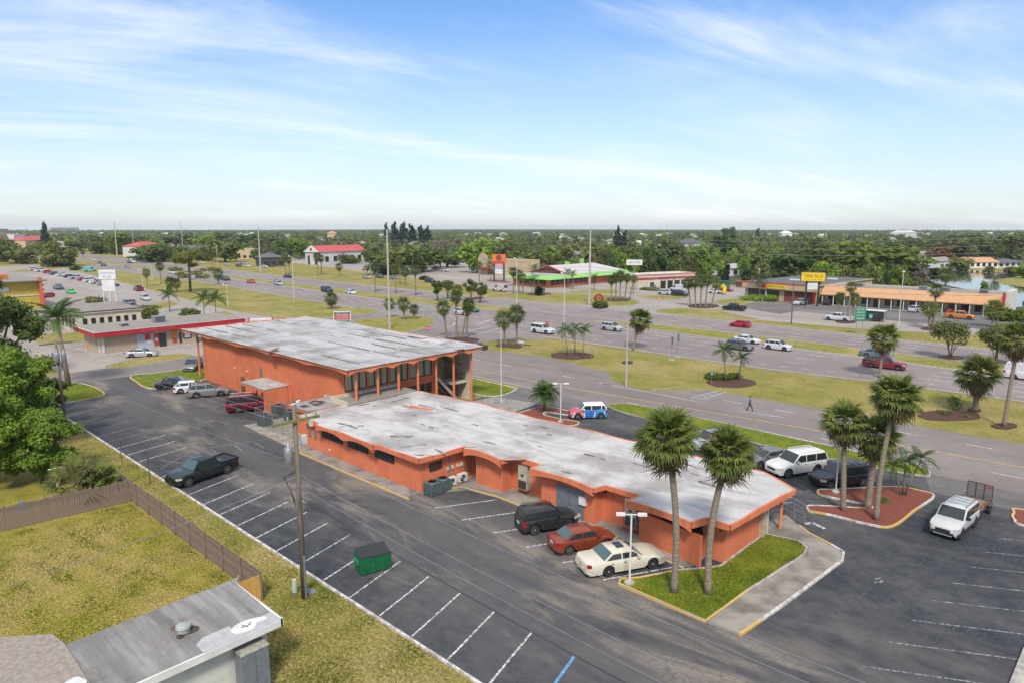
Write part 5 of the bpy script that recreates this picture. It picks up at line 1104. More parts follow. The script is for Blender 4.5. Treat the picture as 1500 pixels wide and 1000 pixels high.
def pal(base, topy, wpx, label, group, lean_px=0, **k):      # a palm standing on photo point base whose crown top shows at row topy
    c = P(*base); H = height_at(c, topy); D = depth_of(c)/math.cos(PITCH); cr = wpx/1000*D/2; h = max(.6, H-cr*.78)
    dx = lean_px/1000*D; lean = (dx*math.cos(YAW), dx*math.sin(YAW))
    return sabal((c.x, c.y, 0), h, cr, label, group, lean, seed=int(base[0]*7+base[1]), **k)
G_ = 'cabbage palms on the front lawn and mulch island'
pal((987,868), 608, 98, 'tall cabbage palm left of the pair on the front lawn', G_, -19, single=True, n=96, low=-86, dead=.26, bow=.25, tr=.2)
pal((1037,870), 634, 86, 'cabbage palm right of the pair on the front lawn, dead skirt of leaves', G_, 20, single=True, n=96, bow=-.3, tr=.2, low=-88, dead=.28)
pal((1235,748), 594, 68, 'leftmost cabbage palm in the mulch island, shorter than its tall neighbour', G_, -9, single=True, n=70, tr=.2)
pal((1270,744), 612, 74, 'stout cabbage palm in the middle of the mulch island with a hanging skirt', G_, 4, single=True, n=76, tr=.25, low=-80)
pal((1283,762), 553, 74, 'tallest cabbage palm of the mulch island with a leaning trunk', G_, 14, single=True, n=84, tr=.19, bow=-.2, low=-80)
G_ = 'cabbage palms along the highway verge'
for a in (((1428,601),524,64,'squat round headed cabbage palm near the brown mulch strip',0),((1470,625),476,58,'tall slim cabbage palm at the right edge of the verge',6),((1288,553),478,46,'cabbage palm standing in front of the red pickup',2),((927,512),455,36,'single leaning cabbage palm by the near lanes',9)): pal(*a[:4], G_, a[4], single=True, n=58, tr=.2 if a[0][0] != 1428 else .3)
for a in (((741,505),457,30,'left palm of the leaning pair on the verge mulch',-4),((757,505),449,30,'right taller palm of the pair on the verge mulch',0),((655,496),442,24,'left palm of the group by the junction',-5),((669,497),426,22,'middle tall palm of the group by the junction',0),((676,496),446,18,'short tilted palm of the group by the junction',9),((683,496),438,22,'right palm of the group by the junction',4),((571,466),437,20,'left palm on the rounded junction lawn',0),((592,469),437,22,'middle palm on the rounded junction lawn',0),((607,468),447,16,'short right palm on the rounded junction lawn',0),((486,453),429,22,'low palm beside the junction road at left',0)): pal(*a[:4], 'cabbage palms round the road junction', a[4], tr=.2)
for i, a in enumerate((((1228,470),429,17),((1241,471),414,18),((1249,470),430,20),((1360,482),443,26),((1366,481),417,22),((1453,480),441,30),((1460,480),445,18),((1012,449),408,18),((1019,450),406,18),((1026,451),404,20),((1033,451),404,18),((1042,449),408,18),((895,441),404,16),((902,441),400,16),((908,440),398,18),((915,439),402,14),((922,439),404,12))):
    pal(*a, ('cabbage palm, %s of the clump standing by the trailer' % ('left one','tall middle one','right one')[i]) if i < 3 else (('short broad palm in the pair facing the shops','tall palm in the pair facing the shops','broad palm before the right end of the shops','small palm behind the broad one at the right end of the shops')[i-3] if i < 7 else ('palm of the clump on the kerbed island before the car care bays' if i < 12 else 'palm of the slim clump left of the car care sign')), 'cabbage palms before the shops' if i < 7 else ('palms of the clump before the car care bays' if i < 12 else 'palms of the slim clump left of the car care sign'), (0,2,0,0,0,0,0,-6,-3,0,2,6,0,0,0,3,6)[i], tr=.2)
FARP = [((418,402),372,14),((424,402),376,12),((466,403),371,14),((471,402),374,12),((497,404),386,12),((550,428),386,16),((580,430),388,16),((609,433),390,16),((594,418),392,16),((586,417),376,14),((671,456),419,18),((752,430),392,16),((760,430),396,14),((236,416),385,14),((251,428),407,18),((259,428),409,16),((320,417),394,18),((216,420),394,14),((702,418),384,12),((766,431),402,12),((440,372),356,8),((372,373),358,8),((310,388),372,10),((345,384),370,10),((1108,418),400,12),((1290,412),390,22),((1212,412),393,16),((1240,412),391,18),((1385,416),392,24),((1460,392),358,16),((122,378),366,8),((80,384),364,10),((812,372),350,9),((790,371),349,9),((826,366),350,9),((778,372),352,9)]
for i, a in enumerate(FARP): pal(*a, 'far cabbage palm with a small round head', 'far cabbage palms', tr=.2)
# feather palms
def feather_frond(rs, L=2.0, leaf=.45, n=22, droop=.55, w=.03):
    V, F, T = [], [], []
    def q(a, b, c, d, t): o = len(V); V.extend([a,b,c,d]); F.append((o,o+1,o+2,o+3)); T.append(t)
    f = lambda t: Vector((L*(t-.12*t*t), 0, L*(.42*t-droop*1.35*t*t)))
    ps = [f(t) for t in np.linspace(0,1,7)]
    for a, b in zip(ps, ps[1:]): k = Vector((0,.018,0)); q(a-k, b-k, b+k, a+k, .8)
    for i in range(n):
        t = .12+.88*i/(n-1); p = f(t); d = (f(min(1,t+.03))-f(t-.03)).normalized(); ln = leaf*(.55+.9*math.sin(math.pi*min(1,t*.92+.05)))*.8
        for s in (-1,1):
            tip = p+d*ln*.45+Vector((0,s*ln*.8,-ln*rs.uniform(.25,.6))); m_ = p+d*ln*.25+Vector((0,s*ln*.45,-ln*.06)); k = d*w; q(p-k*.5, m_-k, m_+k, p+k*.5, rs.uniform(.1,1)); q(m_-k, tip, tip, m_+k, rs.uniform(.1,1))
    return V, F, T
FEA = [pm('frond', *feather_frond(_rs, 2.0, .5, 22, .5, .035), M['feather']) for _ in range(3)]
FCROWN = []
for v_ in range(3):
    V, F, T = [], [], []; rs = random.Random(80+v_)
    for i in range(13):
        R_ = Matrix.Rotation(i*2.4+rs.uniform(-.2,.2),4,'Z') @ Matrix.Rotation(-math.radians(62-88*i/12+rs.uniform(-8,8)),4,'Y') @ Matrix.Scale(rs.uniform(.85,1.1),4); vv, ff, tt = feather_frond(rs, 2.0, .6, 11, .55, .06); o = len(V); V += [R_ @ x for x in vv]; F += [tuple(j+o for j in f) for f in ff]; T += tt
    FCROWN.append(pm('crown', V, F, T, M['feather']))
def feather(loc, stems, size, label, group=None, single=True, seed=0, nf=12, shaft=True, name='feather_palm', tr=.09):
    rs = random.Random(seed*7+1); T = thing(name, loc, label, 'palm tree', 0, group)
    for dx, dy, h in stems:
        MB().tube([(dx*.15,dy*.15,0),(dx*.5,dy*.5,h*.5),(dx,dy,h)], [tr*1.5,tr,tr*.85], 9).build('trunk', M['trunk'], T, True); sh = .42*size if shaft else .05
        if shaft: MB().tube([(dx,dy,h-.05),(dx*1.04,dy*1.04,h+sh)], [tr*.95,tr*.6], 9).build('crownshaft', M['crownshaft'], T, True)
        if single:
            for i in range(nf):
                el = math.radians(66-84*i/(nf-1)+rs.uniform(-7,7)); o = bpy.data.objects.new('frond', FEA[rs.randrange(3)]); link(o, T); o.matrix_local = Matrix.Translation((dx*1.03,dy*1.03,h+sh)) @ Matrix.Rotation(i*2.4+rs.uniform(-.25,.25),4,'Z') @ Matrix.Rotation(-el,4,'Y') @ Matrix.Rotation(rs.uniform(-.3,.3),4,'X') @ Matrix.Scale(size*rs.uniform(.85,1.1),4)
        else: inst('crown', FCROWN[seed % 3], T, (dx,dy,h+sh), rs.uniform(0,6), size)
    return T
c = P(797,602); feather((c.x,c.y,.1), [(-.3,-.1,1.55),(.35,.1,1.7),(.0,.45,1.9),(.15,-.35,1.35)], .88, 'bright green clustered palm in the mulch beside the wrapped car', nf=14, seed=3, tr=.06)
c = P(1323,726); feather((c.x,c.y,.1), [(-.75,-.6,2.0),(-.1,.1,2.2),(.75,.7,2.6)], .72, 'three stemmed slender palm at the back of the mulch island', nf=11, seed=4, tr=.06)
c = P(102,566); feather((c.x,c.y,.1), [(-.5,-.45,7.9)], 2.0, 'tall royal palm with a green crownshaft by the street corner', nf=18, seed=5, name='royal_palm', tr=.24)
for a, l, t_, w_ in (((832,521),-4,481,.95),((842,519),0,480,.95),((853,524),2,481,.9)): c = P(*a); h = height_at(c,t_)-.9; feather((c.x,c.y,.05), [(l*.1,l*.08,h)], w_, 'dark feathery palm, %s of three on an oval of mulch' % {-4:'left one',0:'middle one',2:'right one'}[l], 'feather palms on the oval mulch bed', nf=11, seed=abs(l)+9, tr=.08)
for a, l, t_ in (((1063,558),-4,509),((1081,556),3,519)): c = P(*a); h = height_at(c,t_)-1.0; feather((c.x,c.y,.05), [(l*.08,l*.06,h)], 1.02 if l < 0 else .85, ('taller' if l < 0 else 'shorter')+' windswept palm above the yellow green shrubs', 'feather palms above the yellow green shrubs', nf=12, seed=20+l, tr=.09)
for i, (a, t_, w_) in enumerate((((249,457),428,1.5),((300,470),433,1.4),((317,468),434,1.5),((719,412),383,1.6),((779,434),409,1.1),((783,422),391,1.3),((832,422),397,1.1),((839,424),399,1.0),((1112,440),404,1.6),((870,425),404,1.0))):
    c = P(*a); h = max(.5, height_at(c,t_)-w_*.9); feather((c.x,c.y,0), [(0,0,h)], w_, ('feathery palm beside the left grass corner','feathery palm left of a pair behind the red trimmed store','feathery palm right of a pair behind the red trimmed store','feathery palm before the tan restaurant','drooping small palm by the green trimmed restaurant','curved palm at the green corner of the restaurant','small palm at the restaurant patio, left','small palm at the restaurant patio, right','feathery palm beside the tyre shop','small palm behind the tall concrete pole')[i], 'feather palms across the road', single=i < 3, seed=30+i, nf=12, tr=.1)
# ---------------------------------------------------------------- broadleaf trees
M['leaf_bright'] = m_leaf('bright leaves', C(.08,.15,.013), C(.28,.39,.05)); M['leaf'] = m_leaf('tree leaves', C(.045,.08,.016), C(.15,.21,.05), C(.165,.17,.045)); M['leaf_olive'] = m_leaf('olive leaves', C(.085,.10,.028), C(.20,.21,.065)); M['leaf_lime'] = m_leaf('lime leaves', C(.09,.14,.012), C(.18,.23,.03))
M['leaf_pine'] = m_leaf('needle leaves', C(.012,.028,.016), C(.03,.055,.03)); M['leaf_rust'] = m_leaf('rust leaves', C(.13,.06,.015), C(.24,.115,.03)); M['twig'] = m_leaf('bare twigs', C(.14,.11,.085), C(.22,.18,.14))
def leaf_cloud(seed, blobs, n, size, shell=.55, flat=.35):
    """n leaf sized quads spread through ellipsoid clumps (centre, radii); denser near their surfaces"""
    r = np.random.default_rng(seed); vol = np.array([(b[1][0]*b[1][1]*b[1][2])**.75 for b in blobs]); k = r.choice(len(blobs), n, p=vol/vol.sum())
    c = np.array([b[0] for b in blobs])[k]; ra = np.array([b[1] for b in blobs])[k]; d = r.normal(size=(n,3)); d /= np.linalg.norm(d,axis=1)[:,None]
    rad = shell+(1-shell)*r.random(n)**.6; bump = 1+.22*np.sin(d[:,0]*7+k)*np.sin(d[:,1]*6+2*k)*np.cos(d[:,2]*5+k)
    rad = rad*(1+.45*(r.random(n) < .22)*r.random(n)); p = c+d*ra*(rad*bump)[:,None]; nr = d+r.normal(size=(n,3))*.65+np.array([0,0,flat]); nr /= np.linalg.norm(nr,axis=1)[:,None]
    a = np.cross(nr, r.normal(size=(n,3))); a /= np.linalg.norm(a,axis=1)[:,None]; b = np.cross(nr, a); s = size*(.6+.8*r.random(n))[:,None]
    q = np.stack([p-a*s*.5-b*s*.18, p-b*s*.5+a*s*.1, p+a*s*.5+b*s*.18, p+b*s*.5-a*s*.1], 1).reshape(-1,3)
    return q, np.arange(n*4).reshape(-1,4), np.clip(r.beta(2,2,n)+.12*(p[:,2]-c[:,2])/ra[:,2], 0, 1)
def blobs_for(rs, w, h0, h1, n, rmin=.28, rmax=.45):
    out = []
    for i in range(n):
        a = rs.uniform(0,6.283); t = rs.random()**.6; z = h0+(h1-h0)*rs.uniform(.12,.88); k = math.sin(math.pi*min(1,max(.12,(z-h0)/(h1-h0))))**.6; r = w*rs.uniform(rmin,rmax)
        out.append(((math.cos(a)*t*(w-r*.7)*k, math.sin(a)*t*(w-r*.7)*k, z), (r, r, min(r*.8,(h1-h0)*.42))))
    return out
def limbs(T, rs, h, w, blobs, tr, bark='bark', nl=7):
    mb = MB(); mb.tube([(0,0,0),(rs.uniform(-.1,.1),rs.uniform(-.1,.1),h*.5),(0,0,h)], [tr*1.3,tr,tr*.7], 8)
    for b in blobs[:nl]: c = Vector(b[0]); mb.tube([(0,0,h*.75),tuple(c*.5+Vector((0,0,h*.45))),tuple(c)], [tr*.6,tr*.38,tr*.14], 6, cap=False)
    return mb.build('trunk', M[bark], T, True)
def bigtree(loc, w, h0, h1, label, mat, nleaf, size, nb=16, seed=1, tr=.25, group=None, name='tree', cat='tree', shell=.55, bark='bark', rmin=.28, rmax=.45):
    rs = random.Random(seed); T = thing(name, loc, label, cat, 0, group); bl = blobs_for(rs, w, h0, h1, nb, rmin, rmax); limbs(T, rs, h0+(h1-h0)*.3, w, bl, tr, bark, min(nb,9))
    V, F, t_ = leaf_cloud(seed, bl, nleaf, size, shell); link(bpy.data.objects.new('crown', quadmesh('crown', V, F, M[mat], 4, t_)), T); return T
G_ = 'leafy trees at the left edge'
def lefttree(px, py, z, w, h0, h1, label, mat, n, size, nb, seed, tr):
    nb = int(nb*1.7)     # crown centre seen at a photo point, z metres up
    c = P(px, py, z); return bigtree((c.x,c.y,0), w, h0, h1, label, mat, n, size, nb, seed, tr, G_, rmin=.13, rmax=.27, shell=.25)
lefttree(62, 708, 0, 3.5, 1.0, 6.2, 'bright green leafy tree by the yard fence, lowest of the left trees', 'leaf_bright', 26000, .19, 26, 11, .13)
lefttree(-18, 715, 0, 4.2, 1.6, 8.4, 'broad bright green tree cut by the left edge beside the fence', 'leaf_bright', 26000, .20, 26, 12, .16)
lefttree(22, 668, 0, 4.4, 2.2, 10.4, 'bright leafy tree standing behind the lowest left tree', 'leaf_bright', 26000, .22, 28, 16, .25)
lefttree(2, 625, 0, 5.6, 2.2, 15.2, 'taller dark green tree rising behind at the left edge', 'leaf', 24000, .26, 28, 13, .35)
lefttree(-40, 470, 8.5, 6.0, 3, 15.5, 'tall tree cut by the left edge of the picture', 'leaf_bright', 16000, .30, 24, 14, .35)
lefttree(64, 580, 3.8, 2.9, .6, 6.6, 'dark bushy tree between the utility pole and the street corner', 'leaf', 12000, .24, 18, 15, .15)
rs = random.Random(3); T = thing('saw_palmetto', (-57.6,14.2,0), 'dull green clumping palm against the wooden fence corner', 'palm tree')
for i in range(34):
    o = inst('frond', (FAN+FAN_O)[rs.randrange(6)], T, (rs.uniform(-1,1),rs.uniform(-1,1),rs.uniform(.2,1.6))); o.rotation_euler = (rs.uniform(-.3,.3), -math.radians(rs.uniform(5,75)), rs.uniform(0,6.28)); o.scale = (1.1,)*3
bt = MB(); rs = random.Random(9)
for i in range(9): a = rs.uniform(0,6.28); e_ = Vector((math.cos(a)*rs.uniform(.3,.9), math.sin(a)*rs.uniform(.3,.9), rs.uniform(.7,1.5))); bt.tube([(0,0,0),tuple(e_*.6),tuple(e_)], [.03,.02,.008], 5)
T = thing('bare_shrub', (-55.9,14.3,0), 'leafless pale shrub inside the fence corner', 'shrub'); bt.build('stem', M['bark'], T)
# crape myrtles in the median and street trees
def myrtle(base, topy, wpx, label, mat='leaf_olive', seed=1, group='flowering trees in the highway median'):
    c = P(*base); H = height_at(c, topy); w = wpx/1000*depth_of(c)/2; rs = random.Random(seed); T = thing('myrtle_tree', (c.x,c.y,0), label, 'tree', 0, group); mb = MB()
    bl = blobs_for(rs, w, H*.38, H, 14, .25, .4)
    for b in bl[:7]: e_ = Vector(b[0]); mb.tube([(rs.uniform(-.2,.2),rs.uniform(-.2,.2),0),tuple(Vector((e_.x*.35,e_.y*.35,e_.z*.55))),tuple(e_)], [.09,.06,.02], 6)
    mb.build('trunk', M['trunk'], T, True); V, F, t_ = leaf_cloud(seed, bl, 2600, .26, .35); link(bpy.data.objects.new('crown', quadmesh('crown', V, F, M[mat], 4, t_)), T)
myrtle((1391,525), 468, 60, 'vase shaped multi stemmed tree in the right median', seed=2); myrtle((1458,531), 476, 56, 'sparser multi stemmed tree in the median beside the tall right palm', seed=3)
for i, (b, t_, w_) in enumerate((((641,441),412,20),((656,438),410,22),((690,441),408,24),((703,444),414,26))): myrtle(b, t_, w_, ('leftmost of the four small dark trees in the median','second of the four small dark trees in the median','third of the four small dark trees in the median','rightmost of the four small dark trees in the median')[i], 'leaf', 5+i, 'small dark trees in the median')
# pine with layered branches beside the highway at left
c = P(279,428); T = thing('pine_tree', (c.x,c.y,0), 'tall open pine with layered branches beside the left highway', 'tree'); H = height_at(c,367); rs = random.Random(4); mb = MB().tube([(0,0,0),(.2,.1,H*.5),(0,0,H*.95)], [.42,.32,.12], 9); bl = [((rs.uniform(-2.5,2.5),rs.uniform(-2.5,2.5),H*rs.uniform(.72,.98)),(2.3,2.3,1.5)) for _ in range(9)]
for z, r_, a in ((.33,4.6,.3),(.37,4.4,2.6),(.44,5.5,5.6),(.52,4.4,3.7),(.5,6.8,.2),(.60,3.6,1.6),(.36,3.6,4.6)): e_ = (math.cos(a+YAW)*r_, math.sin(a+YAW)*r_, H*z+.6); mb.tube([(0,0,H*z-.5),e_], [.14,.05], 6); bl += [(e_,(1.7,1.7,.8)),((e_[0]*.65,e_[1]*.65,e_[2]-.1),(1.3,1.3,.6))]
mb.build('trunk', M['bark'], T, True); V, F, t_ = leaf_cloud(4, bl, 5200, .42, .3); link(bpy.data.objects.new('crown', quadmesh('crown', V, F, M['leaf'], 4, t_)), T)
# shrubs and hedges
def shrub(px, w, h, label, mat, seed, cat='shrub', n=900, s=.22, group=None, wy=None):
    c = P(*px); rs = random.Random(seed); bl = [((rs.uniform(-w,w)*.6,rs.uniform(-(wy or w),(wy or w))*.6,h*rs.uniform(.35,.6)),(w*.5,(wy or w)*.5,h*.45)) for _ in range(7)]
    T = thing('shrub', (c.x,c.y,0), label, cat, 0, group); mb = MB()
    for b in bl[:4]: mb.tube([(b[0][0]*.5,b[0][1]*.5,0),b[0]], [.04,.015], 5)
    mb.build('stem', M['bark'], T); V, F, t_ = leaf_cloud(seed, bl, n, s, .4); link(bpy.data.objects.new('foliage', quadmesh('foliage', V, F, M[mat], 4, t_)), T)
for i, x in enumerate((1038,1049,1062,1075)): shrub((x,556-abs(i-1.5)), .8, .85, ('yellow green shrub at the left of the palm bed','yellow green shrub left of the tall windswept palm','yellow green shrub right of the tall windswept palm','yellow green shrub at the right of the palm bed')[i], 'leaf_lime', 60+i, group='yellow green shrubs in the palm bed')
shrub((1398,600), .8, 1.9, 'small dark sapling in the long brown mulch strip', 'leaf', 70, n=300, s=.16); shrub((1343,604), .6, .45, 'low green tuft at the left end of the mulch strip', 'leaf', 71, n=250); shrub((1382,606), .7, .35, 'low tuft in the middle of the mulch strip', 'leaf', 72, n=250); shrub((1418,611), .5, .3, 'low tuft at the right end of the mulch strip', 'leaf', 73, n=200)
shrub((1296,736), .45, .35, 'low green plant in the red mulch island', 'leaf', 74, n=260, s=.14); shrub((1105,440), 4.5, 1.6, 'clipped green hedge beside the tyre shop entrance', 'leaf_bright', 75, 'hedge', 2200, .4); shrub((1128,441), 3, 1.7, 'dense green hedge nearest the tyre shop door', 'leaf_bright', 76, 'hedge', 1500, .4); shrub((945,425), 6, .9, 'low clipped hedge along the car care wall', 'leaf', 77, 'hedge', 2000, .35, wy=2)
shrub((224,470), 2.2, 3.2, 'round palm like bush by the cream building corner', 'leaf_olive', 78, n=1800, s=.4); shrub((281,470), 2.6, 2.8, 'wide bush behind the red trimmed store', 'leaf', 79, n=1800, s=.4); shrub((139,446), 2.4, 2.0, 'small bush beside the plaza sign posts', 'leaf_olive', 80, n=1200, s=.4); shrub((205,452), 4, .7, 'dry low ground cover at the paving edge', 'leaf_olive', 81, n=900, s=.4); shrub((790,434), 1.6, 3.4, 'small conical evergreen in the grass across the highway', 'leaf_pine', 82, n=900, s=.35); shrub((1480,470), 4, 3, 'green bush at the right end of the shops', 'leaf_lime', 83, n=1500, s=.5); shrub((877,452), 2.2, 2.2, 'round dark bush at the foot of the concrete pole', 'leaf', 84, n=1200, s=.4); shrub((109,396), 3.2, 2.4, 'rounded dark bush by the big oak', 'leaf', 85, n=900, s=.5); shrub((622,410), 2.2, 1.6, 'square clipped dark bush on the service drive', 'leaf_pine', 86, n=900, s=.4)
# ---------------------------------------------------------------- the wooded suburb behind: nearest 280 trees one by one, the rest as one wood
PROTO = []
def proto(kind, seed):
    rs = random.Random(seed)
    if kind == 'pine': bl = [((rs.uniform(-.15,.15),rs.uniform(-.15,.15),.18+.8*i/9),(.26*(1-i/11)+.05,.26*(1-i/11)+.05,.11)) for i in range(10)]; n, s, mat = 620, .11, 'leaf_pine'
    elif kind == 'bare': bl = blobs_for(rs, .55, .3, .95, 9, .3, .45); n, s, mat = 420, .085, 'twig'
    else: bl = blobs_for(rs, .62, .06, 1.0, 15, .28, .46); n, s, mat = 1150, .10, {'leaf':'leaf','olive':'leaf_olive','lime':'leaf_lime','rust':'leaf_rust','bright':'leaf_bright'}[kind]
    V, F, t_ = leaf_cloud(seed, bl, n, s, .5); mb = MB().tube([(0,0,0),(.02,.01,.3),(0,0,.6)], [.045,.035,.02], 6)
    for b in bl[:4]: mb.tube([(0,0,.25),b[0]], [.025,.008], 5, cap=False)
    return quadmesh('crown', V, F, M[mat], 4, t_), mb.mesh('trunk', M['bark'], True), (V, F, t_)
KINDS = {k: [proto(k, 100+17*i+j) for j in range(3)] for i, k in enumerate(('leaf','olive','lime','pine','bare','rust','bright'))}
LAB = {'leaf':'dark green leafy tree in the wooded suburb','olive':'dull olive green tree in the wooded suburb','lime':'yellow green leafy tree in the wooded suburb','pine':'dark narrow evergreen in the wooded suburb','bare':'nearly leafless grey tree in the wooded suburb','rust':'rust coloured tree in the wooded suburb','bright':'fresh green leafy tree in the wooded suburb'}
def suburb_tree(x, y, h, w, kind, rs, label=None):
    cm_, tm_, _ = KINDS[kind][rs.randrange(3)]; T = thing('suburb_tree', (x,y,0), label or LAB[kind], 'tree', rs.uniform(0,6.28), 'trees of the wooded suburb')
    T.scale = (w, w, h); inst('crown', cm_, T); inst('trunk', tm_, T)
rs = random.Random(77); PLACED = []
def clear(x, y):
    if y < interp(SF, x)+3 and x > -420: return False
    if interp(HN, x)-26 < y < interp(HF, x)+14: return False
    if -470 < x < -50 and y < interp(HF, x): return False
    for bx_, by_, r_ in AVOID:
        if (x-bx_)**2+(y-by_)**2 < r_*r_: return False
    d_ = depth_of((x,y)); px_ = 750+1000*(x*math.cos(YAW)+y*math.sin(YAW))/(d_*math.cos(PITCH)+CAM_H*math.sin(PITCH)); py_ = 500-1000*(d_*math.sin(PITCH)-CAM_H*math.cos(PITCH))/(d_*math.cos(PITCH)+CAM_H*math.sin(PITCH))
    return not (1350 < px_ < 1510 and 382 < py_ < 450)
AVOID = [(-45,206,15),(-30,203,14),(-74,210,16),(-122,212,17),(-165,206,22),(-204,219,14),(-338,222,20),(-260,262,0)]+[(P(*q).x, P(*q).y, r) for q, r in (((1400,405),22),((1440,405),24),((1480,415),26),((1420,384),16),((1360,389),10),((1350,398),14))]
# named by what one sees in the photograph: photo base point, top row, width
PIC = [((1195,410),362,95,'leaf'),((1150,412),368,80,'leaf'),((1245,409),357,84,'lime'),((1300,410),362,100,'lime'),((1330,411),385,90,'leaf'),((1110,402),360,60,'leaf'),((1380,388),361,34,'rust'),((1407,396),376,34,'leaf'),((1063,385),346,70,'leaf'),((1030,398),362,50,'bright'),((958,405),362,60,'leaf'),((935,402),366,60,'leaf'),((985,398),346,40,'leaf'),((850,395),352,50,'leaf'),((812,392),362,50,'bright'),((770,396),364,60,'leaf'),((700,400),352,50,'bright'),((740,396),350,44,'leaf'),((655,392),362,50,'leaf'),((620,398),355,60,'leaf'),((583,402),358,70,'leaf'),((560,402),368,46,'leaf'),((510,386),374,40,'leaf'),((438,380),348,34,'bright'),((412,378),352,34,'leaf'),((330,384),348,44,'leaf'),((300,382),362,38,'leaf'),((230,384),356,60,'leaf'),((260,381),362,44,'leaf'),((205,382),374,30,'leaf'),((150,372),347,44,'leaf'),((175,373),340,40,'lime'),((82,391),355,52,'leaf'),((95,389),364,40,'leaf'),((24,386),358,44,'leaf'),((40,387),366,30,'olive'),((5,384),350,30,'leaf'),((67,361),327,12,'pine'),((567,352),328,8,'pine'),((580,362),328,14,'pine'),((592,362),328,14,'pine'),((605,362),330,14,'pine'),((617,362),332,12,'pine'),((626,362),333,12,'pine'),((904,378),334,14,'pine'),((913,376),340,12,'pine'),((1109,350),335,8,'pine'),((1072,352),331,14,'leaf'),((1062,352),333,12,'leaf'),((1440,375),352,60,'leaf'),((1480,380),346,50,'olive'),((1420,362),340,50,'olive'),((1395,378),348,60,'olive'),((1345,375),348,60,'leaf'),((1495,372),340,40,'leaf'),((645,378),352,40,'bare'),((672,372),346,30,'bare'),((850,383),362,30,'bare'),((1014,378),356,30,'bare'),((1280,372),352,60,'leaf'),((1230,378),350,60,'leaf'),((1180,376),346,50,'leaf'),((530,376),358,40,'olive'),((480,368),352,40,'leaf'),((720,382),352,50,'bright'),((460,352),340,30,'leaf'),((360,366),342,60,'leaf'),((395,362),340,50,'leaf'),((1482,402),390,26,'leaf'),((1498,408),388,24,'bright'),((1449,400),391,16,'olive'),((1442,437),412,14,'lime'),((1366,384),366,26,'bare'),((118,368),350,40,'leaf'),((135,362),345,36,'olive'),((190,366),347,40,'olive'),((215,362),346,44,'leaf'),((245,364),345,40,'olive'),((275,360),343,44,'leaf'),((300,366),346,40,'bright'),((325,360),342,40,'olive'),((350,364),346,36,'leaf'),((60,372),354,36,'leaf'),((14,372),352,36,'olive'),((430,366),346,30,'olive'),((455,362),344,36,'leaf'),((380,372),350,34,'olive'),((545,384),362,40,'leaf'),((500,386),370,34,'olive'),((470,386),366,24,'leaf'),((600,388),360,44,'olive')]
for b, t_, w_, k in PIC:
    c = P(*b); h = max(3, height_at(c, t_)); w = w_/1000*depth_of(c)/(1.05 if k != 'pine' else .62); suburb_tree(c.x, c.y, h, w, k, rs, None); PLACED.append((c.x,c.y))
cand = []
d = 185.0
while d < 3800:
    st = 9.5+.008*d; x = -.80*d
    while x < .84*d:
        X = x+rs.uniform(-.45,.45)*st; Y = d+rs.uniform(-.5,.5)*(13+.05*d); sx = X*math.cos(YAW)-Y*math.sin(YAW); sy = X*math.sin(YAW)+Y*math.cos(YAW)
        if clear(sx, sy) and rs.random() < .9 and -.77*Y < X < .77*Y: cand.append((sx, sy, Y))
        x += st
    d += 9+.017*d
cand.sort(key=lambda q: q[2])
def pick(rs):
    u = rs.random(); return 'leaf' if u < .38 else 'olive' if u < .65 else 'bright' if u < .84 else 'lime' if u < .91 else 'pine' if u < .95 else 'bare'
for sx, sy, Y in cand[:230]: h = rs.uniform(5,9.5); suburb_tree(sx, sy, h*(1.25 if rs.random() < .1 else 1), h*rs.uniform(.55,.8), pick(rs), rs)
acc = {k: ([], [], []) for k in KINDS}; cnt = {k: 0 for k in KINDS}
for sx, sy, Y in cand[230:]:
    k = pick(rs); V, F, t_ = KINDS[k][rs.randrange(3)][2]; step = 1 if Y < 330 else (2 if Y < 620 else (5 if Y < 1300 else 10)); n = len(F)//step; V = V.reshape(-1,4,3)[::step][:n]; ctr = V.mean(1, keepdims=True)
    grow = (1,1.35,2.0,2.7)[(1,2,5,10).index(step)]; h = rs.uniform(4.5,9); 
    if Y > 1200: h *= rs.uniform(.7,1.1)
    w = h*rs.uniform(.55,.85)*(1.25 if Y > 900 else 1); a = rs.uniform(0,6.28); Q = (ctr+(V-ctr)*grow); ca_, sa_ = math.cos(a), math.sin(a); x_, y_ = Q[...,0]*w, Q[...,1]*w
    W_ = np.stack([x_*ca_-y_*sa_+sx, x_*sa_+y_*ca_+sy, np.maximum(Q[...,2]*h, .05)], -1).reshape(-1,3); acc[k][0].append(W_); acc[k][2].append(np.clip(t_[::step][:n]*rs.uniform(.7,1.15)+rs.uniform(-.12,.12),0,1))
for k in KINDS:
    if not acc[k][0]: continue
    V = np.concatenate(acc[k][0]); o = link(bpy.data.objects.new('woodland', quadmesh('woodland', V, np.arange(len(V)).reshape(-1,4), M[{'leaf':'leaf','olive':'leaf_olive','lime':'leaf_lime','pine':'leaf_pine','bare':'twig','rust':'leaf_rust','bright':'leaf_bright'}[k]], 4, np.concatenate(acc[k][2])))); tag(o, {'leaf':'dark green far woods spreading to the horizon','olive':'olive green far woods spreading to the horizon','lime':'yellow green far woods spreading to the horizon','pine':'far evergreens scattered to the horizon','bare':'far leafless trees scattered to the horizon','bright':'fresh green far woods spreading to the horizon'}.get(k,'far woods'), 'woods', None, 'stuff')
print('far trees', len(cand))
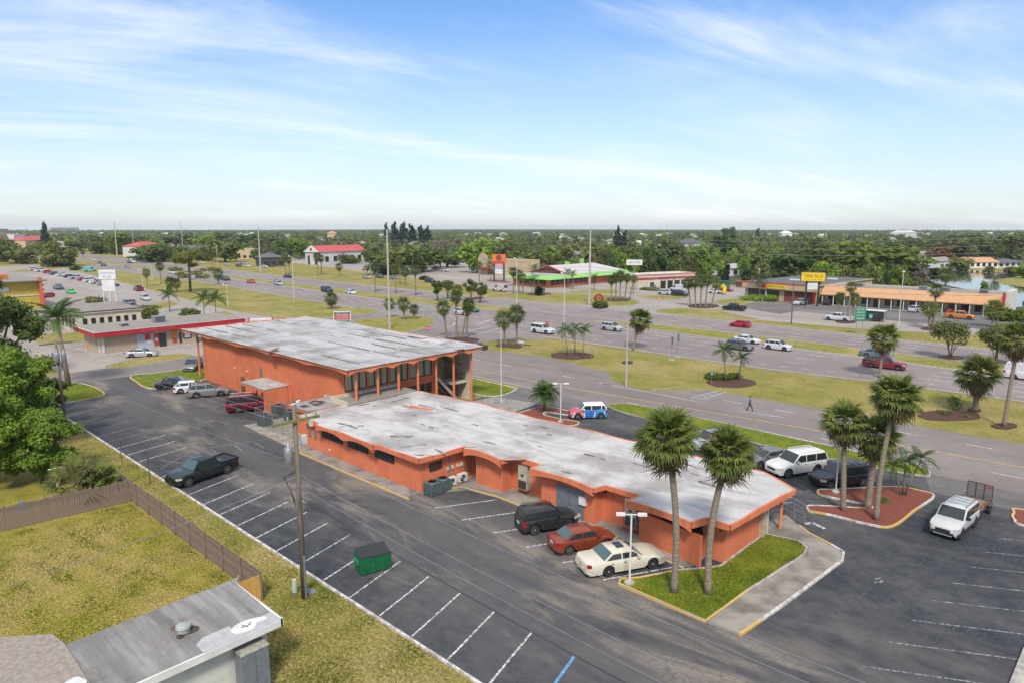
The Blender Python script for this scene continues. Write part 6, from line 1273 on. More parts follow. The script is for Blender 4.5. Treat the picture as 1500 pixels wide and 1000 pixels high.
# ---------------------------------------------------------------- poles, wires, lamps
def wire(T, a, b, sag, r, mat, n=14, name='cable'):
    pts = []
    for i in range(n+1):
        t = i/n; pts.append((a[0]+(b[0]-a[0])*t, a[1]+(b[1]-a[1])*t, a[2]+(b[2]-a[2])*t-4*sag*t*(1-t)))
    return MB().tube(pts, r, 5, cap=False).build(name, M[mat], T)
c = P(446,875); PX, PY = c.x, c.y
T = thing('utility_pole', (PX,PY,0), 'tall wooden utility pole with crossarm beside the lot kerb and dumpster', 'utility pole')
MB().tube([(0,0,0),(0,0,11.2)], [.17,.12], 12).build('post', M['wood_pole'], T, True); MB().box(.09,.21,-.05,.05,0,2.6).build('cable_guard', M['grey_metal'], T)
MB().bar((.14,-1.4,10.35), (.14,1.4,10.35), .14, .16).build('crossarm', m_plain('mossy wood', C(.2,.2,.07), C(.14,.12,.05), 4, .9), T)
for y in (-1.2,-.5,.6,1.2): MB().lathe([(.03,10.4),(.06,10.46),(.04,10.53),(.06,10.58),(.03,10.66)], 8, 0, 'z', (.14,y,0)).build('insulator', M['grey_metal'], T)
tr = MB().lathe([(.2,8.0),(.24,8.05),(.24,8.85),(.2,8.92),(.05,8.95)], 14, 0, 'z', (-.1,-.42,0)).build('transformer', M['grey_metal'], T, 40); MB().lathe([(.05,8.95),(.03,9.2)], 8, 0, 'z', (-.1,-.42,0)).build('bushing', M['offwhite'], tr); MB().box(.1,.3,.25,.5,9.0,9.5).build('cutout', M['offwhite'], T); MB().box(.1,.3,.75,.9,9.9,10.3).build('cutout', M['offwhite'], T)
for k, (dy, z0, z1, r_, mt) in enumerate(((.12,5.95,5.2,.028,'wire_dark'),(-.12,6.75,6.2,.010,'wire'),(-.1,7.45,7.0,.010,'wire'),(.12,8.65,8.3,.010,'wire'),(.1,9.3,9.0,.009,'wire'))):
    wire(T, (0,dy,z0), (46,dy+.2,z1+.6), .8, r_, mt)
for y, z in ((-1.2,10.65),(-.5,10.65),(.6,10.65),(1.2,10.65)): wire(T, (.14,y,z), (-45.0-PX-32.9+PX,y*.6-.2,9.1), .5, .009, 'wire')
wire(T, (0,-.12,8.0), (-45,-.3,7.2), .5, .010, 'wire'); wire(T, (0,-.12,7.2), P(-60,880,4).to_3d()-Vector((PX,PY,0))+Vector((0,0,4)), .3, .014, 'wire')
pl = MB(); 
for k in range(3): pl.tube([(.0,-.15,7.6-.1*k),(-.5-.1*k,-.5,7.1),(-.25,-.35,6.4),(-.1,-.17,5.8-.2*k)], .02, 5, cap=False)
pl.build('loop_cable', M['wire_dark'], T)
c = P(97,637); T = thing('utility_pole', (c.x,c.y,0), 'wooden utility pole with three transformer cans by the left trees', 'utility pole'); MB().tube([(0,0,0),(0,0,9.6)], [.17,.12], 12).build('post', M['wood_pole'], T, True)
for k, (x, y) in enumerate(((-.05,-.55),(.25,-.1),(.35,.45))): tr = MB().lathe([(.2,7.5),(.23,7.55),(.23,8.4),(.18,8.5),(.04,8.52)], 14, 0, 'z', (x,y,0)).build('transformer', M['grey_metal'], T, 40); MB().lathe([(.05,8.5),(.03,8.8)], 8, 0, 'z', (x,y,0)).build('bushing', M['offwhite'], tr)
MB().bar((0,-1.4,9.35), (0,1.4,9.35), .1, .12).build('crossarm', M['wood_pole'], T); lc = MB()
for k in range(4): lc.tube([(.25,.1+.1*k,7.6),(.4+.05*k,.2,6.9),(.2,.1,6.4),(.1,0,7.0)], .022, 5, cap=False)
lc.build('loop_cable', M['wire_dark'], T); MB().tube([(0,0,7.0),(-.5,-1.1,7.6)], .03, 6).build('lamp_arm', M['grey_metal'], T); wire(T, (0,.9,9.4), (-70,9,9.4), 1, .014, 'wire'); wire(T, (0,-.9,9.4), (-70,6,9.4), 1, .014, 'wire')
for px, lab in (((179,680),'rusty thin post by the lot kerb, farther of two'),((220,707),'rusty thin post by the lot kerb, nearer the pickup')):
    c = P(*px); T = thing('marker_post', (c.x,c.y,0), lab, 'post', 0, 'rusty posts along the lot kerb'); MB().tube([(0,0,0),(0,0,2.0)], .04, 8).build('post', M['rust'], T); MB().box(-.06,.06,-.05,.05,1.9,2.25).build('cap', M['rust'], T)
def lot_lamp(px, h, deg, lab):
    c = P(*px); T = thing('lot_lamp', (c.x,c.y,.08), lab, 'lamp post', math.radians(deg), 'low white lamps of the parking lot'); MB().tube([(0,0,.2),(0,0,h)], .055, 8).build('post', M['white'], T); MB().lathe([(.32,0),(.32,.12),(.2,.22)], 8).build('footing', M['kerb'], T, 30)
    MB().bar((-.55,0,h-.02), (.55,0,h-.02), .05, .05).build('arm', M['white'], T)
    for s_ in (-1,1): hd = MB().box(s_*.62-.26,s_*.62+.26,-.12,.12,h-.08,h+.06).build('lamp_head', M['white'], T); MB().box(s_*.62-.22,s_*.62+.22,-.1,.1,h-.095,h-.08).build('lens', M['offwhite'], hd)
lot_lamp((922,856), 4.3, 40, 'white lamp post on the lawn tip beside the cream sedan'); lot_lamp((1224,722), 3.9, 80, 'white lamp post in the mulch island before the black suv'); lot_lamp((821,619), 4.25, 40, 'white lamp post in the mulch bed beside the wrapped car'); lot_lamp((437,657), 4.4, 130, 'white lamp post at the end of the condenser fence')
# tall poles of the far line, street lights
for i, (px, t_, w_, mt, lab) in enumerate((((863,447),334,.32,'pole_conc','tall pale concrete pole on the grass before the green trimmed restaurant'),((571,483),336,.26,'pole_conc','tall concrete pole rising behind the big flat roof'),((382,400),333,.36,'pole_conc','tall concrete pole at the far side near the dark roofed bank'),((172,377),325,.42,'pole_conc','tall concrete pole far left near the highway bend'),((268,366),325,.40,'pole_conc','tall concrete pole beside the grey roofed far building'),((917,566),475,.15,'pole_conc','short concrete pole at the edge of the frontage road'),((1159,475),413,.16,'wood_pole','brown wooden pole before the tyre shop'),((40,356),331,.3,'pole_conc','tall pole beyond the pink roofed shops at left'),((4,352),333,.3,'pole_conc','tall pole at the far left edge'),((97,352),333,.3,'pole_conc','pale tall pole beyond the big left oak'),((197,373),340,.3,'pole_conc','tall pole right of the yellow green far tree'))):
    c = P(*px); h = height_at(c, t_); T = thing('power_pole', (c.x,c.y,0), lab, 'power pole'); MB().tube([(0,0,0),(0,0,h)], [w_,w_*.6], 8).build('post', M[mt], T)
    if i in (0,1,2,3,4): 
        for z in (.93,.86,.8): MB().bar((0,-.9,h*z),(0,.9,h*z),.1,.1).build('insulator_arm', M['grey_metal'], T)
    if i == 0:
        for z in (.93,.86,.8,.5,.45): wire(T, (0,.8,h*z), (90,-8,h*z), 1.5, .035, 'wire', 20); wire(T, (0,.8,h*z), (-190,5,h*z), 3.0, .035, 'wire', 24)
for px, t_, lab, mirror in (((757,446),379,'white street light before the tan restaurant',1),((826,488),401,'slim white street light beside the large white suv',1),((431,440),376,'white street light by the left far lanes',1),((1315,491),399,'white street light before the shops',0),((334,450),417,'white street light post on the left grass',1),((210,425),396,'white street light by the maroon pickup',1),((320,405),358,'white street light beyond the pine',1),((1110,432),395,'dark lamp post beside the tyre shop',0),((223,410),388,'white street light left of a far palm',1)):
    c = P(*px); h = height_at(c,t_); T = thing('street_light', (c.x,c.y,0), lab, 'street light', 0, 'street lights along the highway'); MB().tube([(0,0,0),(0,0,h)], [.09,.06], 8).build('post', M['offwhite'], T); MB().tube([(0,0,h-.1),(0,mirror*-.9 if mirror else 0,h+.05)], .04, 6).build('arm', M['offwhite'], T); MB().lathe([(.12,h-.05),(.22,h+.02),(.2,h+.22),(.05,h+.3)], 10, 0, 'z', (0,-.9*mirror,0)).build('lamp_head', M['white'], T, 40)
c = P(698,597); T = thing('flagpole', (c.x+.6,c.y+3.5,0), 'slim white flagpole on the lawn right of the tall orange building', 'flagpole'); MB().tube([(0,0,0),(0,0,9.2)], [.06,.03], 8).build('pole', M['white'], T); MB().lathe([(.02,9.2),(.08,9.26),(.02,9.34)], 8).build('finial', M['grey_metal'], T)
# ---------------------------------------------------------------- wooden fence round the yard
def pickets(a, b, lab, inner):
    L_ = math.dist(a, b); ang = math.atan2(b[1]-a[1], b[0]-a[0]); T = thing('wooden_fence', (a[0],a[1],0), lab, 'fence', ang); n = round(L_/2.4); sp = L_/n
    pm_ = MB().box(-.06,.06,-.05,.05,0,1.78).mesh('post', M['wood_fence']); rm_ = MB().box(0.06,sp-.06,-.02,.02,-.045,.045).mesh('rail', M['wood_fence']); kk = [MB().prism([(-.065,-.009),(.065,-.009),(.065,.009),(-.065,.009)],0,1.66+.03*j).mesh('picket', M['wood_fence']) for j in range(3)]
    for i in range(n+1): inst('post', pm_, T, (i*sp, inner*.07, 0))
    for i in range(n):
        for z in (.3,.9,1.45): inst('rail', rm_, T, (i*sp, inner*.035, z))
    m_ = int(L_/.142)
    for i in range(m_):
        o = inst('picket', kk[random.randrange(3)], T, (.07+i*.142, random.uniform(-.006,.006), .02)); o.rotation_euler = (random.uniform(-.012,.012), random.uniform(-.012,.012), 0)
pickets((-58.5,16.35), (-34.35,16.35), 'weathered wooden fence running beside the lot verge', -1); pickets((-56.6,1.0), (-54.9,16.28), 'weathered wooden fence across the back of the yard', 1)
T = thing('gate_panel', (-34.32,14.7,0), 'fresh yellow wood fence panel at the house corner', 'fence')
for i in range(11): MB().box(-.012,.012,.01+i*.145,.145+i*.145,.02,1.6).build('picket', M['wood_new'], T)
for z in (.35,1.35): MB().box(-.05,-.012,0,1.6,z,z+.09).build('rail', M['wood_new'], T)
T = thing('folding_chair', (-36.4,15.6,0), 'weathered folded chair leaning inside the fence corner', 'chair'); ch = MB()
for y in (-.22,.22): ch.bar((-.1,y,0),(.35,y,1.05),.05,.04); ch.bar((.3,y,0),(-.05,y,.75),.05,.04)
ch.build('frame', M['offwhite'], T); se = MB()
for i in range(4): se.bar((.08+i*.07,-.24,.42+i*.16),(.08+i*.07,.24,.42+i*.16),.05,.03)
split_build(se, 'slat', M['offwhite'], T); T['label'] = 'pale folding chair leaning inside the fence corner'
c = P(432,868); T = thing('utility_pedestal', (c.x,c.y,0), 'small pale green pedestal on the grass left of the tall pole', 'pedestal'); MB().lathe([(.14,0),(.14,.75),(.12,.85),(.02,.88)], 10).build('body', m_plain('pale green plastic', C(.42,.46,.36), C(.36,.4,.3), 3, .6), T, 40); MB().lathe([(.17,0),(.17,.1)], 10).build('base', M['grey_paint'], T)
c = P(455,866); T = thing('access_cover', (c.x,c.y,0), 'flat grey cover in the grass at the pole foot', 'cover'); MB().box(-.35,.35,-.25,.25,0,.04).build('slab', M['concrete'], T); MB().box(-.28,.28,-.19,.19,.04,.055).build('lid', M['grey_paint'], T)
c = P(140,735); T = thing('clothes_post', (-60.6,12.9,0), 'white clothesline post under the left trees', 'post'); MB().tube([(0,0,0),(0,0,2.2)], .045, 8).build('post', M['white'], T); MB().bar((0,-.5,2.15),(0,.5,2.15),.06,.06).build('crossbar', M['white'], T)
T = thing('play_barrel', (-58.9,10.2,0), 'blue plastic barrel in the yard under the left tree', 'barrel'); MB().lathe([(.2,0),(.25,.1),(.25,.55),(.2,.65)], 12).build('drum', m_plain('blue plastic', C(.02,.12,.5), C(.02,.1,.4), 3, .4), T, 40); MB().lathe([(.2,.65),(.21,.68)], 12).build('lid', M['grey_paint'], T)
# ---------------------------------------------------------------- dumpster
c = P(540,838); T = thing('dumpster', (c.x-.12,c.y+.42,.01), 'green steel dumpster with dark ribbed lids standing in a stall', 'dumpster', math.radians(72.6)); b = MB()
W2, D2 = .95, .62
b.add([(-W2,-D2+.12,.08),(W2,-D2+.12,.08),(W2,D2,.08),(-W2,D2,.08),(-W2,-D2,1.15),(W2,-D2,1.15),(W2,D2,1.30),(-W2,D2,1.30)], [(0,3,2,1),(4,5,6,7),(0,1,5,4),(1,2,6,5),(2,3,7,6),(3,0,4,7)]); b.box(-W2-.03,W2+.03,-D2-.03,-D2+.03,1.08,1.15)
b.build('bin', M['dumpster'], T)
for x in (-.6,0,.6): MB().box(x-.03,x+.03,-D2-.015,-D2+.1,.3,1.08).build('rib', M['dumpster'], T)
for s_ in (-1,1): MB().box(s_*(W2+.06)-.06,s_*(W2+.06)+.06,-.3,.35,.66,.86).build('fork_pocket', m_plain('worn green steel', C(.03,.25,.1), C(.02,.16,.06), 4, .5), T)
for s_ in (-1,1):
    lx = s_*W2/2; ld = MB(); ld.add([(lx-.46,-D2-.06,1.18),(lx+.46,-D2-.06,1.18),(lx+.46,D2+.04,1.35),(lx-.46,D2+.04,1.35)], [(0,1,2,3)]); lo = ld.build('lid', M['plastic_black'], T)
    for i in range(8): x = lx-.42+i*.12; MB().bar((x,-D2-.05,1.205),(x,D2+.03,1.375),.05,.04).build('lid_rib', m_plain('lid rib', C(.05,.05,.055), C(.035,.035,.04)) if i == 0 and s_ < 0 else bpy.data.materials['lid rib'], lo)
for sx in (-1,1):
    for sy in (-1,1): MB().lathe([(.07,-.03),(.07,.03)], 10, 0, 'y', (sx*.8,sy*.45,.07)).build('caster', M['black'], T)
# ---------------------------------------------------------------- white house at the lower left
H = thing('white_house', (-30,10,0), 'white house corner with a weathered grey flat roof and vent', 'house'); ox, oy = -30, 10
w = MB(); w.box(-2.0,2.0,-12,3.4,0,2.62); w.build('wall', M['white'], H)
r = MB(); z0, z1 = 2.95, 3.05
def rq(mb, pts, m=0, dz=0): mb.add([(x-ox,y-oy,z+dz) for x, y, z in pts], [tuple(range(len(pts)))], m)
RL = [(-32.25,6.5),(-32.35,13.85),(-27.35,13.75),(-27.35,6.4)]; r.prism([(x-ox,y-oy) for x, y in RL], 2.72, [2.98,2.98,2.94,2.94]); r.build('flat_roof', M['membrane'], H)
cap = MB(); cap.prism([(x-ox,y-oy) for x, y in ((-28.45,10.7),(-28.45,11.9),(-28.0,11.9),(-28.15,13.75),(-27.3,13.78),(-27.3,10.3),(-28.1,10.3))], 2.90, 2.99); cap.build('white_coating', m_plain('grey white coating', C(.42,.41,.4), C(.34,.33,.33), 3, .7), H)
sp = MB(); sp.prism([(x-ox,y-oy) for x, y in smooth_loop([(-28.2,11.95),(-28.35,12.5),(-28.2,13.0),(-28.0,13.35),(-27.75,13.3),(-27.8,12.9),(-27.5,12.6),(-27.5,12.0),(-27.85,11.75)])], 2.9, 3.0); sp.build('paint_splash', M['white'], H)
cr = MB(); 
for a, b in (((-28.05,12.3),(-27.75,12.45)),((-27.9,12.2),(-27.85,12.6)),((-28.0,12.7),(-27.9,12.55))): cr.bar((a[0]-ox,a[1]-oy,3.0),(b[0]-ox,b[1]-oy,3.0),.05,.012)
split_build(cr, 'crack', M['soot'], H); 
RM = [M['membrane']]
for k_, f_ in enumerate((.86,1.14,1.0)):
    m_ = M['membrane'].copy(); RM.append(m_)
    for nd_ in m_.node_tree.nodes:
        if nd_.type == 'MIX':
            for q_ in (6,7):
                if not nd_.inputs[q_].is_linked: c_ = nd_.inputs[q_].default_value; nd_.inputs[q_].default_value = (c_[0]*f_,c_[1]*f_,c_[2]*f_,1)
y = 6.55; k_ = 0
while y < 13.7:
    w_ = random.uniform(.55,.95); y1_ = min(y+w_, 13.72); e_ = -28.5 if 10.6 < (y+y1_)/2 < 13.75 else -27.42
    MB().add([(-32.22-ox,y-oy,2.987),(e_-ox,y-oy,2.955),(e_-ox,y1_-oy,2.947),(-32.22-ox,y1_-oy,2.977),(-32.22-ox,y-oy,2.96),(e_-ox,y-oy,2.93),(e_-ox,y1_-oy,2.93),(-32.22-ox,y1_-oy,2.96)], [(0,3,2,1)[::-1] if False else (0,1,2,3),(0,4,5,1),(3,2,6,7),(1,5,6,2),(0,3,7,4)]).build('roof_roll', RM[(k_*7+k_//3) % 4], H); y = y1_; k_ += 1
f = MB(); f.box(-27.36-ox,-27.26-ox,6.3-oy,13.85-oy,2.62,2.955); f.box(-32.35-ox,-27.26-ox,13.76-oy,13.88-oy,2.62,2.955); f.build('fascia', M['white'], H); MB().box(-27.95-ox,-27.9-ox,5.6-oy,12.2-oy,.1,2.35).build('garage_door', M['offwhite'], H); MB().box(-28.1-ox,-27.85-ox,12.2-oy,12.35-oy,0,2.5).build('door_frame', M['white'], H); MB().box(-28.1-ox,-27.85-ox,5.6-oy,12.35-oy,2.35,2.5).build('door_frame', M['white'], H)
v = MB().lathe([(.27,2.95),(.27,3.16),(.33,3.18),(.3,3.28),(.12,3.36),(.02,3.37)], 18, 0, 'z', (-29.55-ox,10.35-oy,0)).build('roof_vent', M['ac_green'] if False else m_plain('pale vent', C(.33,.35,.32), C(.27,.29,.27), 3, .5), H, 40)
for k_, (pts, m_) in enumerate((([(.0,.30),(.2,.42),(.5,.35),(.62,.1),(.45,-.15),(.3,-.2),(.3,.1),(.15,.28)],'soot'),([(-.1,-.28),(.2,-.32),(.45,-.5),(.35,-.75),(.0,-.65),(-.2,-.75),(-.35,-.5)],'rust'),([(-.3,.1),(-.42,.3),(-.3,.5),(-.1,.38),(-.05,.3)],'soot'))): MB().prism([(-29.55-ox+y,10.35-oy+x) for x, y in smooth_loop(pts,3)], 2.95, 2.984+.003*k_).build('tar_patch', M[m_], H)
SH = [(-32.3,6.48),(-27.3,6.38),(-27.3,-6),(-44,-6),(-33.5,6.3)]; sh = MB(); sh.prism([(x-ox,y-oy) for x, y in SH], 2.75, 3.02); sh.build('shingle_roof', M['shingle_tan'], H); MB().prism([(x-ox,y-oy) for x, y in smooth_loop([(-29.1,5.6),(-28.7,5.9),(-28.6,6.3),(-28.9,6.3),(-29.3,6.1)])], 3.02, 3.10).build('roof_patch', M['white'], H); MB().box(-33-ox,-28-ox,-5.5-oy,6.3-oy,0,2.75).build('house_wall', M['white'], H)
T = thing('utility_cabinet', (-27.35,12.35,0), 'grey metal utility cabinet against the white house wall', 'cabinet'); MB().box(-.36,.36,-.62,.62,0,2.2).build('body', M['grey_paint'], T); MB().box(-.4,.4,-.66,.66,2.2,2.26).build('top', m_plain('lichen metal', C(.36,.34,.26), C(.22,.22,.18), 6, .9), T)
for y in (-.6,.02): MB().box(.36,.385,y,y+.58,.08,2.12).build('door', M['grey_paint'], T)
# ---------------------------------------------------------------- person
def person(loc, ang):
    T = thing('person', (loc[0],loc[1],.013), 'person in a purple grey top and dark trousers walking along the road', 'person', ang); me = bpy.data.meshes.new('body'); 
    V = [(0,0,.93),(0,0,1.12),(0,0,1.36),(.0,0,1.50),(.03,0,1.58),(.02,0,1.70),(0,.09,.9),(.18,.10,.5),(.30,.10,.09),(.42,.11,.05),(0,-.09,.9),(-.10,-.10,.52),(-.34,-.10,.13),(-.24,-.10,.06),(0,.19,1.42),(-.10,.25,1.15),(-.02,.25,.90),(.04,.25,.82),(0,-.19,1.42),(.08,-.25,1.16),(.24,-.24,.95),(.30,-.24,.88)]
    Eg = [(0,1),(1,2),(2,3),(3,4),(4,5),(0,6),(6,7),(7,8),(8,9),(0,10),(10,11),(11,12),(12,13),(2,14),(14,15),(15,16),(16,17),(2,18),(18,19),(19,20),(20,21)]; R_ = [.14,.14,.16,.055,.09,.085,.09,.062,.042,.04,.09,.062,.042,.04,.062,.045,.034,.036,.062,.045,.034,.036]
    me.from_pydata(V, Eg, []); o = bpy.data.objects.new('body', me); link(o); o.modifiers.new('skin','SKIN'); o.modifiers.new('sub','SUBSURF').levels = 2
    for d_, r_ in zip(me.skin_vertices[0].data, R_): d_.radius = (r_, r_)
    me.skin_vertices[0].data[0].use_root = True
    dg = bpy.context.evaluated_depsgraph_get(); dg.update(); m2 = bpy.data.meshes.new_from_object(o.evaluated_get(dg)); bpy.data.objects.remove(o)
    for x in (m_plain('purple grey shirt', C(.14,.11,.18), C(.11,.085,.14), 4, .9), m_plain('dark trousers', C(.014,.012,.02), C(.02,.018,.026), 4, .9), m_plain('skin', C(.32,.19,.13), C(.28,.16,.11), 4, .6), M['black']): m2.materials.append(x)
    for p in m2.polygons: z = p.center.z; arm = abs(p.center.y) > .2 and z < 1.0; p.material_index = 3 if z < .10 else 2 if (z > 1.47 or arm) else 1 if z < 1.0 else 0; p.use_smooth = True
    link(bpy.data.objects.new('body', m2), T); h = MB().lathe([(.02,1.80),(.06,1.785),(.098,1.74),(.1,1.68),(.085,1.64)], 12, 0, 'z', (-.01,0,0)).build('hair', M['black'], T, True)
    for y in (-.03,.03): MB().lathe([(.002,.0),(.011,.006),(.008,.012)], 8, 0, 'x', (.098,y,1.685)).build('eye', M['black'], T)
    MB().box(.095,.12,-.012,.012,1.64,1.675).build('nose', bpy.data.materials['skin'], T); MB().box(.09,.102,-.022,.022,1.612,1.62).build('mouth', M['red_sign'], T)
    for y in (-.092,.092): MB().lathe([(.002,0),(.025,.006),(.022,.012)], 8, 0, 'y', (.01,y-.006,1.67)).build('ear', bpy.data.materials['skin'], T)
c = P(1098,602); person((c.x,c.y), math.radians(0))
# ---------------------------------------------------------------- signs
def board(mb, w, h, z, t=.12, m=0, x=0): return mb.box(x-w/2, x+w/2, -t/2, t/2, z, z+h, m)
FACE = math.radians(43)      # boards that face the viewpoint of the lot
c = P(162,447); T = thing('plaza_sign', (c.x,c.y,0), 'tall white plaza sign on three posts by the left paving', 'sign', math.radians(48))
for x in (-1.55,0.05,1.55): MB().box(x-.09,x+.09,-.09,.09,0,9.3 if abs(x) > 1 else 3.8).build('post', M['white'], T)
MB().box(-2.15,2.15,-.3,.3,7.0,9.4).build('header', M['white'], T); MB().box(-1.7,1.7,-.14,.14,3.7,6.9).build('tenant_panel', M['offwhite'], T)
for i in range(5):
    for j in range(2): MB().box(-1.6+j*1.62,-.02+j*1.62,-.17,-.14,3.8+i*.61,4.33+i*.61).build('name_plate', M['white'], T)
bl_ = m_plain('blue lettering', C(.09,.12,.36), C(.08,.1,.3), 3)
inst('lettering', text_mesh('SUNNYDELL', .8, bl_, 3.6), T, (0,-.31,8.55)); inst('lettering', text_mesh('PLAZA', .8, bl_, 2.1), T, (0,-.31,7.6))
c = P(513,500); T = thing('monument_sign', (-108.7,70.4,0), 'red and green striped tenant sign behind the big flat roof', 'sign', math.radians(50)); T.location.z = 1.9; T.scale = (.78,.78,.72); MB().box(-2.0,2.0,-.2,.2,.4,4.6).build('cabinet', M['white'], T)
for x in (-1.6,1.6): MB().box(x-.15,x+.15,-.15,.15,-2.6,.4).build('post', M['grey_paint'], T)
for z0_, z1_, mt, tx in ((3.85,4.4,'charcoal','SUNNY PLAZA'),(3.2,3.75,'red_sign','CHECK CASHING'),(2.5,3.1,'red_sign','CASH ADVANCE'),(1.85,2.4,'green_sign','LAUNDROMAT'),(1.2,1.75,'offwhite','SALON')): MB().box(-1.85,1.85,-.22,-.2,z0_,z1_).build('name_plate', M[mt], T); inst('lettering', text_mesh(tx, .42, M['white'] if mt != 'offwhite' else M['green_sign'], 2.8), T, (0,-.235,(z0_+z1_)/2))
c = P(370,474); T = thing('low_sign', (-127.5,64,0), 'low white sign with red lettering behind the flat roof corner', 'sign', math.radians(50)); MB().box(-2.3,2.3,-.12,.12,1.5,2.9).build('panel', M['white'], T); inst('lettering', text_mesh('FOR LEASE', .7, M['red_sign'], 3.6), T, (0,-.13,2.2))
for x in (-2.2,2.2): MB().box(x-.12,x+.12,-.14,.14,0,2.95).build('post', M['red_sign'], T)
c = P(626,500); T = thing('do_not_enter_sign', (c.x,c.y,0), 'round red do not enter sign by the junction', 'sign', math.radians(50)); MB().tube([(0,0,0),(0,0,2.6)], .03, 6).build('post', M['grey_metal'], T); MB().lathe([(.42,-.03),(.42,.0)], 20, 0, 'y', (0,0,2.4)).build('disc', M['red_sign'], T); MB().box(-.3,.3,-.045,-.03,2.33,2.47).build('bar', M['white'], T)
c = P(801,495); T = thing('wrong_way_sign', (c.x,c.y,0), 'small red and white signs on a post before the white suv', 'sign', math.radians(60)); MB().tube([(0,0,0),(0,0,3.3)], .03, 6).build('post', M['grey_metal'], T); MB().box(-.4,.4,-.05,-.02,2.5,3.0).build('panel', M['red_sign'], T); inst('lettering', text_mesh('WRONG WAY', .2, M['white'], .7), T, (0,-.06,2.75))
c = P(965,452); T = thing('yield_sign', (c.x,c.y,.1), 'red and white yield triangle on the far grass island', 'sign', math.radians(50)); MB().tube([(0,0,0),(0,0,2.7)], .03, 6).build('post', M['grey_metal'], T)
tb = MB(); tb.add([(-.55,-.03,2.75),(.55,-.03,2.75),(0,-.03,1.8),(-.55,0,2.75),(.55,0,2.75),(0,0,1.8)], [(0,2,1),(3,4,5),(0,1,4,3),(1,2,5,4),(2,0,3,5)]); tb.build('triangle', M['red_sign'], T); tb = MB(); tb.add([(-.3,-.04,2.62),(.3,-.04,2.62),(0,-.04,2.1)], [(0,2,1)]); tb.build('centre', M['white'], T)
c = P(1258,490); T = thing('guide_sign', (c.x,c.y,0), 'green road guide sign on two posts before the trailer', 'sign', math.radians(22))
for x in (-.5,.5): MB().box(x-.06,x+.06,-.06,.06,0,4.6).build('post', M['grey_metal'], T)
MB().box(-.95,.95,-.1,-.06,2.6,5.2).build('panel', M['green_sign'], T)
for i, tx in enumerate(('BEACHES','AIRPORT','DOWNTOWN','HARBOR')): inst('lettering', text_mesh(tx, .45, M['white'], 1.4), T, (0,-.115,4.85-i*.58))
for px, lab in (((983,527),'left grey box on a post in the verge, seen edge on'),((992,522),'right grey box on a post in the verge, seen edge on')): c = P(*px); T = thing('sign_post', (c.x,c.y,0), lab, 'sign', math.radians(128), 'edge on signs in the verge'); MB().box(-.06,.06,-.06,.06,0,3.6).build('post', M['grey_metal'], T); MB().box(-.7,.7,-.12,-.06,2.5,3.7).build('panel', M['grey_paint'], T); MB().box(-.5,.5,-.45,.45,0,.08).build('pad', M['kerb'], T)
for px, lab in (((866,527),'small blue disabled parking sign by the oval mulch bed'),((1042,563),'small blue disabled parking sign left of the palm bed')): c = P(*px); T = thing('parking_sign', (c.x,c.y,0), lab, 'sign', math.radians(43), 'blue disabled parking signs'); MB().tube([(0,0,0),(0,0,1.75)], .025, 6).build('post', M['grey_metal'], T); MB().box(-.17,.17,-.04,-.02,1.3,1.75).build('panel', m_plain('blue sign', C(.02,.12,.42), C(.02,.1,.36)), T); MB().lathe([(.05,-.05),(.09,-.05),(.09,-.042),(.05,-.042)], 12, 0, 'y', (0,0,1.5)).build('symbol', M['white'], T)
c = P(129,522); T = thing('traffic_cone', (-131.5,34.5,.02), 'orange traffic cone at the corner of the red trimmed store', 'cone'); MB().lathe([(.22,.04),(.2,.06),(.04,.85)], 12).build('cone', M['amber'], T, 40); MB().box(-.28,.28,-.28,.28,0,.05).build('base', M['amber'], T)
c = P(705,508); T = thing('construction_bin', (-84.5,81.5,.02), 'small orange tub lying at the grass edge by the roof corner', 'tub'); MB().box(-1.0,1.0,-.55,.55,.1,.7).build('body', m_plain('orange paint', C(.45,.15,.06), C(.38,.12,.05), 2), T); MB().box(-1.05,1.05,-.6,.6,.7,.78).build('rim', M['rust'], T)
c = P(733,500); T = thing('pipe_end', (c.x+4,c.y+1,0), 'white concrete culvert end in the verge grass', 'culvert'); MB().box(-.9,.9,-.1,.1,0,.5).build('headwall', M['white'], T); MB().box(.5,2.8,-1.0,-.2,.0,.06).build('grate', M['charcoal'], T)
c = P(877,447); T = thing('round_bale_art', (c.x,c.y,0), 'rusty red round wheeled sculpture on the grass beside the concrete pole', 'sculpture', math.radians(60)); MB().lathe([(.3,-.7),(1.2,-.55),(1.35,0),(1.2,.55),(.3,.7)], 16, 0, 'y', (0,0,1.75)).build('drum', m_plain('rusty red', C(.28,.05,.025), C(.18,.03,.02), 5), T, 40)
for s_ in (-1,1): MB().lathe([(.35,-.1),(.38,0),(.35,.1)], 12, 0, 'y', (.9*s_,-.6,.38)).build('wheel', M['black'], T, 40); MB().bar((.9*s_,-.5,.4),(0,0,1.4),.1,.1).build('strut', M['rust'], T)
MB().lathe([(.3,-.62),(.55,-.72),(.5,-.6)], 12, 0, 'y', (-.3,0,1.8)).build('opening', M['yellow_sign'], T)
c = P(1060,432); T = thing('inflatable', (c.x,c.y,.02), 'bright yellow inflatable bent figure by the parked cars', 'inflatable'); MB().tube([(0,0,0),(.1,.2,1.2),(0,.6,2.2),(-.4,.3,2.9),(-.7,-.3,2.5),(-.3,-.6,1.9)], [.6,.55,.5,.45,.4,.35], 10).build('body', M['yellow_sign'], T, True); MB().lathe([(.6,0),(.65,.25),(.5,.3)], 12).build('blower', M['grey_paint'], T)
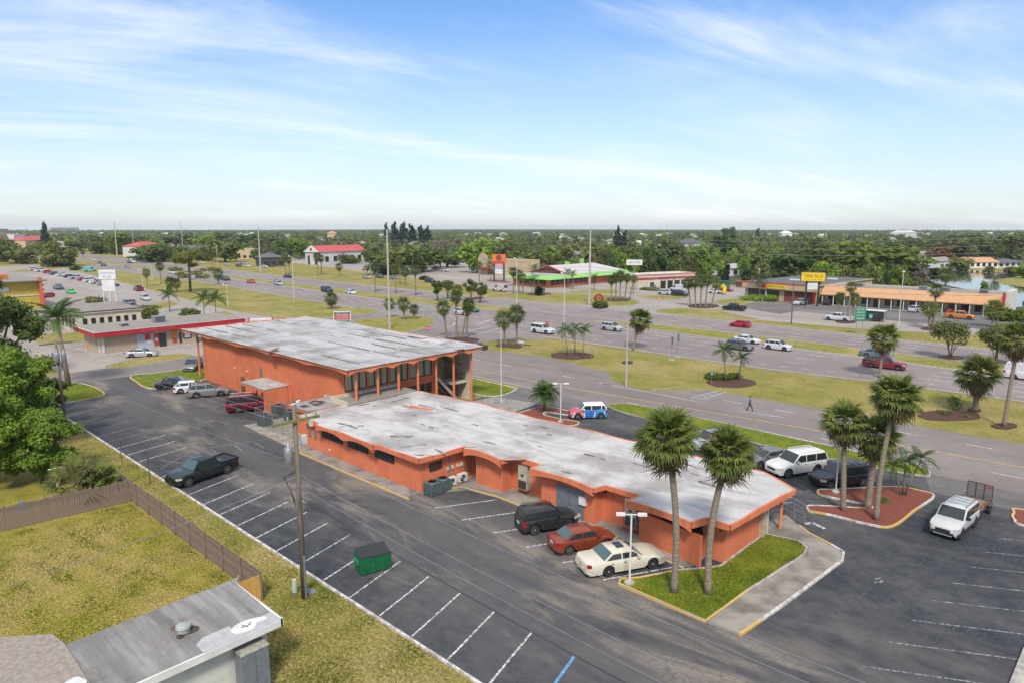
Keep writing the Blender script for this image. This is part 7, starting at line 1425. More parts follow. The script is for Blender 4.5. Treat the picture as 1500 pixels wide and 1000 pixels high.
c = P(1061,421); T = thing('green_dumpster', (c.x,c.y,0), 'dark green dumpster behind the car care lot', 'dumpster', math.radians(-20)); MB().box(-1.6,1.6,-1,1,.1,2.2).build('bin', M['dumpster'], T); MB().box(-1.65,1.65,-1.05,1.05,2.2,2.3).build('lid', M['plastic_black'], T); c = P(1078,421); T = thing('brick_enclosure', (c.x+2,c.y,0), 'brown brick enclosure beside the far green dumpster', 'wall', math.radians(-20)); MB().box(-2.5,2.5,-.15,.15,0,2.2).build('panel', M['brick_red'], T); MB().box(-2.55,2.55,-.2,.2,2.2,2.32).build('coping', M['tan_wall'], T)
# ---------------------------------------------------------------- other buildings
def bldg(name, label, cat, loc, ang, L_, D_, h, wall, roofm, para=.25, group=None, roof='flat', over=0.0, rise=2.2):
    """local x runs along the front, which faces local -y; origin at the front left corner"""
    T = thing(name, loc, label, cat, ang, group); MB().box(0,L_,0,D_,0,h).build('wall', M[wall], T)
    if roof == 'flat':
        r = MB().box(-over,L_+over,-over,D_+over,h,h+.12); ro = r.build('roof', M[roofm], T)
        if para:
            p = MB(); o = over+.02; p.box(-o,L_+o,-o,-o+.25,h+.12,h+.12+para); p.box(-o,L_+o,D_+o-.25,D_+o,h+.12,h+.12+para); p.box(-o,-o+.25,-o+.25,D_+o-.25,h+.12,h+.12+para); p.box(L_+o-.25,L_+o,-o+.25,D_+o-.25,h+.12,h+.12+para); p.build('parapet', M[wall], T)
    else:
        o = over or .5; r = MB(); x0, x1, y0, y1 = -o, L_+o, -o, D_+o; long_x = L_ >= D_; k = (min(L_,D_)/2+o)*(1 if roof == 'hip' else 0)
        if long_x: A, B_ = (x0+k,(y0+y1)/2,h+rise), (x1-k,(y0+y1)/2,h+rise)
        else: A, B_ = ((x0+x1)/2,y0+k,h+rise), ((x0+x1)/2,y1-k,h+rise)
        c4 = [(x0,y0,h),(x1,y0,h),(x1,y1,h),(x0,y1,h)]
        fs = [(0,1,5,4),(1,2,5),(2,3,4,5),(3,0,4)] if long_x else [(0,1,4),(1,2,5,4),(2,3,5),(3,0,4,5)]
        r.add(c4+[A,B_], fs+[(3,2,1,0)]); r.build('roof', M[roofm], T)
    return T
def win(T, x0, x1, z0, z1, y=0.0, nm='window', mat='glass', fr='frame_dark'):
    f = MB().box(x0,x1,y-.05,y,z0,z1).build(nm, M[fr], T); MB().box(x0+.1,x1-.1,y-.08,y-.05,z0+.1,z1-.1).build('pane' if nm == 'window' else 'panel', M[mat], f)
def winside(T, L_, y0, y1, z0, z1, s=1, nm='window', mat='glass'):
    x = L_; f = MB().box(x,x+.05,y0,y1,z0,z1).build(nm, M['frame_dark'], T); MB().box(x+.05,x+.08,y0+.1,y1-.1,z0+.1,z1-.1).build('pane' if nm == 'window' else 'panel', M[mat], f)
def rooftop_unit(T, x, y, z, w=1.4, h=1.0):
    u = MB().box(x-w/2,x+w/2,y-w*.4,y+w*.4,z,z+h).build('rooftop_unit', M['grey_metal'], T)
    g_ = MB()
    for i in range(5): g_.box(x-w*.42,x+w*.42,y-w*.4-.02,y-w*.4,z+.12+i*h*.16,z+.12+i*h*.16+h*.09)
    g_.build('louvre', M['frame_dark'], u)
# red trimmed store: its front faces the cross street
T = bldg('corner_store', 'low beige store with a deep red fascia beside the cross street', 'shop', (-125.0,35.0,0), math.radians(90), 23, 9.5, 3.0, 'beige_wall', 'gravel_roof', 0)
f = MB(); f.box(-1.3,24,-1.2,-1.05,2.95,3.7); f.box(-1.3,-1.15,-1.05,10.2,2.95,3.7); f.box(-1.15,24,-1.05,10.2,3.14,3.5); f.box(-1.3,24,10.2,10.35,2.95,3.7); fo = f.build('fascia', M['red_fascia'], T); MB().box(-1.35,24.05,-1.25,10.4,3.7,3.76).build('fascia_cap', M['offwhite'], fo); MB().box(-1.1,23.9,-1.0,10.15,3.765,3.80).build('gravel_roof', M['gravel_roof'], T)
inst('lettering', text_mesh('FOOD  STORE', .38, m_plain('pink print', C(.55,.12,.12), C(.45,.08,.1)), 5), T, (8.5,-1.215,3.35)); MB().box(0.05,5.2,-.03,0,.05,2.9).build('siding', M['beige_wall'], T); [MB().box(i*.32,i*.32+.02,-.05,-.03,.05,2.9).build('batten', m_plain('batten', C(.35,.28,.19), C(.3,.24,.16)) if i == 1 else bpy.data.materials['batten'], T) for i in range(1,17)]
MB().box(5.3,8.0,-.06,0,.05,2.6).build('shutter', m_plain('pale blue panel', C(.40,.42,.46), C(.34,.36,.4)), T)
for a, b, z0, z1, m_ in ((6.6,7.5,1.5,2.5,'red_sign'),(6.9,7.6,.9,1.45,'white'),(8.1,8.8,.4,2.3,'red_sign'),(8.2,8.7,1.2,1.7,'white'),(11.0,11.9,1.3,2.6,'amber'),(11.2,11.8,.5,1.2,'red_sign'),(13.0,14.4,1.0,2.3,'black'),(13.2,14.2,1.15,2.15,'white'),(15.2,20,1.0,2.6,'white'),(15.2,20,.05,1.0,'ac_green')): MB().box(a,b,-.09-.01*(z0>1),-.06,z0,z1).build('poster', M[m_], T)
win(T, 8.9, 10.1, .05, 2.4, 0, 'door', 'glass'); win(T, 12.3, 12.7, .3, 2.2); MB().box(-.02,.0,1,1.9,.05,2.1).build('side_door', M['offwhite'], T); MB().box(-.04,.3,-.2,.1,0,3.0).build('corner_post', M['offwhite'], T)
rooftop_unit(T, 10.5, 4, 3.8, 1.9, 1.2); rooftop_unit(T, 4.5, 3, 3.8, 1.2, .5); MB().tube([(15.5,4,3.8),(15.5,4,4.7)], .03, 6).build('vent_pipe', M['grey_metal'], T)
structure('store_walk', MB().prism([(-134.5,33.4),(-123.2,33.4),(-122.6,36),(-122.8,57),(-134.5,57)], -.05, .06), M['kerb'])
island('grass_island', [P(*q) for q in ((153,537),(185,528),(230,521),(268,518),(284,521),(262,526),(215,534),(180,539))], M['grass_dry'], .08, lambda f: 2)
for q in (((40,492),(128,486),(140,500),(60,505)),((196,482),(222,478),(232,482),(205,490)),((0,400),(60,391),(120,383),(150,386),(100,392),(50,398)),((262,466),(330,456),(345,462),(280,474)),((208,449),(250,441),(262,446),(230,455))): structure('grass_patch', MB().sheet([P(*k) for k in q], .02), M['grass_dry'])
# cream office with narrow windows
T = bldg('cream_office', 'cream flat roofed office with narrow windows behind the red trimmed store', 'building', (-153.5,39.0,0), math.radians(90), 11.8, 17, 3.6, 'cream', 'gravel_roof', .15, over=.3); MB().box(-.4,12.2,-.4,17.4,3.98,4.06).build('roof_edge', M['charcoal'], T)
MB().box(-.1,11.9,.0,16.9,4.065,4.1).build('roof_deck', m_plain('tan roof', C(.27,.225,.185), C(.2,.165,.135), .6), T)
for i in range(7): win(T, 1.0+i*1.5, 1.8+i*1.5, .9, 2.7)
for i in range(5): f = MB().box(-.05,0,1.5+i*2.6,2.6+i*2.6,.6,2.8).build('window', M['frame_dark'], T); MB().box(-.08,-.05,1.6+i*2.6,2.5+i*2.6,.7,2.7).build('pane', M['glass'], f)
# yellow two storey building with an orange fin
T = bldg('yellow_building', 'two storey yellow building with an orange fin at the left edge', 'building', (-207.6,14,0), math.radians(90), 31, 30, 7.0, 'yellow_wall', 'gravel_grey', 0, over=1.6); MB().box(-1.7,32.7,-1.7,31.7,7.12,7.4).build('roof_slab', M['gravel_roof'], T); MB().box(0,31,-.15,0,3.4,3.7).build('floor_band', M['cream'], T); MB().box(31,31.6,-1.4,.6,0,8.0).build('fin', m_plain('orange fin', C(.55,.13,.06), C(.45,.1,.05)), T)
for a in (21.5,13,5): win(T, a, a+3.4, 4.6, 6.0, 0, 'window', 'offwhite')
for i in range(6): MB().box(31.6,32.0,-1.3,.5,1+i*1.2,1.5+i*1.2).build('louvre', M['salmon_roof'], T)
MB().box(10,26,6,14,7.4,8.6).build('plant_room', m_plain('orange wall', C(.5,.16,.06), C(.4,.12,.05)), T)
# strip of shops
T = bldg('shop_strip', 'long low strip of shops with a peach shingle awning', 'shops', (-64.0,193.2,0), math.radians(0), 40, 14, 4.6, 'cream', 'gravel_roof', .2); aw = MB(); aw.add([(0,-3.4,2.95),(40,-3.4,2.95),(40,-.5,5.1),(0,-.5,5.1),(0,-3.4,2.75),(40,-3.4,2.75),(40,-.0,4.9),(0,-.0,4.9)], [(0,1,2,3),(4,7,6,5),(0,4,5,1),(1,5,6,2),(3,2,6,7),(0,3,7,4)]); aw.build('awning_roof', M['peach_roof'], T)
for i in range(15): MB().box(.5+i*2.78-.1,.5+i*2.78+.1,-3.2,-3.0,0,2.75).build('post', M['offwhite'], T)
for i in range(14):
    x = .8+i*2.78
    if i % 3 == 1: win(T, x+.3, x+1.5, .05, 2.3, 0, 'door')
    else: win(T, x+.2, x+2.2, .7, 2.3)
MB().box(0,40,-2.9,0,0,.14).build('walkway', M['kerb'], T); [rooftop_unit(T, x, 6, 4.72, 1.8, 1.0) for x in (7,22,27,35)]
MB().box(40.0,40.5,-3.6,-3.1,0,5.9).build('end_fin', M['red_sign'], T); MB().box(40.5,41.6,-2.8,6,0,6.2).build('end_wall', M['offwhite'], T)
MB().box(40.0,40.3,-3.6,0,0,2.8).build('brick_end', M['brick_red'], T); inst('lettering', text_mesh('SALON', .35, M['white'], 1.2), T, (23.4,-.1,1.6)); inst('lettering', text_mesh('TAX', .35, M['white'], .8), T, (29,-.1,1.6))
# tyre shop
T = bldg('tyre_shop', 'tan tyre shop with red trim and a yellow sign over dark glass', 'shop', (-86.5,193.2,0), math.radians(-5), 21, 38, 4.9, 'tan_wall', 'gravel_grey', 0, over=.3); MB().box(-.5,21.5,-1.2,-.3,4.75,5.1).build('red_band', M['red_sign'], T); MB().box(-.4,21.4,-1.1,-.3,3.2,4.75).build('fascia', M['tan_wall'], T); MB().box(21.3,21.42,-.4,38,4.8,5.15).build('side_band', M['tan_wall'], T)
win(T, 1.0, 10.5, .5, 3.1, 0, 'window', 'glass'); MB().box(1.0,10.5,-.3,0,0,.5).build('brick_base', M['brick_red'], T); MB().box(12,20.8,-.12,0,0,3.2).build('brick_wall', M['brick_red'], T); MB().box(20.5,20.9,-1.1,-.7,0,3.2).build('pier', M['red_sign'], T); MB().box(6.5,6.9,-.5,-.1,0,3.1).build('pier', M['offwhite'], T)
MB().box(7,13,-1.25,-1.1,3.5,4.6).build('sign_panel', M['yellow_sign'], T); MB().box(5.6,7,-1.22,-1.1,3.5,4.6).build('sign_panel', M['red_sign'], T); inst('lettering', text_mesh('TIRES PLUS', .7, M['black'], 4.8), T, (10,-1.27,4.05))
for x, y in ((8,14),(14,26)): MB().box(x-1.4,x+1.4,y-.6,y+.6,5.02,5.35).build('skylight', M['white'], T)
rooftop_unit(T, 19.5, 5, 5.0, 1.8, .9)
c = P(1188,449); S_ = thing('tyre_sign', (c.x,c.y,0), 'yellow sign with black lettering on two dark posts by the tyre shop', 'sign', math.radians(25)); zt = height_at(c,399)
for x in (-1.5,1.5): MB().box(x-.22,x+.22,-.22,.22,0,zt-2.2).build('post', M['black'], S_)
MB().box(-3.0,2.9,-.7,.7,zt-2.4,zt).build('cabinet', M['charcoal'], S_); MB().box(-2.9,2.8,-.78,-.7,zt-2.3,zt-.1).build('face', M['yellow_sign'], S_); MB().box(-1.25,1.25,-.3,.3,zt-4.5,zt-2.5).build('reader_board', M['white'], S_); inst('lettering', text_mesh('TIRES PLUS', 1.1, M['black'], 4.6), S_, (0,-.8,zt-1.0)); inst('lettering', text_mesh('TOTAL CAR CARE', .4, M['amber'], 4.4), S_, (0,-.8,zt-1.85))
# car care with service bays
T = bldg('car_care', 'cream car care building with dark red stripe and open service bays', 'garage', (P(935,425).x,P(935,425).y,0), math.radians(72), 25, 8, 4.6, 'cream', 'white', .35, over=.1)
MB().box(-.14,25.1,-.14,-.1,3.3,3.9).build('stripe', M['red_fascia'], T); MB().box(-.14,-.1,-.1,8.1,3.3,3.9).build('stripe', M['red_fascia'], T); MB().box(-.16,25.15,-.18,-.1,4.75,5.1).build('stripe', m_plain('pink band', C(.5,.16,.15), C(.44,.13,.12)), T)
for i in range(5): win(T, 9.5+i*3.1, 11.8+i*3.1, .02, 3.2, 0, 'bay_door', 'black'); MB().box(9.7+i*3.1,11.6+i*3.1,-.1,-.06,2.7,3.15).build('rolled_shutter', M['offwhite'], T)
win(T, 5, 6.6, .9, 2.3); c = P(942,436); S_ = thing('car_care_sign', (c.x-6,c.y+4,0), 'white car care sign board on a tall pole', 'sign', math.radians(40)); MB().tube([(0,0,0),(0,0,10.6)], [.16,.12], 8).build('post', M['grey_metal'], S_); MB().box(-2.4,2.4,-.25,.25,9.2,10.8).build('cabinet', M['white'], S_); inst('lettering', text_mesh('CAR CARE', .8, M['charcoal'], 3.8), S_, (0,-.27,10.0))
# green trimmed restaurant
T = bldg('restaurant', 'orange restaurant with a lime green eave and pale metal roof', 'restaurant', (-150,179.5,0), math.radians(90), 46, 17, 3.0, 'stucco_dk', 'white', 0, over=.2)
e = MB(); e.add([(-2,-1.8,2.9),(48,-1.8,2.9),(48,18.8,2.9),(-2,18.8,2.9),(-.5,-.2,4.2),(46.5,-.2,4.2),(46.5,17.2,4.2),(-.5,17.2,4.2)], [(0,1,5,4),(1,2,6,5),(2,3,7,6),(3,0,4,7),(3,2,1,0)]); e.build('eave', M['lime_trim'], T); MB().box(-.4,46.4,-.1,17.1,4.15,4.22).build('flat_roof', M['roof_grey'], T)
u = MB(); u.add([(10,0,4.2),(46,0,4.2),(46,17,4.2),(10,17,4.2),(9.5,8.5,7.0),(37,8.5,7.0)], [(0,1,5,4),(1,2,5),(2,3,4,5)]); u.build('metal_roof', m_plain('pale metal roof', C(.52,.47,.45), C(.45,.41,.39), .6, .5), T); u = MB(); u.add([(10.1,0,4.2),(10.1,17,4.2),(9.6,8.5,6.9)], [(0,2,1)]); u.build('gable', M['brick_red'], T); MB().bar((9.6,-.6,4.1),(9.2,8.5,7.05),.5,.3).build('gable_trim', M['salmon_roof'], T); MB().bar((9.6,17.6,4.1),(9.2,8.5,7.05),.5,.3).build('gable_trim', M['salmon_roof'], T)
for x, y, h in ((21,9,1.4),(30,9,2.2)): MB().box(x-.6,x+.6,y-.6,y+.6,6.6,6.6+h).build('vent_stack', M['lime_trim'], T)
for i in range(8): win(T, 1+i*2.6, 3.2+i*2.6, .9, 2.6); 
for i in range(4): f = MB().box(-.05,0,1.5+i*3.6,4.4+i*3.6,1.0,2.6).build('window', M['frame_dark'], T); MB().box(-.08,-.05,1.6+i*3.6,4.3+i*3.6,1.1,2.5).build('pane', M['glass'], f)
win(T, 25, 27, .05, 2.5, 0, 'door', 'brick_red'); MB().box(32,40,-.2,0,0,2.6).build('panel_wall', M['salmon_roof'], T); 
pf = MB(); [pf.box(x,x+.12,-2.2,-2.08,0,1.0) for x in np.arange(0,14,1.2)]; pf.box(0,14,-2.2,-2.1,.9,1.0); tag(pf.build('patio_rail', M['stucco_dk'], T), kind='stuff')
# tan restaurant with a curved gable
T = bldg('tan_restaurant', 'tan flat roofed restaurant with a curved front gable', 'restaurant', (-217,213.5,0), 0, 20.5, 15, 6.0, 'tan_wall', 'gravel_roof', .5); gb = MB(); gp = [(-1.5,0),(4.2,0)]; gp += [(1.35+2.85*math.cos(a), 6.2+3.0*math.sin(a)**.8) for a in np.linspace(0.02,math.pi-.02,13)]
vs = [(x,-1.2,z) for x, z in gp]+[(x,-.7,z) for x, z in gp]; n = len(gp); gb.add(vs, [tuple(range(n)),tuple(range(2*n-1,n-1,-1))]+[(i,i+n,(i+1)%n+n,(i+1)%n) for i in range(n)]); gb.build('gable', M['beige_wall'], T); MB().add([(0.2,-3,2.4),(6.5,-3,2.4),(6.5,-.05,3.8),(.2,-.05,3.8)], [(0,1,2,3),(3,2,1,0)]).build('awning', M['red_fascia'], T); win(T, 4.6, 7.5, .2, 2.3); win(T, 9, 13, 1, 3)
c = P(731,413); S_ = thing('pylon_sign', (c.x,c.y,0), 'orange pylon sign on two dark posts before the tan restaurant', 'sign', math.radians(35))
for x in (-1.9,1.9): MB().box(x-.3,x+.3,-.3,.3,0,7.2).build('post', M['charcoal'], S_)
MB().box(-2.6,2.6,-.5,.5,7.0,10.4).build('cabinet', m_plain('orange sign', C(.6,.16,.04), C(.52,.12,.03)), S_); MB().lathe([(.2,-.52),(1.1,-.52),(1.1,-.56),(.2,-.56)], 14, 0, 'y', (0,0,9.1)).build('emblem', M['brick_red'], S_); MB().box(-2.2,2.2,-.55,-.5,7.2,7.8).build('name_strip', M['red_sign'], S_); MB().box(-1.5,1.5,-.2,.2,4.9,6.9).build('picture_panel', m_plain('pink panel', C(.5,.4,.42), C(.42,.2,.3), 1), S_); MB().box(-1.5,1.5,-.2,.2,3.1,4.8).build('reader_board', M['white'], S_)
structure('mulch_ring', MB().prism(smooth_loop([(c.x+6*math.cos(a), c.y+2.4*math.sin(a)) for a in np.linspace(0,6.28,11)[:-1]],2), -.05, .16), M['mulch'])
# church with a red roof
T = bldg('church', 'white church with a salmon red metal roof and an arched porch', 'church', (-348,203,0), math.radians(8), 12, 34, 7, 'offwhite', 'salmon_roof', 0, roof='gable', rise=3.4, over=.6); g_ = MB(); g_.add([(-.8,-.7,6.9),(12.8,-.7,6.9),(6,-.7,10.6),(-.8,-.5,6.9),(12.8,-.5,6.9),(6,-.5,10.6)], [(0,1,2),(5,4,3),(0,2,5,3),(2,1,4,5)]); g_.build('gable', M['white'], T)
MB().box(2,4,-.1,0,0,5).build('arched_opening', M['charcoal'], T); MB().box(8,10,-.1,0,0,5).build('arched_opening', M['charcoal'], T); MB().lathe([(.0,-.75),(.9,-.75),(.9,-.72)], 14, 0, 'y', (6,0,8.4)).build('emblem', M['red_fascia'], T); 
for i in range(5): winside(T, 12, 4+i*6, 6.5+i*6, 1.5, 4.5)
bldg('church_hall', 'low white wing beside the red roofed church', 'building', (-352,206,0), math.radians(8), 4.5, 24, 5, 'offwhite', 'salmon_roof', .2)
# far buildings measured off the photograph: left and right ground corners, top row
def pxb(l, r, top, depth, wall, roofm, label, cat='building', roof='flat', nwin=4, rise=2.0, name='far_building', group=None):
    a, b = P(*l), P(*r); L_ = (b-a).length; h = max(2.6, height_at(a, top)); T = bldg(name, label, cat, (a.x,a.y,0), math.atan2(b.y-a.y,b.x-a.x), L_, depth, h-(rise if roof != 'flat' else 0), wall, roofm, .3 if roof == 'flat' else 0, group, roof, 0, rise)
    s_ = L_/max(1,nwin)
    for i in range(nwin): win(T, i*s_+s_*.2, i*s_+s_*.75, .8, min(2.6,h-.6))
    return T
pxb((204,377),(243,375),355,14,'offwhite','salmon_roof','white building with a coral red roof across the left highway',roof='hip',rise=3,nwin=5); pxb((262,376),(312,377),360,18,'tan_wall','gravel_grey','long tan shop building with a grey roof beyond the pine',roof='gable',rise=2,nwin=6); pxb((346,380),(372,380),366,12,'tan_wall','gravel_roof','small tan building in the far bank lot',nwin=3); pxb((384,391),(418,390),371,15,'charcoal','gravel_grey','dark roofed bank with a yellow sign',roof='hip',rise=2.4,nwin=3)
for px, m_ in (((0,357),'tan_wall'),): pass
pxb((2,362),(22,360),344,20,'beige_wall','peach_roof','pink beige shop at the far left edge',nwin=3); pxb((22,361),(38,360),344,20,'white','gravel_roof','white shop left of the pink roofs',nwin=2); pxb((38,362),(60,361),347,18,'tan_wall','salmon_roof','pink roofed shop among the far left stores',roof='hip',rise=4,nwin=3); pxb((58,360),(82,358),346,22,'offwhite','salmon_roof','largest coral roofed shop among the far left stores',roof='gable',rise=5,nwin=4); pxb((0,352),(14,351),336,20,'tan_wall','gravel_roof','tan block behind the far left shops',nwin=2); pxb((75,339),(116,338),334,40,'cream','white','long pale roofed warehouse near the left horizon',nwin=5)
pxb((1376,395),(1398,393),378,10,'white','gravel_roof','white house with a dark gap beside the rust coloured tree','house','gable',3,1.8,'house'); pxb((1420,393),(1462,393),378,14,'white','peach_roof','long white house with a brown roof across the canal','house','gable',5,2.2,'house'); pxb((1462,393),(1505,391),381,14,'offwhite','gravel_grey','house with a grey screened porch at the right edge of the canal','house','hip',5,2,'house'); pxb((1394,378),(1415,377),371,12,'beige_wall','peach_roof','tan roofed house behind the rust coloured tree','house','hip',3,2,'house'); pxb((1010,378),(1030,377),350,12,'white','gravel_grey','tall white house with a grey roof among the trees','house','hip',3,3,'house'); pxb((1072,405),(1092,403),388,10,'white','roof_grey','white shed among the trees behind the car care lot','shed','gable',2,1.6,'shed'); pxb((848,396),(868,395),368,8,'offwhite','gravel_roof','pale narrow house behind the green trimmed restaurant','house','gable',2,2,'house'); pxb((1340,362),(1358,361),352,10,'offwhite','salmon_roof','house with a pinkish roof among the right woods','house','hip',3,2.4,'house'); pxb((480,353),(492,353),339,10,'tan_wall','peach_roof','pale yellow house on the skyline right of the church','house','hip',2,3,'house'); pxb((668,388),(682,387),378,10,'white','gravel_roof','white house in the trees behind the far lot','house','gable',2,2,'house'); pxb((1145,352),(1160,352),338,14,'white','white','large white roofed house near the right horizon','house','hip',2,4,'house'); pxb((1318,350),(1342,349),338,16,'white','offwhite','large pale house near the right horizon','house','hip',3,4,'house')
# docks by the canal
c = P(1450,402); T = thing('dock', (c.x,c.y,.05), 'small grey dock reaching into the canal', 'dock', math.radians(10))
for i in range(8): MB().box(i*.8,i*.8+.74,-.8,.8,.5,.6).build('plank', M['wood_fence'], T)
for x in (0,3,6): [MB().tube([(x,y,-.5),(x,y,2.2)], .14, 6).build('pile', M['wood_pole'], T) for y in (-.9,.9)]
structure('canal_bank', MB().sheet([P(*q) for q in ((1340,389),(1380,386),(1520,386),(1540,402),(1452,399),(1420,396),(1360,393),(1335,396))], .02), M['grass_verge']); structure('canal_bank', MB().sheet([P(*q) for q in ((1455,411),(1500,404),(1560,406),(1560,424),(1500,421),(1470,417))], .05), M['grass_verge'])
# roofs scattered through the suburb
rs = random.Random(21); HP = []
for j, (wm, rm) in enumerate((('white','roof_grey'),('beige_wall','gravel_roof'),('offwhite','shingle_tan'),('offwhite','roof_grey'),('white','offwhite'))):
    w = MB().box(-7,7,-5,5,0,2.9).mesh('wall', M[wm]); r = MB(); r.add([(-7.6,-5.6,2.9),(7.6,-5.6,2.9),(7.6,5.6,2.9),(-7.6,5.6,2.9),(-3,0,5.2),(3,0,5.2)], [(0,1,5,4),(1,2,5),(2,3,4,5),(3,0,4),(3,2,1,0)]); wn = MB().box(-1.2,1.2,-.06,0,0,1.2).mesh('window', M['glass']); HP.append((w, r.mesh('roof', M[rm]), wn))
k = 0
for _ in range(4000):
    Y = rs.uniform(300,1900); X = rs.uniform(-.74,.74)*Y; sx, sy = X*math.cos(YAW)-Y*math.sin(YAW), X*math.sin(YAW)+Y*math.cos(YAW)
    if not clear(sx, sy): continue
    w, r, wn = HP[rs.randrange(5)]; T = thing('suburban_house', (sx,sy,0), 'small low roofed house half hidden in the wooded suburb', 'house', rs.choice((0,.4,1.57,1.1)), 'houses scattered through the wooded suburb'); f_ = 1 if Y < 900 else 1.2; T.scale = (f_, f_, f_*1.15); inst('wall', w, T); inst('roof', r, T); [inst('window', wn, T, (x,-5.0,1.0)) for x in (-4.5,0,4.5)]; k += 1
    if k >= 110: break

# tufts of grass on the lawns nearest the camera
def tufts(name, lab, poly, n, h, mat, z=0.0, seed=1):
    r = np.random.default_rng(seed); P_ = np.array(poly); lo, hi_ = P_.min(0), P_.max(0); pts = lo+(hi_-lo)*r.random((n*3,2)); ins = np.zeros(len(pts), bool); j = len(P_)-1
    for i in range(len(P_)):
        c_ = ((P_[i,1] > pts[:,1]) != (P_[j,1] > pts[:,1])) & (pts[:,0] < (P_[j,0]-P_[i,0])*(pts[:,1]-P_[i,1])/(P_[j,1]-P_[i,1]+1e-9)+P_[i,0]); ins ^= c_; j = i
    pts = pts[ins][:n]; k = len(pts); wv = r.normal(size=(12,2)); wv *= (6.28/r.uniform(1.2,7.5,12)/np.linalg.norm(wv,axis=1))[:,None]; clump = np.sin(pts@wv.T+r.random(12)*6.28).sum(1)/3.2; hh = h*(.5+.9*r.random(k)+.35*clump).clip(.25,2); a = r.random(k)*6.28; w = .5*hh; dx, dy = np.cos(a)*w, np.sin(a)*w; lx, ly = r.normal(size=k)*hh*.6, r.normal(size=k)*hh*.6
    V = np.stack([np.stack([pts[:,0]-dx,pts[:,1]-dy,np.full(k,z)],1),np.stack([pts[:,0]+dx,pts[:,1]+dy,np.full(k,z)],1),np.stack([pts[:,0]+dx*.7+lx,pts[:,1]+dy*.7+ly,z+hh],1),np.stack([pts[:,0]-dx*.7+lx,pts[:,1]-dy*.7+ly,z+hh*.9],1)],1).reshape(-1,3)
    tag(link(bpy.data.objects.new(name, quadmesh(name, V, np.arange(len(V)).reshape(-1,4), mat, 4, np.clip(.5-.38*clump+.15*r.normal(size=k),0,1)))), lab, 'grass', None, 'stuff')
M['blade_dry'] = m_leaf('dry grass blades', C(.16,.19,.025), C(.36,.28,.095)); M['blade_yard'] = m_leaf('yard grass blades', C(.16,.195,.02), C(.32,.25,.055)); M['blade_lush'] = m_leaf('lush grass blades', C(.075,.135,.008), C(.22,.225,.03))
tufts('grass_tufts', 'rough dry grass tufts on the verge by the lot kerb', [(-60,16.5),(-17.5,16.5),(-12,12),(-26,12),(-34.2,16.4),(-34.2,19.5),(-90,19.5),(-90,17)], 16000, .045, M['blade_dry'], .0, 1)
tufts('grass_tufts', 'rough dry grass tufts between the house and the lot', [(-34.1,16.3),(-34.1,19.5),(-18.8,19.5),(-14,10),(-27,10),(-27.2,13.9),(-32.3,14)], 26000, .045, M['blade_dry'], .0, 2)
tufts('grass_tufts', 'patchy yellow green grass tufts in the fenced yard', [(-55,1),(-33,3),(-32.4,14),(-34.4,16.2),(-54.7,16.1)], 34000, .042, M['blade_yard'], .006, 3)
tufts('grass_tufts', 'lush green grass tufts on the front lawn', lawn, 12000, .035, M['blade_lush'], .11, 4)
# ---------------------------------------------------------------- air
hz = MB().box(-5200,5200,-5200,5200,-1.2,34.0); o = hz.build('haze', NT('haze').mat, None); o['kind'] = 'stuff'; o['label'] = 'thin pale haze over the whole scene'; mt = o.data.materials[0]; nt = mt.node_tree; nt.nodes.clear(); ou = nt.nodes.new('ShaderNodeOutputMaterial'); pv = nt.nodes.new('ShaderNodeVolumePrincipled'); pv.inputs['Density'].default_value = .00009; pv.inputs['Color'].default_value = (.86,.90,.95,1); pv.inputs['Anisotropy'].default_value = .2; nt.links.new(pv.outputs[0], ou.inputs['Volume'])

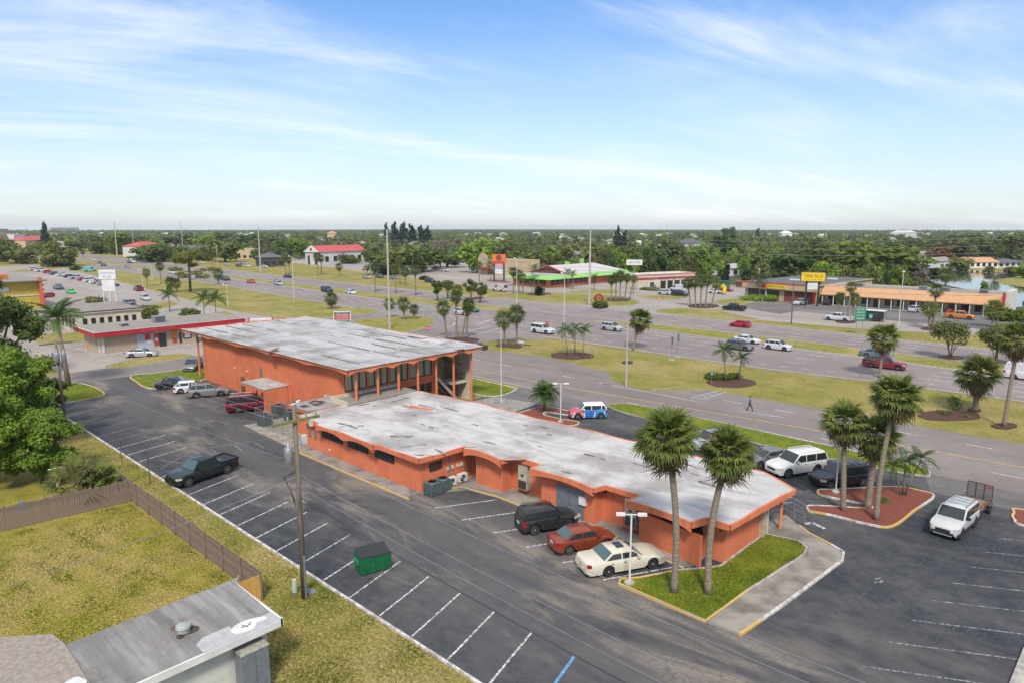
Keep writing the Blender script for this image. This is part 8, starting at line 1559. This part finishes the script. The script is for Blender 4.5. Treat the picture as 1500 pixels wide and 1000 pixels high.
# ---------------------------------------------------------------- say which far tree, palm or house is which: by the landmark it stands at, then by its order there
LAND = [(90,'beyond the far left shops'),(160,'near the big left oak'),(240,'by the coral roofed building'),(330,'beyond the grey roofed shop'),(440,'behind the dark roofed bank'),(540,'behind the red roofed church'),(640,'by the row of tall pines'),(700,'behind the far lot'),(760,'behind the tan restaurant'),(860,'behind the lime trimmed restaurant'),(930,'left of the car care building'),(1020,'behind the car care building'),(1100,'right of the car care building'),(1180,'behind the tyre shop'),(1260,'behind the yellow tyre sign'),(1340,'behind the shop strip'),(1420,'by the rust coloured tree'),(9999,'across the canal')]
ORD = 'first second third fourth fifth sixth seventh eighth ninth tenth eleventh twelfth thirteenth fourteenth fifteenth sixteenth seventeenth eighteenth nineteenth twentieth'.split()
def photo_x(o): d = depth_of(o.location); return 750+1000*(o.location.x*math.cos(YAW)+o.location.y*math.sin(YAW))/(d*math.cos(PITCH)+CAM_H*math.sin(PITCH))
BASE = {'dark green leafy tree in the wooded suburb':'dark green leafy tree','dull olive green tree in the wooded suburb':'dull olive tree','yellow green leafy tree in the wooded suburb':'yellow green tree','dark narrow evergreen in the wooded suburb':'dark narrow evergreen','nearly leafless grey tree in the wooded suburb':'nearly leafless grey tree','rust coloured tree in the wooded suburb':'rust coloured tree','fresh green leafy tree in the wooded suburb':'fresh green tree','small low roofed house half hidden in the wooded suburb':'pale roofed house','far cabbage palm with a small round head':'far round headed palm'}
bins = {}
for o in list(COL.objects):
    if o.parent is None and o.get('label') in BASE:
        x = photo_x(o); ph = next(t_ for lim, t_ in LAND if x < lim)
        if 'palm' in BASE[o['label']]: ph = ph.replace('behind','before').replace('beyond','before')
        bins.setdefault((BASE[o['label']], ph), []).append((x, o))
for (b, ph), L_ in bins.items():
    L_.sort(key=lambda q: q[0])
    for k_, (x, o) in enumerate(L_):
        o['label'] = b+' '+ph if len(L_) == 1 else (b+' '+ph+', '+(ORD[k_] if k_ < 20 else 'number %d' % (k_+1))+' from the left')
k_ = 0
for nm_, ord_ in (('palm of the slim clump left of the car care sign', 5), ('palm of the clump on the kerbed island before the car care bays', 5)):
    L_ = sorted([o for o in COL.objects if o.get('label') == nm_], key=photo_x)
    for k_, o in enumerate(L_): o['label'] = nm_+', '+ORD[k_]+' from left'
